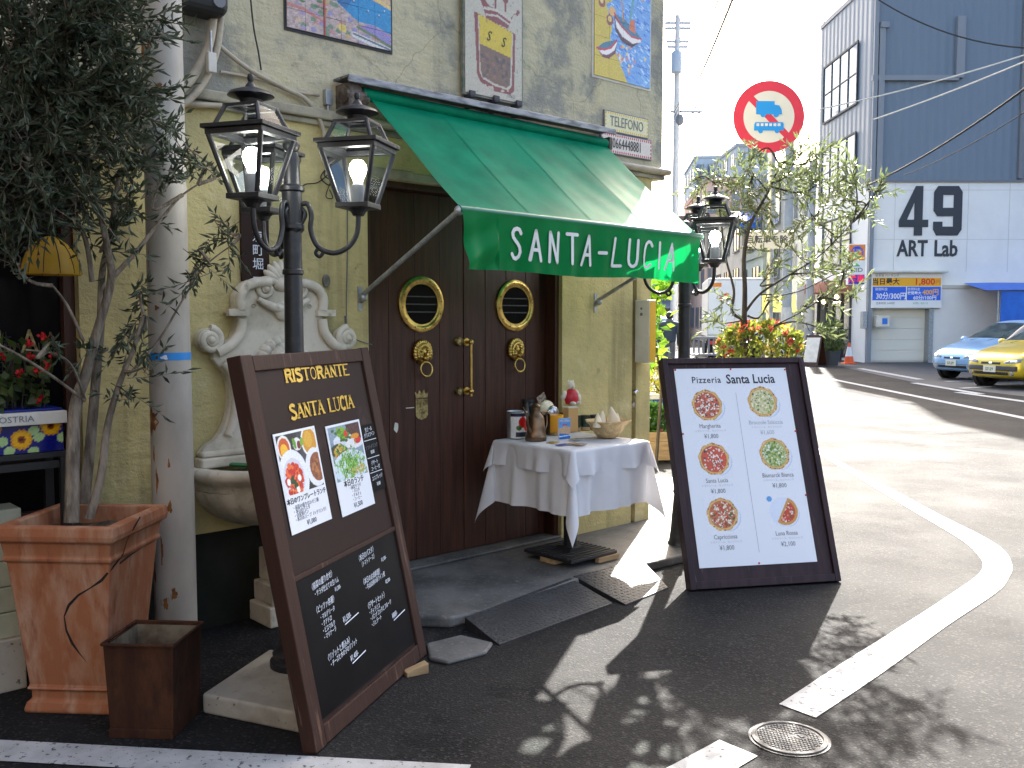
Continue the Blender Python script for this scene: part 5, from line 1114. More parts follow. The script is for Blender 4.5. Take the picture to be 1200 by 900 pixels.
def drape(half, drop, z, n, off, seed, corner=.30):
    rr = np.random.default_rng(seed); b = MB(); ph = rr.random(12)*6
    def fn(s, t):
        x = (s*2-1)*(half+drop); y = (t*2-1)*(half+drop); ex = max(0,abs(x)-half); ey = max(0,abs(y)-half); sx = 1 if x>0 else -1; sy = 1 if y>0 else -1
        if ex == 0 and ey == 0: return (x, y, z+.0015*math.sin(14*x+ph[0])*math.sin(11*y+ph[1]))
        rad = .012
        def down(e):      # rounded edge
            a = min(e/rad, PI/2); return rad*math.sin(a), -(rad*(1-math.cos(a)) + max(0, e-rad*PI/2))
        if ey == 0:
            o_, d_ = down(ex); f = (ex/drop); wv = f*(.018*math.sin(17*y+ph[2])+.013*math.sin(34*y+ph[3])+.006*math.sin(61*y))+.008*f*(abs(y)/half)**3; return (sx*(half+o_+off+wv), y*(1+.005*f), z+d_)
        if ex == 0:
            o_, d_ = down(ey); f = (ey/drop); wv = f*(.018*math.sin(18*x+ph[4])+.013*math.sin(33*x+ph[5])+.006*math.sin(57*x))+.008*f*(abs(x)/half)**3; return (x*(1+.005*f), sy*(half+o_+off+wv), z+d_)
        q = math.hypot(ex,ey); th = math.atan2(ey,ex); o_, d_ = down(q); f = q/drop
        bul = corner*q*math.sin(2*th)**2 + .018*q*math.sin(6*th+ph[6]); base = o_+off+.008*f
        cx = half+ (base*max(0,math.cos(th))+bul*.72); cy = half+(base*max(0,math.sin(th))+bul*.72)
        cx += .05*f*math.sin(4*th)*.35; cy -= .05*f*math.sin(4*th)*.35
        dd = -math.sqrt(max(1e-8,(d_)**2-(bul*.9)**2)) if abs(d_) > bul*.9 else d_
        return (sx*cx*(1+.0*f), sy*cy, z+dd)
    b.grid(n, n, fn); return b
tc1 = thing('tablecloth', 'long white lower tablecloth hanging under the short overlay', 'tablecloth', fw(TC[0],TC[1],0), FR, 'white tablecloths')
drape(.312,.375,TZ-.0005,110,.003,3,.20).build('cloth', M['cloth'], tc1, smooth=80)
tc2 = thing('tablecloth', 'short white overlay tablecloth with pointed corners on the table', 'tablecloth', fw(TC[0],TC[1],0), FR, 'white tablecloths')
drape(.315,.150,TZ+.003,100,.009,8,.24).build('cloth', M['cloth'], tc2, smooth=80)
TT = TZ+.006
def on_table(x, y):
    P = gnd(x, y, TT); return P
def item(name, label, cat, x, y, rot=0.0): 
    p = on_table(x, y); return thing(name, label, cat, (p.x,p.y,TT), FR+rot)
it = item('tomato_tin', 'round tin with red tomato label at the left end of table', 'tin', 606, 513)
cv = Canvas(60,36,(.85,.85,.85),2.2); cv.ell(.45,.62,.16,.22,(.75,.05,.05)).ell(.62,.45,.14,.2,(.78,.10,.06)).ell(.30,.4,.10,.1,(.25,.42,.15)); cv.poly([(.2,.05),(.8,.05),(.8,.25),(.2,.25)],(.12,.14,.22)); cv.poly([(0,.86),(1,.86),(1,1),(0,1)],(.08,.10,.20)); cv.noise(.03)
me = panel_mesh('label', cv.C, 1, .118, 0, .004, 0); 
for v in me.vertices: a = -PI*.95+v.co.x*PI*.9; v.co.x, v.co.y = .0508*math.cos(a), .0508*math.sin(a)
b = MB(); b.lathe([(.049,0),(.051,.002),(.050,.005),(.050,.122),(.0515,.125),(.049,.127),(.046,.120),(.0,.120)], 28); b.build('can', M['galv'], it, smooth=40); me.shade_smooth(); link('label', me, M['print'], it)
it.scale = (1.25,1.25,1.3)
it = item('copper_jug', 'copper oil jug with thin spout beside the tomato tin', 'jug', 628, 516)
cop = mat('old_copper', (.24,.15,.09), .38, metal=.9, c2=(.11,.075,.05), scale=14)
b = MB(); b.lathe([(.0,0),(.056,0),(.058,.006),(.058,.022),(.053,.028),(.050,.06),(.044,.125),(.040,.135),(.027,.150),(.024,.165),(.024,.185),(.028,.19),(.020,.20),(.008,.206),(.0,.208)], 28); b.build('body', cop, it, smooth=35)
b = MB(); b.tube(smooth_path([(-.045,-.01,.05),(-.075,-.015,.09),(-.085,-.02,.14),(-.115,-.02,.195)],6), [.010-.007*i/18 for i in range(19)], 8); b.build('spout', cop, it, smooth=60)
b = MB(); b.tube(smooth_path([(.04,0,.15),(.085,.01,.15),(.09,.01,.08),(.052,0,.035)],6), .0045, 6); b.build('handle', cop, it, smooth=60)
it.scale = (1.12,1.12,1.08)
it = item('dark_jar', 'dark glass jar behind the copper jug', 'jar', 618, 504); b = MB(); b.lathe([(.0,0),(.05,0),(.052,.01),(.052,.15),(.042,.17),(.042,.19),(.0,.19)], 24); b.build('jar_body', mat('dark_jar', (.02,.025,.025), .15), it, smooth=40); b = MB(); b.lathe([(.0,.205),(.044,.205),(.046,.19)], 20); b.build('lid', M['matblack'], it, smooth=40)
it = item('orange_tin', 'tall orange tin in the middle of the table', 'tin', 650, 509)
b = MB(); b.bb(-.05,.05,-.05,.05,0,.015); b.build('tray', M['woodraw'], it, bevel=.002); b = MB(); b.lathe([(.0,.016),(.054,.016),(.055,.02),(.055,.125),(.0,.125)], 28); b.build('body', mat('orange_tin', (.75,.33,.015), .35), it, smooth=40)
for s in (-1,1): b = MB(); b.bb(s*.058-.002,s*.058+.002,-.015,.015,.0,.135); b.build('side_strip', cop, it)
it = item('pasta_bag', 'clear bag of pasta with dark label behind the jug', 'bag', 641, 507)
b = MB(); b.ball((0,.02,.16), (.075,.04,.05), 14, 10); b.build('bag', mat('cellophane', (.62,.52,.30), .12, c2=(.75,.68,.5), scale=30, bump=.8, bscale=40, spec=.8), it, smooth=50)
b = MB(); b.box((-.065,-.015,.225),(.075,.003,.05),Matrix.Rotation(-.45,3,'Y')); b.build('label', mat('bag_label', (.35,.28,.2), .5, c2=(.05,.04,.03), scale=60), it); b = MB(); b.ball((.03,-.02,.13),(.05,.03,.045),12,8); b.build('foil', mat('foil', (.7,.7,.68), .15, metal=.8, bump=1, bscale=40, c2=(.3,.3,.35), scale=40), it, smooth=40)
it = item('carton', 'brown carton behind the blue booklet', 'box', 668, 506); b = MB(); b.bb(-.045,.045,-.03,.03,0,.155); b.build('box', mat('kraft', (.55,.33,.12), .6), it, bevel=.003); b = MB(); b.bb(-.046,.046,-.031,.031,.1555,.162); b.build('lid', M['offwhite'], it, bevel=.002)
it = item('booklet', 'upright booklet with blue sky and beach cover', 'booklet', 661, 514, R(-6))
cv = Canvas(40,56,(.35,.60,.85),.8); cv.poly([(0,0),(1,0),(1,.22),(0,.3)],(.15,.42,.75)).poly([(0,.28),(1,.2),(1,.55),(.5,.62),(0,.52)],(.80,.66,.52)).line([(0,.12),(1,.16)],.03,(.85,.9,.95)); cv.poly([(.1,.82),(.9,.82),(.9,.92),(.1,.92)],(.40,.50,.62)); cv.poly([(.3,.66),(.7,.66),(.7,.72),(.3,.72)],(.75,.3,.35)); cv.noise(.05)
b = MB(); b.bb(-.044,.044,-.006,.006,0,.125); b.build('pages', M['paper'], it); link('cover', panel_mesh('cover', cv.C, .088, .125, -.044, 0, -.0075), M['print'], it)
text('MATERA', .020, it, M['paper'], 0, -.0078, .108, extrude=.0002)
it = item('figurine', 'white figurine in a red dress sitting on the carton', 'figurine', 668, 502)
it.location.z = TT+.162
it.scale = (1.2,1.2,1.2)
wht = mat('white_plush', (.75,.70,.62), .9, c2=(.62,.56,.46), scale=30)
b = MB(); b.ball((0,0,.105),(.026,.024,.027),14,10); b.ball((0,-.022,.098),(.011,.010,.009),8,6)
for s in (-1,1): b.ball((s*.018,0,.128),(.009,.007,.010),8,6)
b.build('head', wht, it, smooth=60); b = MB(); b.lathe([(.0,.0),(.042,.004),(.048,.03),(.042,.06),(.024,.082),(.0,.088)], 20); b.build('red_dress', mat('red_dress', (.5,.01,.025), .4), it, smooth=60)
for s in (-1,1): b = MB(); b.ball((s*.052,.0,.052),(.017,.016,.030),10,8,Matrix.Rotation(s*-.5,3,'Y')); b.build('arm', wht, it, smooth=60); b = MB(); b.ball((s*.020,-.040,.008),(.016,.022,.011),10,8); b.build('foot', wht, it, smooth=60)
b = MB(); b.ball((.072,.01,.03),(.02,.02,.035),10,8); b.build('bag', wht, it, smooth=60)
for i, (x,y) in enumerate(((675,505),(686,504.5),(697,504))):
    it = thing('preserve_jar', ('leftmost','middle','rightmost')[i]+' of three small dark green jars behind the basket', 'jar', (*on_table(x,y).xy,TT), FR, 'row of small dark jars'); b = MB(); b.lathe([(.0,0),(.030,0),(.031,.004),(.031,.088),(.0,.088)], 20); b.build('jar_body', mat('jar_green', (.02,.05,.035), .2) if i == 0 else bpy.data.materials['jar_green'], it, smooth=40)
    b = MB(); b.lathe([(.0315,.004),(.0318,.004),(.0318,.026),(.0315,.026)], 20); b.build('label_band', M['woodraw'], it); b = MB(); b.lathe([(.0322,.088),(.0322,.1),(.0,.101)], 20); b.build('lid', M['matblack'], it, smooth=40)
bk = item('bread_basket', 'wavy straw basket holding pale shells at the right of table', 'basket', 712, 513)
bk.scale = (1.12,1.12,1.25)
bm_ = mat('straw', (.62,.46,.24), .7, c2=(.42,.28,.12), scale=40, bump=.6, bscale=90)
b = MB(); b.lathe([(.0,.004),(.06,.004),(.085,.03),(.115,.07),(.135,.085),(.13,.088),(.11,.074),(.08,.036),(.055,.01),(.0,.01)], 48, mod=lambda a,r,z: 1+(r/.13)**2*.06*math.sin(7*a), mat=Matrix.Diagonal((1.0,.85,1.0))); b.build('bowl', bm_, bk, smooth=60)
for i,(x,y,z,s) in enumerate([(-.07,.01,.085,.03),(-.02,.03,.09,.032),(.045,.0,.095,.04),(.095,.02,.08,.028),(-.11,-.02,.08,.026)]):
    b = MB(); b.lathe([(s*.9,0),(s*.8,s*.5),(s*.45,s*1.3),(s*.15,s*1.9),(.0,s*2.0)], 14, (x,y,z-.02), Matrix.Rotation(.25*math.sin(i*2.3),3,'Y')); b.build('shell', mat('shell_cream', (.80,.70,.52), .6) if i == 0 else bpy.data.materials['shell_cream'], bk, smooth=60)
for i,(x,y,cA,lab,rt) in enumerate([(648,519,(.72,.55,.05),'yellow and grey packet lying near the table edge',.3),(659,522,(.03,.10,.55),'blue card lying at the near table corner',.1),(670,521,(.62,.5,.36),'brown photo card lying at the near table corner',-.3),(680,522,(.55,.42,.34),'folded leaflet lying right of the cards',.2),(674,516,(.45,.42,.40),'grey leaflet lying behind the cards',-.1)]):
    lf = item('leaflet', lab, 'leaflet', x, y, rt); c = Canvas(16,12,cA).noise(.12,2); me = panel_mesh('sheet', c.C, .075, .05, -.0375, -.025, -.004-.0015*i, .003); link('sheet', me, M['print'], lf, matrix=Matrix.Rotation(-PI/2,4,'X'))
# ================================================================ GROUND PIECES
chk = mat('checker_rubber', (.02,.021,.024), .55, bump=1.0, bscale=55, bdist=.006, c2=(.035,.036,.04), scale=8)
def ramp(label, q, zs):
    P = [gnd(*p) for p in q]; c = sum(P, Vector())/4; r = thing('ramp_plate', label, 'ramp plate', c, 0, 'black ramp plates at the kerb'); b = MB()
    top = [Vector((p.x-c.x,p.y-c.y,z)) for p,z in zip(P,zs)]; bot = [Vector((t.x,t.y,.0005)) for t in top]
    b.add(top+bot, [(0,1,2,3),(7,6,5,4)]+[(k,k+4,(k+1)%4+4,(k+1)%4) for k in range(4)]); o = b.build('plate', chk, r); bm = bmesh.new(); bm.from_mesh(o.data); bmesh.ops.recalc_face_normals(bm, faces=bm.faces[:]); bm.to_mesh(o.data); bm.free()
    s = MB(); e1, e2 = top[1]-top[0], top[3]-top[0]; n1, n2 = max(2,int(e1.length/.03)), max(2,int(e2.length/.03)); nn = e1.cross(e2).normalized(); nn = nn if nn.z > 0 else -nn
    for i in range(n1):
        for j in range(n2):
            a, d = (i+.5)/n1, (j+.5)/n2; p = top[0]*(1-a)*(1-d)+top[1]*a*(1-d)+top[2]*a*d+top[3]*(1-a)*d; dv = (e1.normalized()+(1 if (i+j)%2 else -1)*e2.normalized()).normalized()*.011; sd = nn.cross(dv).normalized()*.0035; h_ = nn*.0025
            s.add([p+dv,p+sd,p-dv,p-sd,p+h_], [(0,1,4),(1,2,4),(2,3,4),(3,0,4)])
    k = s.build('tread', chk, r); k['kind'] = 'stuff'; return r
ramp('long black ridged ramp plate along the doorstep kerb', [(545,737),(668,689),(718,708),(585,757)], (.058,.058,.006,.006))
ramp('short black ridged ramp plate half in sunlight right of the long one', [(672,687),(752,667),(783,690),(733,710)], (.060,.060,.008,.008))
mh = gnd(925,866); mc = thing('manhole_cover', 'round pale metal manhole cover set in the asphalt', 'manhole cover', (mh.x,mh.y,0), R(20))
mm = mat('cover_metal', (.17,.165,.16), .7, metal=.2, spec=.2, c2=(.11,.105,.10), scale=12, bump=.3, bscale=60); RR = .131
b = MB(); b.lathe([(RR+.002,.0),(RR+.002,.009),(RR-.012,.010),(RR-.014,.004)], 40); b.build('rim', mm, mc, smooth=40); b = MB(); b.lathe([(RR+.0025,.004),(RR+.012,.0035)], 40); b.build('frame_gap', M['matblack'], mc); b = MB(); b.lathe([(RR-.014,.005),(0,.005)], 40); b.build('plate', mm, mc)
b = MB()
for i in range(-9,10):
    for j in range(-9,10):
        x, y = i*.0128+(j%2)*.0064, j*.0128
        if math.hypot(x,y) < RR-.022 and not (math.hypot(x-.045,y+.005) < .032 or math.hypot(x+.01,y-.07)<.018): b.box((x,y,.0068),(.0082,.0082,.003),Matrix.Rotation(.2,3,'Z'))
k = b.build('studs', mm, mc); k['kind'] = 'stuff'
b = MB(); b.torus((.045,-.005,.0058), .026, .0022, 20, 6); b.bb(.038,.052,-.018,.008,.005,.008); b.bb(-.022,.002,.062,.066,.005,.008); b.bb(-.022,.002,.074,.078,.005,.008); b.bb(-.012,-.008,.056,.082,.005,.0084); b.build('emblem', mm, mc, split=True)
# ================================================================ RIGHT: potted olive, flowers, shrubs behind
tp = Vector((1.78,6.75,0))
fp = thing('flower_tub', 'round wooden tub holding the sunlit olive behind the pizza board', 'planter', tp)
b = MB(); b.lathe([(.0,0),(.24,0),(.27,.38),(.285,.40),(.285,.43),(.25,.43),(.25,.37),(.0,.37)], 28); b.build('tub', M['woodraw'], fp, smooth=30); b = MB(); b.lathe([(.252,.08),(.258,.08),(.262,.11),(.256,.11)],28); b.lathe([(.266,.30),(.272,.30),(.274,.33),(.268,.33)],28); b.build('hoop', M['matblack'], fp, smooth=40); b = MB(); b.lathe([(.248,.385),(.1,.40),(0,.405)],20); b.build('soil', M['soil'], fp)
Y0 = 6.75
stems = [([tp+Vector((.0,0,.38)),P_(880,440,Y0),P_(876,415,Y0),P_(872,375,Y0)], .030, .024),
 ([P_(872,378,Y0),P_(873,340,Y0),P_(872,300,Y0-.05),P_(880,262,Y0-.05),P_(900,225,Y0-.1),P_(915,190,Y0-.1)], .020, .006),
 ([P_(872,375,Y0),P_(858,365,Y0),P_(860,340,Y0),P_(850,300,Y0),P_(845,260,Y0),P_(838,215,Y0)], .013, .004),
 ([P_(874,365,Y0),P_(890,345,Y0-.1),P_(920,325,Y0-.15),P_(960,300,Y0-.2),P_(1000,260,Y0-.2)], .010, .003),
 ([P_(876,370,Y0),P_(890,372,Y0),P_(905,350,Y0),P_(940,340,Y0+.1),P_(980,320,Y0+.1)], .009, .003),
 ([P_(880,395,Y0),P_(900,385,Y0-.1),P_(940,365,Y0-.15),P_(985,335,Y0-.2)], .007, .003)]
cl = []
for (x,y,Y,r,n) in [(880,215,6.7,.20,26),(925,205,6.6,.20,26),(960,215,6.6,.18,22),(900,240,6.8,.18,18),(950,250,6.6,.19,22),(985,235,6.55,.15,15),(850,215,6.8,.13,12),(812,212,6.8,.11,9),(870,250,6.8,.16,14),(835,240,6.85,.12,8),(975,285,6.6,.16,16),(935,300,6.7,.16,9),(950,320,6.6,.14,13),(985,320,6.6,.10,9),(1012,250,6.5,.10,9),(1020,222,6.5,.08,6),(1000,200,6.5,.10,6),(960,185,6.6,.11,8),(880,185,6.7,.10,7),(930,180,6.6,.10,6),(900,325,6.7,.12,6),(945,360,6.6,.09,6),(970,350,6.6,.08,6),(850,350,6.7,.06,3),(848,385,6.7,.07,4),(835,375,6.75,.05,3),(905,345,6.65,.06,4),(1000,345,6.55,.06,4),(880,290,6.75,.12,5),(1035,215,6.5,.05,3),(965,385,6.55,.05,3)]: cl.append((P_(x,y,Y), r, max(3,int(n*.75))))
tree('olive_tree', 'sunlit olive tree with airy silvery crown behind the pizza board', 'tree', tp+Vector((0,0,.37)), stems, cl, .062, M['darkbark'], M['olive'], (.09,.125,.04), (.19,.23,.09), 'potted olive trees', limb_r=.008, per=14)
fl = thing('flowering_plant', 'red and yellow flowering plant around the sunlit olive trunk', 'plant', tp+Vector((0,0,.40)))
LP, LD, LL, LW = [], [], [], []; QP, QD, QL, QW = [], [], [], []; YP, YD, YL, YW = [], [], [], []
for k in range(900):
    v = rdir(.2); q = Vector((v.x*.29,v.y*.25,.92+v.z*.15)); LP.append(q); LD.append(rdir(.5)); LL.append(.04+.03*rng.random()); LW.append(.02+.02*rng.random())
for k in range(48):
    v = rdir(.35); c = Vector((v.x*.29,v.y*.26,.94+v.z*.15))
    for j in range(9):
        (QP if k%5 < 3 else YP).append(c+rdir()*.012); (QD if k%5 < 3 else YD).append(rdir(.3)); (QL if k%5 < 3 else YL).append(.03); (QW if k%5 < 3 else YW).append(.022)
link('foliage', leaves_mesh('foliage', LP, LD, LL, LW, (.10,.14,.02), (.28,.30,.04)), M['leaf'], fl); struct(link('red_flowers', leaves_mesh('red_flowers', QP, QD, QL, QW, (.62,.02,.03), (.75,.18,.12)), M['petal'], fl), 'stuff'); struct(link('yellow_flowers', leaves_mesh('yellow_flowers', YP, YD, YL, YW, (.75,.5,.03), (.8,.65,.2)), M['petal'], fl), 'stuff')
b = MB()
for k in range(14): a = k*.45; b.tube([(.12*math.cos(a),.12*math.sin(a),0),(.2*math.cos(a),.18*math.sin(a),.88)], .005, 5)
b.build('stem', M['darkbark'], fl)
wp = gnd(765,543); wx = thing('wooden_planter', 'raw wood planter box with green plants behind the corner', 'planter', (wp.x+.02,wp.y+.15,0), R(8))
for k in range(3): b = MB(); b.bb(-.22,.22,-.15,-.13,.03+k*.10,.127+k*.10); b.build('slat', M['woodraw'], wx, bevel=.003)
b = MB(); b.bb(-.22,-.20,-.129,.15,.03,.33); b.bb(.20,.22,-.129,.15,.03,.33); b.bb(-.199,.199,.13,.15,.03,.33); b.build('side', M['woodraw'], wx); b = MB(); b.bb(-.199,.199,-.129,.129,.2,.30); b.build('soil', M['soil'], wx)
b = MB(); b.bb(-.21,-.15,-.12,.12,.0,.029); b.bb(.15,.21,-.12,.12,.0,.029); b.build('foot', M['matblack'], wx, split=True)
def bush(name, label, cat, loc, rad, n, ll, lw, cA, cB, flowers=None, group=None):
    r = thing(name, label, cat, loc, 0, group); LP, LD, LL, LW = [], [], [], []; b = MB()
    for k in range(max(6,n//40)):
        v = rdir(.4); b.tube([(0,0,0),(v.x*rad[0]*.4,v.y*rad[1]*.4,rad[2]*.9),(v.x*rad[0],v.y*rad[1],rad[2]*(1+v.z))], [.006,.004,.002], 4)
    b.build('stem', M['darkbark'], r)
    for k in range(n):
        v = rdir(); q = Vector((v.x*rad[0],v.y*rad[1],rad[2]+v.z*rad[2]))*1.0; q = Vector((q.x*(.4+.6*rng.random()),q.y*(.4+.6*rng.random()),q.z)); LP.append(q); LD.append(rdir(.3)); LL.append(ll*(.7+.6*rng.random())); LW.append(lw*(.7+.6*rng.random()))
    link('foliage', leaves_mesh('foliage', LP, LD, LL, LW, cA, cB), M['leaf'], r)
    if flowers:
        LP, LD, LL, LW = [], [], [], []
        for k in range(flowers[0]):
            v = rdir(.3); q = Vector((v.x*rad[0],v.y*rad[1],rad[2]+v.z*rad[2]))
            for j in range(10): LP.append(q+rdir()*.012); LD.append(rdir(.2)); LL.append(.025); LW.append(.02)
        struct(link('flowers', leaves_mesh('flowers', LP, LD, LL, LW, *flowers[1:]), M['petal'], r), 'stuff')
    return r
bush('leafy_plant', 'green leafy plant with pink buds in the wooden planter', 'plant', (wp.x+.02,wp.y+.15,.27), (.18,.13,.16), 420, .09, .05, (.03,.09,.015), (.08,.2,.03), (3,(.6,.05,.12),(.7,.15,.2)))
q = gnd(766,478,.72)
bb_ = thing('blue_planter', 'blue and white planter on a rack behind the corner', 'planter', (1.75,11.0,0), R(10))
b = MB(); b.bb(-.30,.30,-.12,.12,.42,.58); b.build('box', mat('blue_ceramic', (.02,.05,.30), .25), bb_, bevel=.006); b = MB(); b.bb(-.31,.31,-.13,.13,.581,.64); b.build('rim', M['offwhite'], bb_, bevel=.005)
for s in (-1,1): b = MB(); b.bb(s*.26-.015,s*.26+.015,-.1,.1,.0,.419); b.build('leg', M['matblack'], bb_)
bush('flower_box_plant', 'yellow green flowering plant in the blue planter', 'plant', (1.75,11.0,.62), (.30,.14,.20), 500, .06, .03, (.20,.24,.03), (.45,.40,.06))
sh = gnd(764,560); bush('leafy_shrub', 'bright yellow green shrub standing beyond the building corner', 'shrub', (1.28,9.3,.04), (.30,.25,.62), 1, .01, .01, (.2,.35,.03), (.2,.35,.03)) if False else None
lsb = thing('leafy_shrub', 'bright lime green shrub lit from behind beyond the building corner', 'shrub', (1.42,9.2,.04)); LP, LD, LL, LW = [], [], [], []; b = MB()
b.tube([(0,0,0),(.05,0,.8),(-.05,0,1.5),(.1,.02,2.0)], [.02,.015,.01,.005], 6)
for (x,y,n) in [(765,345,60),(776,335,36),(770,365,26),(764,400,24),(758,385,30),(757,410,16),(750,350,30),(762,425,12)]:
    c = P_(x,y,9.2)-Vector((1.42,9.2,.04)); b.tube([(.02,0,min(1.4,c.z)),c], .004, 4)
    for k in range(n): LP.append(c+Vector(rng.normal(size=3))*.07); LD.append(rdir(-.2)); LL.append(.09+.06*rng.random()); LW.append(.05+.03*rng.random())
b.build('stem', M['darkbark'], lsb); struct(link('foliage', leaves_mesh('foliage', LP, LD, LL, LW, (.10,.28,.015), (.28,.45,.03)), M['leaf'], lsb), 'stuff')
# ================================================================ TRAFFIC SIGN
YS = 8.1; sc_ = dep(901,137,YS); ts = thing('traffic_sign', 'round red ringed sign with blue truck and bus above the olive', 'traffic sign', (sc_.x+.05,YS+.05,0), 0)
zc = sc_.z; xo = -.05
b = MB(); b.tube([(0,0,0),(0,0,zc+.28)], .03, 14); b.build('pole', M['galv'], ts, smooth=50)
rx = Matrix.Rotation(PI/2,3,'X')
b = MB(); b.lathe([(.0,.0),(.303,.0),(.303,.006),(.0,.006)], 56, (xo,-.045,zc), rx); b.build('disc', mat('sign_back', (.55,.56,.57), .4, metal=.5), ts, smooth=30)
b = MB(); b.lathe([(.216,.0),(.300,.0)], 56, (xo,-.0525,zc), rx); b.build('red_ring', mat('sign_red', (.62,.025,.05), .35), ts)
b = MB(); b.lathe([(.0,.0),(.216,.0)], 56, (xo,-.0527,zc), rx); b.build('white_face', mat('sign_white', (.66,.65,.60), .35), ts)
b = MB(); b.box((xo,-.0535,zc),(.44,.001,.055),Matrix.Rotation(PI/4,3,'Y')); b.build('slash', bpy.data.materials['sign_red'], ts)
sb = mat('sign_blue', (.01,.27,.72), .35)
def spoly(pts, nm):
    b = MB(); b.prism([(xo+p[0],zc+p[1]) for p in pts], -.0560, -.0545); b.build(nm, sb, ts)
b = MB(); b.prism([(xo+p[0],zc+p[1]) for p in [(-.11,.02),(-.11,.13),(.045,.13),(.045,.10),(.085,.095),(.105,.06),(.11,.02)]], -.0560, -.0545)
for x in (-.05,.06): b.prism([(xo+x+.024*math.cos(a),zc+.02+.024*math.sin(a)) for a in [2*PI*k/14 for k in range(14)]], -.0566, -.0561)
b.build('truck_symbol', sb, ts)
b = MB(); b.prism([(xo+p[0],zc+p[1]) for p in [(-.125,-.115),(-.125,-.065),(-.115,-.045),(.115,-.045),(.125,-.06),(.125,-.115)]], -.0560, -.0545)
for x in (-.07,.07): b.prism([(xo+x+.02*math.cos(a),zc-.118+.02*math.sin(a)) for a in [2*PI*k/14 for k in range(14)]], -.0566, -.0561)
b.build('bus_symbol', sb, ts)
b = MB()
for k in range(6): b.bb(xo-.105+k*.036,xo-.082+k*.036,-.0568,-.0562,zc-.078,zc-.055)
b.build('bus_windows', bpy.data.materials['sign_white'], ts)
pz = dep(910,281,YS).z; b = MB(); b.bb(-.22,.20,-.045,-.039,pz-.075,pz+.075); b.build('plate', bpy.data.materials['sign_white'], ts, bevel=.003)
text('自転車を除く', .072, ts, M['ink'], -.01, -.0462, pz, extrude=.0005, bold=.001)
b = MB(); b.bb(-.03,.03,-.04,-.028,zc-.02,zc+.02); b.bb(-.03,.03,-.04,-.028,pz-.02,pz+.02); b.build('clamp', M['galv'], ts, split=True)
# ================================================================ ART LAB BUILDING
AX, AY, AH = 12.4, 33.0, 13.1
def ax(x): return (dep(x,375,AY)).x-AX
def az(y): return dep(1013,y,AY).z
art = thing('warehouse', 'dark corrugated warehouse with white lower wall reading 49 ART Lab', 'building', (AX,AY,0))
ZW = az(213)
def ribbed(name, c, per):
    m, nt, p, N, L = new_mat(name); p.inputs['Base Color'].default_value = (*c,1); p.inputs['Roughness'].default_value = .5
    tc = N.new('ShaderNodeTexCoord'); w = N.new('ShaderNodeTexWave'); w.inputs['Scale'].default_value = per; w.inputs['Distortion'].default_value = 0; w.bands_direction = 'X'
    mp = N.new('ShaderNodeMapping'); mp.inputs['Rotation'].default_value = (0,0,.6) ; L.new(tc.outputs['Object'], mp.inputs['Vector']); L.new(mp.outputs[0], w.inputs['Vector']); bp = N.new('ShaderNodeBump'); bp.inputs['Strength'].default_value = .6; bp.inputs['Distance'].default_value = .03
    L.new(w.outputs['Fac'], bp.inputs['Height']); L.new(bp.outputs[0], p.inputs['Normal']); return m
corr = ribbed('corrugated_grey', (.15,.195,.25), 1.3)
b = MB(); b.bb(0,24,0,5.5,ZW,AH); b.build('corrugated_wall', corr, art)
wmat = mat('white_render', (.80,.79,.76), .75, c2=(.74,.73,.70), scale=.8)
b = MB(); b.bb(0,ax(1022),0,5.5,0,ZW-.02); b.bb(ax(1092),24,0,5.5,0,ZW-.02); b.bb(ax(1022),ax(1092),.35,5.5,0,ZW-.02); b.bb(ax(1022),ax(1092),0,.35,az(362),ZW-.02); b.build('white_wall', wmat, art)
b = MB(); b.bb(.15,14,.05,2.4,AH,16.3); b.build('roof_block', corr, art)
b = MB(); b.bb(-.02,24,-.06,5.52,ZW-.02,ZW+.06); b.build('flashing', mat('flash_grey', (.16,.17,.19), .5), art)
b = MB(); b.bb(-.04,24,-.04,5.54,AH,AH+.18); b.build('parapet_cap', mat('cap_grey', (.18,.19,.21), .5), art)
for k in range(5): b = MB(); b.bb(ax(1024),ax(1090),.30,.345,.05+k*.385,.05+k*.385+.38); b.build('shutter_panel', mat('shutter_cream', (.72,.70,.62), .6) if k == 0 else bpy.data.materials['shutter_cream'], art, bevel=.006)
b = MB(); b.bb(ax(1088),ax(1093),-.06,.3,.0,az(362)); b.bb(ax(1017),ax(1021),-.06,-.002,.0,az(330)); b.build('door_post', M['galv'], art, split=True)
b = MB(); b.bb(ax(1100),ax(1172),-.05,-.003,az(338),az(334)); b.bb(ax(1100),ax(1102),-.05,-.003,az(350),az(338)); b.build('panel_frame', mat('frame_cream', (.5,.48,.42), .6), art)
b = MB(); b.bb(ax(1040),ax(1041),-.08,-.002,.0,.01); 
for zz in (2.6,4.3,6.0):
    b = MB(); b.bb(ax(1101) if zz < 3 else .02,24,-.006,-.001,zz,zz+.012); b.build('wall_joint', mat('joint_grey',(.5,.5,.48),.8) if 'joint_grey' not in bpy.data.materials else bpy.data.materials['joint_grey'], art)
for xx in (1045,1130,1178):
    b = MB(); b.bb(ax(xx),ax(xx)+.012,-.0065,-.001,az(319),ZW-.03); b.build('wall_joint', bpy.data.materials['joint_grey'], art)
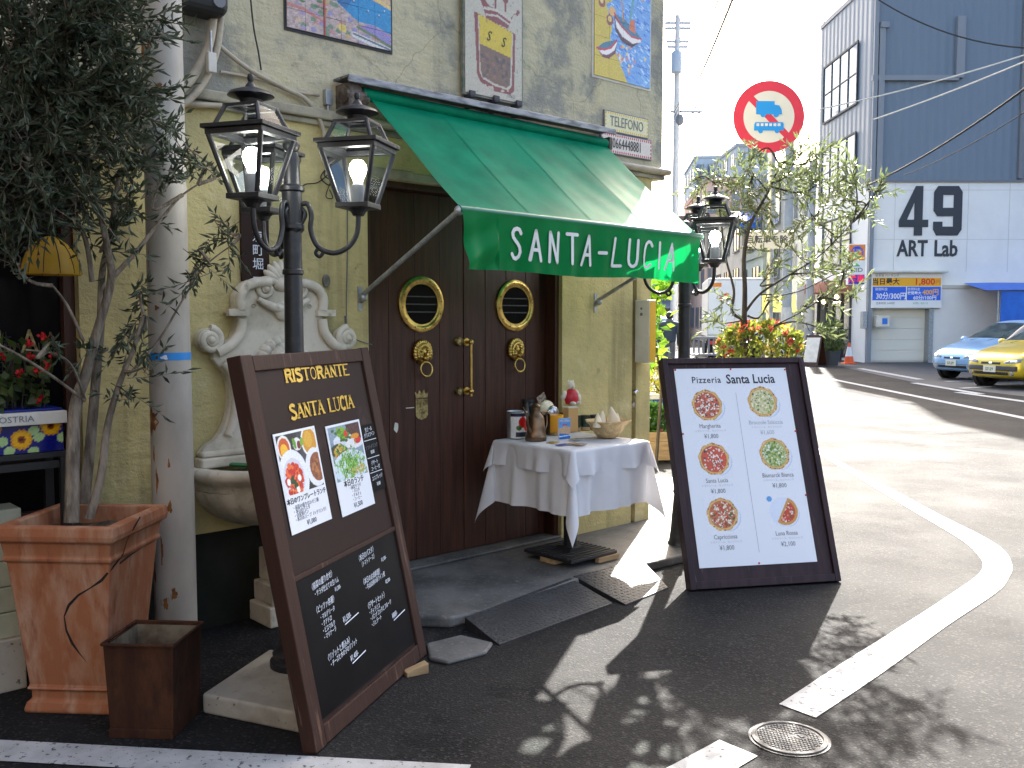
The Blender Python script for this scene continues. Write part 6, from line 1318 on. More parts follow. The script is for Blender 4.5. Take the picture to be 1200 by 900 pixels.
# big block numerals (chamfered) and letters
INK = mat('sign_charcoal', (.035,.04,.05), .6)
def blockpoly(x0, x1, y0, y1, outer, holes, nm='numeral'):
    W_, H_ = ax(x1)-ax(x0), az(y0)-az(y1); X_, Z_ = ax(x0), az(y1)
    bm = bmesh.new(); es = []
    for loop in [outer]+holes:
        vs_ = [bm.verts.new((X_+p[0]*W_, -.03, Z_+p[1]*H_)) for p in loop]; es += [bm.edges.new((vs_[i],vs_[(i+1)%len(vs_)])) for i in range(len(vs_))]
    g = bmesh.ops.triangle_fill(bm, edges=es, use_beauty=True); fs = [f for f in g['geom'] if isinstance(f, bmesh.types.BMFace)]
    ext = bmesh.ops.extrude_face_region(bm, geom=fs); bmesh.ops.translate(bm, vec=(0,.028,0), verts=[v for v in ext['geom'] if isinstance(v,bmesh.types.BMVert)])
    bmesh.ops.recalc_face_normals(bm, faces=bm.faces[:]); me = bpy.data.meshes.new(nm); bm.to_mesh(me); bm.free(); link(nm, me, INK, art)
blockpoly(1050,1084,218,276, [(0,.17),(0,.30),(.55,1),(.80,1),(.80,.32),(1,.32),(1,.17),(.80,.17),(.80,0),(.52,0),(.52,.17)], [[(.27,.32),(.52,.32),(.52,.68)]])
blockpoly(1090,1123,218,276, [(0,.12),(.12,0),(.86,0),(1,.12),(1,.88),(.86,1),(.14,1),(0,.88),(0,.50),(.14,.39),(.70,.39),(.70,.18),(.32,.18),(.32,.28),(0,.28)], [[(.32,.56),(.70,.56),(.70,.82),(.32,.82)]])
text('ART', .78, art, INK, (ax(1049)+ax(1084))/2, -.012, az(292), extrude=.01, bold=.018, sx=.72); text('Lab', .78, art, INK, (ax(1090)+ax(1121))/2, -.012, az(292), extrude=.01, bold=.018, sx=.76)
# side wall windows, shop front
def side_window(y0, y1, z0, z1):
    w_ = bpy.data.objects.new('window', None); COL.objects.link(w_); w_.parent = art
    b = MB(); b.bb(-.03,.05,y0,y1,z0,z1); b.build('pane', mat('sky_glass', (.16,.24,.32), .08, spec=.9), w_)
    b = MB(); b.bb(-.07,-.03,y0-.06,y0,z0,z1); b.bb(-.07,-.03,y1,y1+.06,z0,z1); b.bb(-.07,-.03,y0-.06,y1+.06,z0-.07,z0); b.bb(-.07,-.03,y0-.06,y1+.06,z1,z1+.07)
    n = max(2,int((y1-y0)/.9))
    for k in range(1,n): yy = y0+(y1-y0)*k/n; b.bb(-.06,-.03,yy-.03,yy+.03,z0,z1)
    b.bb(-.055,-.03,y0,y1,(z0+z1)/2-.02,(z0+z1)/2+.02); b.build('window_frame', INK, w_)
side_window(1.3,4.9,9.3,11.4); side_window(1.3,4.9,6.3,8.2); side_window(1.6,4.6,3.6,5.3)
b = MB(); b.bb(-.55,-.002,1.2,5.2,2.55,2.95); b.build('brick_canopy', mat('brick_band', (.36,.15,.10), .8, c2=(.26,.1,.07), scale=6), art, bevel=.02)
sf = bpy.data.objects.new('shop_front', None); COL.objects.link(sf); sf.parent = art
b = MB(); b.bb(-.02,.05,1.4,5.0,.1,2.5); b.build('shop_glass', mat('shop_glass', (.05,.05,.045), .08), sf)
for yy in (1.4,2.3,3.2,4.1,5.0): b = MB(); b.bb(-.08,-.021,yy-.04,yy+.04,.0,2.5); b.build('mullion', INK, sf)
b = MB(); b.ball((-.35,2.0,2.35),.09,10,8); b.ball((-.35,3.4,2.2),.09,10,8); b.build('warm_lamp', emit_mat('warm_bulb', (1.0,.72,.35), 2), sf, split=True)
b = MB(); b.bb(-.8,-.05,5.35,5.48,0,3.0); b.build('shop_wing', mat('wing_white', (.68,.68,.66), .7), sf)
# downpipes, ducts, roof rail
for (x,ya,yb,w_) in [(1024,28,213,.10),(1017,-10,425,.07),(1114,20,92,.14)]: b = MB(); b.bb(ax(x)-w_,ax(x)+w_,-.16,-.002,az(yb),az(ya)); b.build('downpipe', mat('pipe_grey', (.22,.24,.27), .5), art)
b = MB(); b.bb(ax(1014),ax(1113),-.14,-.002,az(95),az(89)); b.build('duct', bpy.data.materials['pipe_grey'], art); b = MB(); b.bb(ax(1021),ax(1031),-.2,-.002,az(34),az(27)); b.build('pipe_hopper', bpy.data.materials['pipe_grey'], art)
b = MB(); b.bb(ax(1188)-.08,ax(1188)+.08,-.12,-.002,ZW+.1,AH); b.build('downpipe', bpy.data.materials['flash_grey'], art)
b = MB(); b.tube([(.05,0.1,AH+.9),(.05,5.4,AH+.9)], .03, 6); b.tube([(.05,5.4,AH+.18),(.05,5.4,AH+.9)], .03, 6); b.tube([(.05,2.7,AH+.18),(.05,2.7,AH+.9)], .03, 6); b.build('roof_rail', M['galv'], art)
b = MB(); b.bb(ax(1023),ax(1039),-.30,-.003,az(383),az(370)); b.build('mail_box', M['offwhite'], art, bevel=.02); b = MB(); b.bb(ax(1030),ax(1036),-.306,-.3005,az(380),az(373)); b.build('mail_slot', M['blue'], art)
b = MB(); b.bb(ax(1008),ax(1013),-.25,-.003,az(385),az(365)); b.build('meter_box', M['galv'], art, bevel=.01)
# price board
pw = thing('price_board', 'white parking price board with orange and blue fields on the white wall', 'sign', (AX+ax(1018),AY-.06,az(361)))
PW, PH = ax(1100)-ax(1018), az(320)-az(361)
b = MB(); b.bb(0,PW,-.12,.055,0,PH); b.build('board', M['white'], pw, bevel=.01)
b = MB(); b.bb(-.06,PW+.12,-.34,.055,PH+.001,PH+.06); b.build('top_cover', M['offwhite'], pw)
ob = mat('sign_orange', (.85,.42,.01), .4); bl = mat('sign_royal', (.02,.12,.68), .4); lr = mat('sign_redtext', (.72,.05,.01), .5)
b = MB(); b.bb(.04,PW-.04,-.125,-.1205,PH*.62,PH*.86); b.build('orange_field', ob, pw); b = MB(); b.bb(.04,PW*.49,-.125,-.1205,PH*.22,PH*.605); b.bb(PW*.505,PW-.04,-.125,-.1205,PH*.22,PH*.605); b.build('blue_field', bl, pw)
text('当日最大', .24, pw, M['ink'], PW*.2, -.127, PH*.74, bold=.006); text('1,800', .30, pw, lr, PW*.75, -.127, PH*.74, bold=.008, sx=1.1); text('円', .18, pw, lr, PW*.94, -.127, PH*.73)
text('30分/300円', .26, pw, M['paper'], PW*.28, -.127, PH*.33, bold=.005, sx=.85); text('昼間料金', .11, pw, M['paper'], PW*.14, -.127, PH*.53); text('夜間料金', .11, pw, M['paper'], PW*.60, -.127, PH*.53)
text('夜間最大', .12, pw, M['paper'], PW*.61, -.127, PH*.42, bold=.003); text('400円', .24, pw, ob, PW*.84, -.127, PH*.44, bold=.006, sx=.95); text('60分/100円', .17, pw, M['paper'], PW*.76, -.127, PH*.285, bold=.004, sx=1.0)
text('駐車場 パーキング', .10, pw, M['inkgrey'], PW*.22, -.1215, PH*.92); text('営業時間 24時間', .09, pw, M['inkgrey'], PW*.2, -.1215, PH*.13); text('お問い合わせ', .09, pw, mat('green_ink',(.05,.4,.2),.5), PW*.7, -.1215, PH*.13)
# P sign hanging at the corner
zt, zb2 = dep(1003,286,AY-1).z, dep(1003,334,AY-1).z; xp0, xp1 = dep(993,300,AY-1).x, dep(1013,300,AY-1).x
ps = thing('parking_sign', 'vertical parking sign with orange P square and red lit characters', 'sign', ((xp0+xp1)/2,AY-1,zb2)); hw, hh = (xp1-xp0)/2, zt-zb2
b = MB(); b.bb(-hw,hw,-.1,.1,0,hh); b.build('case', M['white'], ps, bevel=.02); b = MB(); b.bb(-hw+.02,hw-.02,-.106,-.1005,hh*.60,hh-.03); b.build('orange_square', mat('p_orange', (.85,.22,.02), .4), ps); b = MB(); b.bb(-hw+.02,hw-.02,-.106,-.1005,.03,hh*.25); b.build('display', mat('led_blue', (.03,.03,.35), .4), ps)
b = MB(); b.torus((0,-.108,hh*.79), hw*.66, .022, 24, 6, Matrix.Rotation(PI/2,3,'X')); b.build('ring', bl, ps); text('P', .42, ps, bl, 0, -.109, hh*.79, bold=.012); text('MID', .20, ps, M['inkgrey'], 0, -.103, hh*.36, bold=.004, sx=1.2)
b = MB(); b.prism([(-.12,hh*.45),(.0,hh*.54),(.12,hh*.45)], -.104, -.101); b.build('mountain_mark', bpy.data.materials['green_ink'], ps); text('満車', .28, ps, emit_mat('led_red', (.8,.02,.05), .12), 0, -.108, hh*.135, bold=.004)
b = MB(); b.bb(-.03,.03,.1,1.0,hh*.8,hh*.84); b.bb(-.03,.03,.1,1.0,hh*.2,hh*.24); b.build('bracket', M['galv'], ps, split=True)
# blue tarp shelter
bt = thing('blue_shelter', 'bright blue tarpaulin shelter at the right edge behind the cars', 'shelter', (dep(1172,375,AY-1.6).x,AY-1.6,0))
zt = dep(1180,341,AY-1.6).z; blm = mat('blue_tarp', (.015,.12,.55), .45, c2=(.02,.16,.65), scale=3, bump=.3, bscale=6)
b = MB(); b.grid(14,8,lambda s,t:(-.0+6*s,.02*math.sin(9*s+4*t),.25+t*(zt-.25))); b.build('front_curtain', blm, bt, smooth=80); b = MB(); b.grid(14,4,lambda s,t:(-.55+6.6*s,-.1+1.6*t,zt+.02+.30*t+.02*math.sin(8*s))); b.build('roof_sheet', blm, bt, smooth=80)
for x in (-.05,2,4): b = MB(); b.tube([(x,.06,0),(x,.06,zt)], .035, 8); b.build('post', M['galv'], bt)
# cone, A-board, potted plant
cq = gnd(1000,427); cn = thing('traffic_cone', 'orange and white traffic cone by the white wall', 'cone', (cq.x,32.2,0))
orr = mat('cone_orange', (.80,.10,.015), .5)
b = MB(); b.bb(-.22,.22,-.22,.22,0,.04); b.build('foot', orr, cn, bevel=.02); b = MB(); b.lathe([(.165,.04),(.125,.26)],20); b.lathe([(.055,.58),(.03,.72),(.0,.73)],20); b.build('cone_body', orr, cn, smooth=40, split=True); b = MB(); b.lathe([(.1245,.261),(.0555,.579)],20); b.build('white_sleeve', M['white'], cn, smooth=40)
ab = thing('a_board', 'small folding A-board standing outside the far shop', 'sign board', (gnd(952,428).x,31.0,0), R(-40))
for s in (-1,1):
    b = MB(); b.box((0,s*.20,.50),(.55,.03,1.08),Matrix.Rotation(s*.35,3,'X')); b.build('leaf_board', M['doorwood'], ab, bevel=.01)
    b = MB(); b.box((0,s*.222,.52),(.45,.012,.85),Matrix.Rotation(s*.35,3,'X')); b.build('face', M['offwhite'] if s < 0 else M['matblack'], ab)
pp_ = thing('plant_pot', 'dark round plant pot outside the far shop', 'pot', (gnd(975,428).x,31.2,0)); b = MB(); b.lathe([(.0,0),(.20,0),(.27,.42),(.28,.48),(.25,.48),(.24,.4),(.0,.4)],22); b.build('pot', mat('pot_grey',(.05,.055,.06),.6), pp_, smooth=35); b = MB(); b.lathe([(.24,.42),(0,.43)],16); b.build('soil', M['soil'], pp_)
bush('potted_shrub', 'green bushy plant in the dark pot outside the far shop', 'plant', (gnd(975,428).x,31.2,.42), (.45,.4,.5), 420, .22, .06, (.06,.10,.03), (.16,.22,.06))
# ================================================================ CARS
def car(label, loc, heading, paint, dark_bumper, light_tall):
    root = thing('parked_car', label, 'car', loc, heading, 'cars parked in the lot')
    #   x, zb, wb, w, zmid, belt, wbelt, wtop, ztop, wroof, zroof
    S = [(1.93,.30,.30,.42,.42,.52,.40,.34,.55,.20,.555),(1.87,.24,.60,.70,.45,.60,.68,.58,.645,.35,.655),(1.70,.21,.74,.80,.50,.69,.79,.68,.76,.45,.78),(1.40,.20,.78,.835,.52,.77,.825,.72,.865,.50,.885),(1.05,.20,.79,.845,.54,.84,.835,.74,.945,.52,.965),(.92,.20,.79,.845,.55,.87,.835,.74,.985,.52,1.01),
      (.45,.20,.79,.845,.56,.90,.838,.66,1.22,.46,1.26),(.05,.20,.79,.845,.56,.925,.84,.595,1.405,.42,1.45),(-.15,.20,.79,.845,.56,.93,.84,.59,1.445,.42,1.49),(-.8,.20,.79,.845,.56,.95,.84,.58,1.465,.41,1.51),(-1.35,.20,.79,.845,.56,.97,.835,.57,1.43,.40,1.47),(-1.65,.22,.78,.84,.56,.985,.825,.56,1.33,.39,1.37),(-1.85,.26,.75,.81,.55,.99,.79,.62,1.05,.42,1.08),(-1.93,.32,.62,.70,.5,.85,.68,.55,.92,.35,.94)]
    bm = bmesh.new(); rings = []
    for (x,zb,wb,w,zm,be,wbe,wt,zt,wr,zr) in S:
        half = [(0,zb),(wb,zb),(w,zb+.10),(w*1.005,zm),(wbe,be),(wt,zt),(wr,zr),(0,zr+.012)]
        full = half+[(-y,z) for y,z in half[-2:0:-1]]; rings.append([bm.verts.new((x,y,z)) for y,z in full])
    n = len(rings[0])
    for i in range(len(rings)-1):
        for k in range(n):
            k2 = (k+1)%n; f = bm.faces.new((rings[i][k],rings[i][k2],rings[i+1][k2],rings[i+1][k])); f.smooth = True
            seg = k if k < 7 else 13-k
            mi = 0
            if i in (5,6) and seg in (5,6): mi = 1
            if 6 <= i <= 10 and seg == 4: mi = 2
            if i in (10,11) and seg in (5,6) : mi = 1 if i == 11 else 0
            if i == 5 and seg == 4: mi = 0
            f.material_index = mi
    bm.faces.new(rings[0][::-1]); bm.faces.new(rings[-1]); bmesh.ops.recalc_face_normals(bm, faces=bm.faces[:])
    me = bpy.data.meshes.new('t'); bm.to_mesh(me); bm.free(); o = bpy.data.objects.new('t', me); COL.objects.link(o)
    for m_ in (paint, M['carglass'], M['carglass']): me.materials.append(m_)
    s = o.modifiers.new('s','SUBSURF'); s.levels = s.render_levels = 2; bpy.context.view_layer.update()
    ev = bpy.data.meshes.new_from_object(o.evaluated_get(bpy.context.evaluated_depsgraph_get())); bpy.data.objects.remove(o)
    co = [tuple(v.co) for v in ev.vertices]; groups = {0:[],1:[],2:[]}
    for p in ev.polygons: groups[p.material_index].append(tuple(p.vertices))
    for gi, (nm, mt) in enumerate((('body',paint),('windscreen',M['carglass']),('side_window',M['carglass']))):
        used = sorted({i for f in groups[gi] for i in f}); mp_ = {v:i for i,v in enumerate(used)}; b = MB(); b.add([co[i] for i in used], [tuple(mp_[i] for i in f) for f in groups[gi]]); b.build(nm, mt, root, smooth=60, split=gi>0)
    for (x,sd) in ((1.22,1),(1.22,-1),(-1.22,1),(-1.22,-1)):
        wh = bpy.data.objects.new('wheel', None); COL.objects.link(wh); wh.parent = root; wh.location = (x,sd*.735,.30); my = Matrix.Rotation(-sd*PI/2,3,'X')
        b = MB(); b.lathe([(.19,-.09),(.28,-.10),(.30,-.07),(.30,.08),(.285,.108),(.20,.112),(.19,.10)], 32, (0,0,0), my); b.build('tyre', M['matblack'], wh, smooth=40)
        b = MB(); b.lathe([(.198,.10),(.19,.118),(.17,.105),(.165,.04)], 32, (0,0,0), my)
        for k in range(7): a = 2*PI*k/7; b.box(my@Vector((.10*math.cos(a),.10*math.sin(a),.098)),(.15,.034,.014), my@Matrix.Rotation(a,3,'Z'))
        b.lathe([(.0,.112),(.04,.11),(.05,.095)],16,(0,0,0),my); b.build('rim', mat('rim_silver',(.5,.5,.52),.3,metal=.8) if 'rim_silver' not in bpy.data.materials else bpy.data.materials['rim_silver'], wh, smooth=30)
        b = MB(); b.lathe([(.0,.06),(.19,.06)],24,(0,0,0),my); b.build('brake_disc', M['matblack'], wh)
        b = MB(); b.lathe([(.30,.112),(.352,.113),(.352,.02),(.30,.02)],32,(0,0,0),my); b.build('arch', M['matblack'] , wh, smooth=30)
    bvh = BVHTree.FromPolygons(co, [tuple(p.vertices) for p in ev.polygons])
    def hit(y, z):
        h = bvh.ray_cast(Vector((3,y,z)), Vector((-1,0,0)))[0]; return h.x if h is not None else None
    def patch(nm, y0, y1, zlo, zhi, mt, off=.008, n=12, k=5):
        """a trim piece that follows the curved nose; zlo and zhi give its edges as functions of t 0..1 across"""
        V, ok = [], True; b = MB()
        for j in range(k+1):
            for i in range(n+1):
                t = i/n; y = y0+(y1-y0)*t; z = zlo(t)+(zhi(t)-zlo(t))*j/k; x_ = hit(y,z); V.append((x_ if x_ is not None else None, y, z))
        good = [v[0] for v in V if v[0] is not None]
        if not good: return
        V = [((v[0] if v[0] is not None else min(good))+off, v[1], v[2]) for v in V]; w_ = n+1
        b.add(V, [(j*w_+i,j*w_+i+1,(j+1)*w_+i+1,(j+1)*w_+i) for j in range(k) for i in range(n)]); o_ = b.build(nm, mt, root, smooth=60)
        m_ = o_.modifiers.new('solid','SOLIDIFY'); m_.thickness = .012; m_.offset = -1
    hl = mat('headlamp',(.16,.18,.20),.06,spec=1.0) if 'headlamp' not in bpy.data.materials else bpy.data.materials['headlamp']
    for sd in (1,-1):
        patch('headlight', sd*.36, sd*.70, lambda t: .555+.035*t, lambda t: .60+.085*t**.8, hl, .006)
        patch('lamp_bowl', sd*.50, sd*.64, lambda t: .585, lambda t: .635, M['chrome'], .009, 6, 3)
        b = MB(); b.ball((.62,sd*.93,1.0),(.07,.11,.075),14,10); b.build('mirror', paint, root, smooth=60)
        b = MB(); b.lathe([(.0,.02),(.05,.018),(.055,0)],14,((hit(sd*.54,.35) or 1.7)-.002,sd*.54,.35),Matrix.Rotation(PI/2,3,'Y')); b.build('fog_lamp', M['chrome'], root)
        b = MB(); b.bb(-.40,-.25,sd*.845,sd*.862,.80,.825); b.build('door_handle', paint, root)
        b = MB(); b.bb(-1.15,1.0,sd*.842,sd*.849,.205,.30); b.build('sill', M['matblack'] if dark_bumper else paint, root)
    patch('grille', -.26, .26, lambda t: .535, lambda t: .585, M['matblack'], .005); patch('badge', -.04, .04, lambda t: .54, lambda t: .585, M['chrome'], .010, 4, 3)
    patch('lower_grille', -.46, .46, lambda t: .31, lambda t: .375, M['matblack'], .005)
    if dark_bumper: patch('bumper_strip', -.66, .66, lambda t: .40, lambda t: .505, mat('bumper_dark',(.05,.052,.06),.5), .012, 24)
    else: patch('bumper_lip', -.66, .66, lambda t: .395, lambda t: .415, M['inkgrey'], .004, 24, 2)
    b = MB(); b.bb(hit(0,.44)+.012,hit(0,.44)+.024,-.165,.165,.365,.51); b.build('number_plate', M['offwhite'], root); me = text_mesh('57-29', .09, extrude=.001, bold=.002); link('plate_number', me, mat('plate_green',(.02,.2,.08),.5) if 'plate_green' not in bpy.data.materials else bpy.data.materials['plate_green'], root, matrix=Matrix.Translation((hit(0,.44)+.026,0,.43))@Matrix.Rotation(PI/2,4,'Z')@Matrix.Rotation(PI/2,4,'X'))
    for sd in (1,-1):
        for xs in (.62,-.42,-1.28): b = MB(); b.bb(xs-.006,xs+.006,sd*.838,sd*.851,.32,.90); b.build('door_gap', M['matblack'], root)
    for s_ in (0,1): b = MB(); b.tube([(1.0,-.35+.55*s_,.985),(.80,.15+.5*s_-.25,1.065)], .010, 5); b.build('wiper', M['matblack'], root)
    return root
def paint(name, c): return mat(name, c, .3, metal=.35, coat=.8, c2=tuple(x*.93 for x in c), scale=40, spec=.5)
hd = R(199); hv = Vector((math.cos(hd),math.sin(hd),0))
pA = gnd(1112,447)-hv*1.93+Vector((.25,.45,0)); car('light blue hatchback parked behind the yellow car', pA, hd, paint('car_blue',(.22,.42,.70)), False, False)
pB = gnd(1158,457)-hv*1.93+Vector((.25,.45,0)); car('yellow compact car cut by the right edge', pB, hd, paint('car_yellow',(.52,.40,.015)), True, True)
# ================================================================ PERSON seen from behind
def person(loc, ang):
    root = thing('person', 'person in dark navy jacket and grey trousers walking away down the street', 'person', loc, ang)
    def skin(nm, V, E, Rr, mt, rootv=0, lvl=2):
        me = bpy.data.meshes.new(nm); me.from_pydata(V, E, []); o = link(nm, me, mt, root); sm = o.modifiers.new('skin','SKIN'); 
        for i,rv in enumerate(Rr): me.skin_vertices[0].data[i].radius = rv if hasattr(rv,'__len__') else (rv,rv)
        me.skin_vertices[0].data[rootv].use_root = True; sm.use_smooth_shade = True; s = o.modifiers.new('s','SUBSURF'); s.levels = s.render_levels = lvl; return o
    V = [(0,0,.92),(0,0,1.12),(0,0,1.32),(0,0,1.42),(0,.01,1.50),(0,.02,1.60),(0,.02,1.67),(.17,0,1.38),(.24,-.02,1.12),(.24,.06,.90),(.24,.08,.80),(-.17,0,1.38),(-.24,.0,1.12),(-.24,.05,.90),(-.24,.07,.80),(.09,0,.88),(.10,.05,.48),(.10,-.02,.10),(.11,.10,.04),(-.09,0,.88),(-.10,-.02,.48),(-.10,-.10,.11),(-.11,.02,.04)]
    E = [(0,1),(1,2),(2,3),(3,4),(4,5),(5,6),(3,7),(7,8),(8,9),(9,10),(3,11),(11,12),(12,13),(13,14),(0,15),(15,16),(16,17),(17,18),(0,19),(19,20),(20,21),(21,22)]
    rr = [(.16,.11),(.15,.11),(.17,.11),(.12,.09),.055,(.085,.10),(.06,.07),.075,.055,.042,.035,.075,.055,.042,.035,.085,.062,.045,.04,.085,.062,.045,.04]
    skin('body', V, E, rr, mat('trousers',(.11,.11,.12),.8))
    J = [(0,0,.86),(0,0,1.02),(0,0,1.25),(0,0,1.40),(0,.01,1.46),(.19,0,1.38),(.265,-.01,1.10),(.255,.06,.86),(-.19,0,1.38),(-.265,.0,1.10),(-.255,.05,.86)]
    skin('jacket', J, [(0,1),(1,2),(2,3),(3,4),(3,5),(5,6),(6,7),(3,8),(8,9),(9,10)], [(.20,.135),(.19,.135),(.205,.14),(.16,.115),(.075,.075),.095,.075,.062,.095,.075,.062], mat('navy_jacket',(.035,.05,.075),.75,c2=(.05,.065,.09),scale=8))
    b = MB(); b.ball((0,.02,1.615),(.092,.108,.115),16,12); b.build('hair', mat('black_hair',(.015,.013,.012),.5), root, smooth=60); b = MB(); b.ball((0,.075,1.60),(.075,.065,.10),14,10)
    for s_ in (-1,1): b.ball((s_*.088,.03,1.60),(.014,.02,.03),8,6)
    b.ball((0,.14,1.595),(.014,.016,.022),8,6)
    for s_ in (-1,1): b.ball((s_*.035,.133,1.615),(.014,.008,.008),8,6)
    b.ball((0,.135,1.555),(.026,.008,.007),8,6); b.tube([(0,.01,1.44),(0,.02,1.55)],.052,12); b.build('head', mat('skin_tone',(.42,.26,.18),.6), root, smooth=60)
    for s_ in (-1,1):
        b = MB(); hx, hy, hz = s_*.25,.08,.80; b.ball((hx,hy,hz-.03),(.018,.038,.045),10,8)
        for k,(yy,l) in enumerate(((-.026,.055),(-.009,.068),(.009,.066),(.026,.052))): b.tube([(hx,hy+yy,hz-.06),(hx-s_*.004,hy+yy+.004,hz-.06-l*.55),(hx-s_*.014,hy+yy+.006,hz-.06-l)],[.009,.008,.006],6)
        b.tube([(hx,hy+.035,hz-.02),(hx-s_*.008,hy+.055,hz-.05),(hx-s_*.012,hy+.058,hz-.08)],[.010,.009,.007],6); b.build('hand', bpy.data.materials['skin_tone'], root, smooth=60)
    for x,y in ((.11,.06),(-.11,-.02)): b = MB(); b.ball((x,y,.045),(.05,.14,.05),12,8); b.build('shoe', M['matblack'], root, smooth=60)
person((dep(784,420,25.0).x,25.0,0), R(-8))
# ================================================================ TRUCK, VAN
tx0, tx1 = dep(829,375,36).x, dep(891,375,36).x; tw = tx1-tx0
tr = thing('box_truck', 'white box truck seen from behind on the side street', 'truck', (tx0,36,0), R(-9)); zt = dep(850,326,36).z
b = MB(); b.bb(0,tw,0,5.2,.85,zt); b.build('cargo_box', M['offwhite'], tr, bevel=.03)
for xx in (.04,tw/2+.01): b = MB(); b.bb(xx,xx+tw/2-.05,-.03,-.001,.95,zt-.1); b.build('rear_door', M['white'], tr, bevel=.01)
b = MB(); b.bb(tw*.08,tw*.25,-.04,-.031,zt-.33,zt-.18); b.build('orange_sticker', mat('sticker_orange',(.8,.25,.03),.5), tr)
b = MB(); b.prism([(tw*.20,zt-.78),(tw*.34,zt-.55),(tw*.40,zt-.60),(tw*.36,zt-.72),(tw*.27,zt-.80)], -.04, -.031); b.build('red_mark', M['red'], tr)
b = MB(); b.bb(-.05,tw+.05,-.15,-.03,.55,.72); b.bb(0,tw,0,5.2,.62,.84); b.build('chassis', M['matblack'], tr)
for xx in (.06,tw-.30): b = MB(); b.bb(xx,xx+.26,-.17,-.151,.57,.70); b.build('tail_light', M['red'], tr)
for xx in (.18,tw-.18):
    for yy in (.9,6.0): b = MB(); b.lathe([(.0,-.1),(.36,-.1),(.38,-.06),(.38,.06),(.36,.1),(.2,.1),(.18,.06),(.0,.06)],24,(xx,yy,.38),Matrix.Rotation(PI/2,3,'Y')); b.build('wheel', M['matblack'], tr, smooth=40)
b = MB(); b.prism([(5.3,.5),(5.3,2.2),(6.5,2.2),(7.0,1.4),(7.05,.5)], .1, tw-.1, 'x'); b.build('cab', M['white'], tr, bevel=.04)
# pallet truck / crates behind the truck
hc_ = thing('hand_cart', 'dark metal trolley standing behind the box truck', 'trolley', (dep(830,410,33).x,33,0), R(-6))
b = MB(); b.bb(-.6,.6,-.4,.4,.26,.32); b.build('deck', M['inkgrey'], hc_)
for k in range(7): b = MB(); b.bb(-.56+k*.17,-.50+k*.17,-.4,-.34,.33,.85); b.build('bar', M['inkgrey'], hc_)
b = MB(); b.bb(-.6,.6,-.41,-.33,.85,.92); b.build('top_bar', M['inkgrey'], hc_)
for x in (-.45,.45): b = MB(); b.lathe([(.0,-.04),(.12,-.04),(.12,.04),(.0,.04)],14,(x,-.3,.125),Matrix.Rotation(PI/2,3,'Y')); b.build('wheel', M['matblack'], hc_)
vn = thing('white_van', 'white van with pale windscreen parked beyond the restaurant corner', 'van', (dep(762,400,30).x,30.6,0), R(-95))
b = MB(); b.prism([(-1.7,.35),(1.55,.35),(1.7,.6),(1.62,.95),(1.15,1.55),(.9,1.62),(-1.7,1.62)], -.72, .72); b.build('body', M['white'], vn, bevel=.08, seg=3)
b = MB(); b.add([(1.60,-.62,1.0),(1.60,.62,1.0),(1.19,.56,1.54),(1.19,-.56,1.54)],[(0,1,2,3)]); o = b.build('windscreen', mat('pale_screen',(.35,.5,.62),.1), vn, matrix=Matrix.Translation((.025,0,.02)))
for s_ in (-1,1): b = MB(); b.bb(.1,1.0,s_*.722,s_*.73,1.0,1.45); b.bb(-1.5,-.1,s_*.722,s_*.73,1.0,1.45); b.build('side_window', M['carglass'], vn); b = MB(); b.ball((1.70,s_*.52,.78),(.05,.14,.09),10,8); b.build('headlight', M['chrome'], vn)
for x in (-1.1,1.1):
    for s_ in (-1,1): b = MB(); b.lathe([(.0,-.08),(.27,-.08),(.29,.0),(.27,.08),(.0,.08)],20,(x,s_*.66,.29),Matrix.Rotation(PI/2,3,'X')); b.build('wheel', M['matblack'], vn, smooth=40)
b = MB(); b.bb(1.68,1.75,-.7,.7,.35,.55); b.build('bumper', M['inkgrey'], vn, bevel=.02)
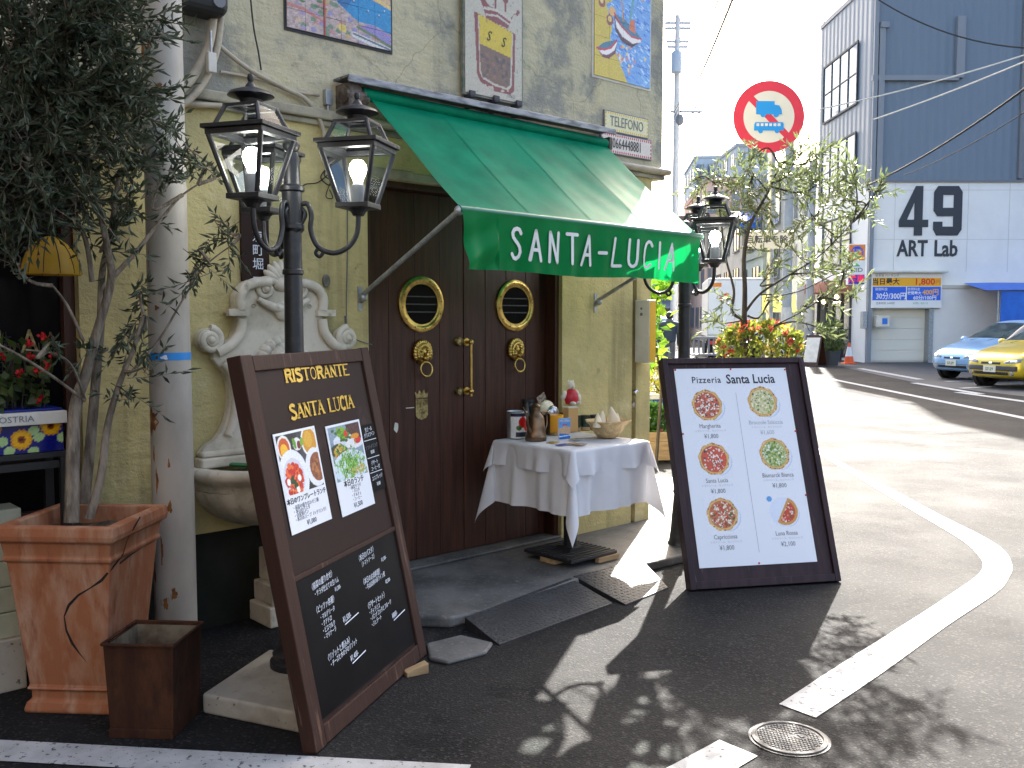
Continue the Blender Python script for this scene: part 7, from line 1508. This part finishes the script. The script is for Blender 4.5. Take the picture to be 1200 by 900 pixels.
# ================================================================ STREET BUILDINGS beyond
def house(label, x0, x1, Y, depth, ytop, col, floors, cols, wincol, extra=None, rz=0.0, roofc=None):
    """box between two photo columns at distance Y; windows and floor bands are real pieces"""
    p0, p1 = dep(x0,375,Y), dep(x1,375,Y); W_ = p1.x-p0.x; H_ = dep(x0,ytop,Y).z
    r = thing('street_building', label, 'building', (p0.x,Y,0), rz, 'buildings along the side street')
    m_ = mat('facade', col, .8, c2=tuple(c*.82 for c in col), scale=.6); b = MB(); b.bb(0,W_,0,depth,0,H_); b.build('wall', m_, r)
    b = MB(); b.bb(-.1,W_+.1,-.1,depth+.1,H_,H_+.35); b.build('parapet', mat('parapet', roofc or tuple(c*.7 for c in col), .8), r)
    gm = mat('house_glass', wincol, .12); fm = M['inkgrey']
    def wnd(side, a, b0, z0, w_, h_):
        o = bpy.data.objects.new('window', None); COL.objects.link(o); o.parent = r
        b = MB(); b2 = MB()
        if side == 'f': b.bb(a,a+w_,-.03,.02,z0,z0+h_); b2.bb(a-.07,a+w_+.07,-.12,-.031,z0-.08,z0-.0); b2.bb(a-.06,a,-.06,-.031,z0,z0+h_); b2.bb(a+w_,a+w_+.06,-.06,-.031,z0,z0+h_); b2.bb(a+w_/2-.025,a+w_/2+.025,-.06,-.031,z0,z0+h_)
        else: b.bb(-.03,.02,a,a+w_,z0,z0+h_); b2.bb(-.12,-.031,a-.07,a+w_+.07,z0-.08,z0); b2.bb(-.06,-.031,a-.06,a,z0,z0+h_); b2.bb(-.06,-.031,a+w_,a+w_+.06,z0,z0+h_); b2.bb(-.06,-.031,a+w_/2-.025,a+w_/2+.025,z0,z0+h_)
        b.build('pane', gm, o); b2.build('frame', fm, o)
    fh = (H_-.4)/floors
    for f in range(floors):
        for c in range(cols):
            w_ = W_/cols*.55; wnd('f', W_/cols*(c+.22), 0, .6+f*fh+fh*.15, w_, fh*.55)
        nd = max(1,int(depth/3.2))
        for c in range(min(nd,5)): w_ = depth/nd*.5; wnd('s', depth/nd*(c+.25), 0, .6+f*fh+fh*.15, w_, fh*.55)
        b = MB(); b.bb(-.05,W_+.05,-.05,0-.001,f*fh+.2,f*fh+.42); b.build('floor_band', M['inkgrey'] if f == 0 else m_, r)
    return r, W_, H_
h, W_, H_ = house('grey concrete building with dark windows behind the olive tree', 918, 953, 44, 9, 205, (.30,.31,.28), 3, 2, (.05,.06,.06), rz=R(-4))
b = MB(); b.bb(-2.0,1.1,-.6,-.06,dep(900,366,44).z,dep(900,346,44).z); b.build('yellow_sign', mat('dull_yellow_sign',(.55,.45,.10),.6), h)
h, W_, H_ = house('beige building with tall dark windows and blue canopy', 868, 915, 52, 10, 255, (.58,.52,.42), 3, 3, (.04,.045,.06), rz=R(-4))
b = MB(); z0 = dep(895,264,52).z; b.grid(8,3,lambda s,t: (-.8+(W_+2.2)*s, -.05-1.2*t, z0+.75*(1-t))); b.build('blue_canopy', mat('canopy_blue',(.015,.13,.55),.5), h); b = MB(); b.bb(-.8,W_+1.4,-1.27,-1.2,z0-.3,z0+.0); b.build('canopy_fringe', bpy.data.materials['canopy_blue'], h)
h, W_, H_ = house('pinkish brown building farther down the side street', 826, 866, 66, 16, 214, (.45,.33,.28), 4, 3, (.10,.12,.15), rz=R(-5))
h, W_, H_ = house('pale blue office block rising far behind the olive tree', 812, 862, 120, 14, 186, (.50,.58,.64), 7, 4, (.20,.28,.34), rz=R(-5))
h, W_, H_ = house('tall pale block behind the round traffic sign', 860, 897, 105, 14, 172, (.55,.60,.64), 8, 3, (.22,.28,.32))
h, W_, H_ = house('reddish brick building at the end of the side street', 770, 812, 75, 12, 258, (.42,.27,.22), 3, 4, (.10,.11,.13))
h, W_, H_ = house('low white shop with dark awning beyond the van', 742, 790, 58, 8, 322, (.60,.56,.52), 1, 3, (.08,.09,.10))
b = MB(); b.grid(6,2,lambda s,t:(W_*s,-.05-1.4*t,2.7-.5*t)); b.build('dark_awning', mat('awning_slate',(.10,.13,.18),.6), h)
h, W_, H_ = house('slim green tinted building beside the box truck', 893, 921, 47, 7, 300, (.40,.45,.38), 2, 1, (.05,.06,.06), rz=R(-4))
# grey street post near the far shop
for (x,Y,lab) in ((921,30,'tall grey post between olive trunk and far shop'),(948,36,'pale post at the corner of the far shop')):
    p = dep(x,400,Y); po = thing('street_post', lab, 'post', (p.x,Y,0), 0, 'grey street posts'); b = MB(); b.lathe([(.16,0),(.15,3),(.13,7.5)],18); b.build('shaft', mat('post_grey',(.42,.44,.45),.6,c2=(.35,.37,.38),scale=3) if 'post_grey' not in bpy.data.materials else bpy.data.materials['post_grey'], po, smooth=40)
    b = MB(); b.lathe([(.165,1.2),(.168,1.2),(.168,1.9),(.165,1.9)],18); b.build('band', M['offwhite'], po)
# utility pole far down the street with cross arms, transformer, wires
PY = 46.0; up = dep(790,380,PY); ut = thing('utility_pole', 'distant concrete utility pole with cross arms beside the restaurant corner', 'utility pole', (up.x,PY,0))
cm = mat('pole_concrete',(.5,.5,.5),.7); ztp = dep(790,18,PY).z
b = MB(); b.lathe([(.20,0),(.13,ztp)],16); b.build('shaft', cm, ut, smooth=40)
for (y,w_) in ((27,.62),(33,.62),(49,.55),(55,.5)): b = MB(); z = dep(790,y,PY).z; b.bb(-w_,w_,-.06,.06,z-.05,z+.05); b.build('cross_arm', M['galv'], ut)
b = MB(); z = dep(790,131,PY).z; b.bb(-.3,1.25,-.05,.05,z-.05,z+.05); b.build('cross_arm', M['galv'], ut)
for (x,y) in ((784,26),(797,26),(784,48),(797,48),(796,128),(815,128)): p = dep(x,y,PY); b = MB(); b.lathe([(.0,0),(.06,0),(.04,.06),(.07,.1),(.03,.16),(.0,.18)],10,(p.x-up.x,0,p.z)); b.build('insulator', M['offwhite'], ut, smooth=40)
b = MB(); z = dep(790,75,PY).z; b.lathe([(.0,-.5),(.26,-.5),(.26,.4),(.2,.5),(.0,.5)],16,(-.1,-.35,z)); b.build('transformer', mat('transformer_grey',(.35,.4,.46),.5), ut, smooth=40)
b = MB(); p = dep(815,140,PY); b.torus((p.x-up.x,-.1,p.z), .32, .03, 20, 6, Matrix.Rotation(PI/2,3,'X')); b.ball((dep(796,141,PY).x-up.x,-.1,dep(796,141,PY).z),(.22,.2,.28),10,8); b.build('cable_coil', M['inkgrey'], ut)
def wire(label, A, B_, rad, sag, m=None):
    o = thing('overhead_wire', label, 'wire', (0,0,0), 0, 'overhead wires'); A, B_ = Vector(A), Vector(B_); n = 16; b = MB(); b.tube([A.lerp(B_,k/n)-Vector((0,0,sag*4*(k/n)*(1-k/n))) for k in range(n+1)], rad, 5); b.build('strand', m or M['cable'], o)
wire('thickest dark wire running from the distant pole to top centre', dep(797,131,PY), dep(868,-25,14), .024, .25)
wire('thin wire left of the thickest one above the street', dep(790,131,PY), dep(850,-25,15), .016, .2)
wire('second thin wire above the street left of the thickest', dep(784,148,PY), dep(856,-25,15), .014, .2)
wire('drooping wire crossing the dark warehouse wall near its top', dep(1012,-12,26), dep(1230,57,22), .018, .4); wire('pale sagging cable across the middle of the dark warehouse wall', dep(960,128,28), dep(1230,55,24), .020, .1, M['offwhite'])
wire('dark double cable rising right across the warehouse wall', dep(1010,220,29), dep(1230,82,20), .030, .2); wire('lower dark cable rising right above the white wall', dep(1060,205,29), dep(1230,112,22), .014, .15); wire('whitish spiral cable across the warehouse wall', dep(1024,140,28), dep(1225,62,23), .022, .05, M['offwhite'])


# unseen block added behind the viewer to keep light off the shaded corner
blocker = thing('street_building', 'unseen dark block added behind the viewer to hold back light', 'building', (-12.5,-4.5,0), R(180), 'buildings along the side street')
b = MB(); b.bb(-14,14,0,10,0,15); b.build('wall', mat('blocker_facade', (.10,.085,.075), .7, c2=(.075,.065,.06), scale=.5), blocker)
for f in range(4):
    for c in range(7):
        o = bpy.data.objects.new('window', None); COL.objects.link(o); o.parent = blocker; x_ = -12.5+c*3.8; z_ = 1.0+f*3.4
        b = MB(); b.bb(x_,x_+1.6,-.02,.02,z_,z_+1.5); b.build('pane', M['winglass'], o); b = MB(); b.bb(x_-.08,x_+1.68,-.08,-.021,z_-.08,z_); b.bb(x_+.77,x_+.83,-.06,-.021,z_,z_+1.5); b.build('frame', M['inkgrey'], o)
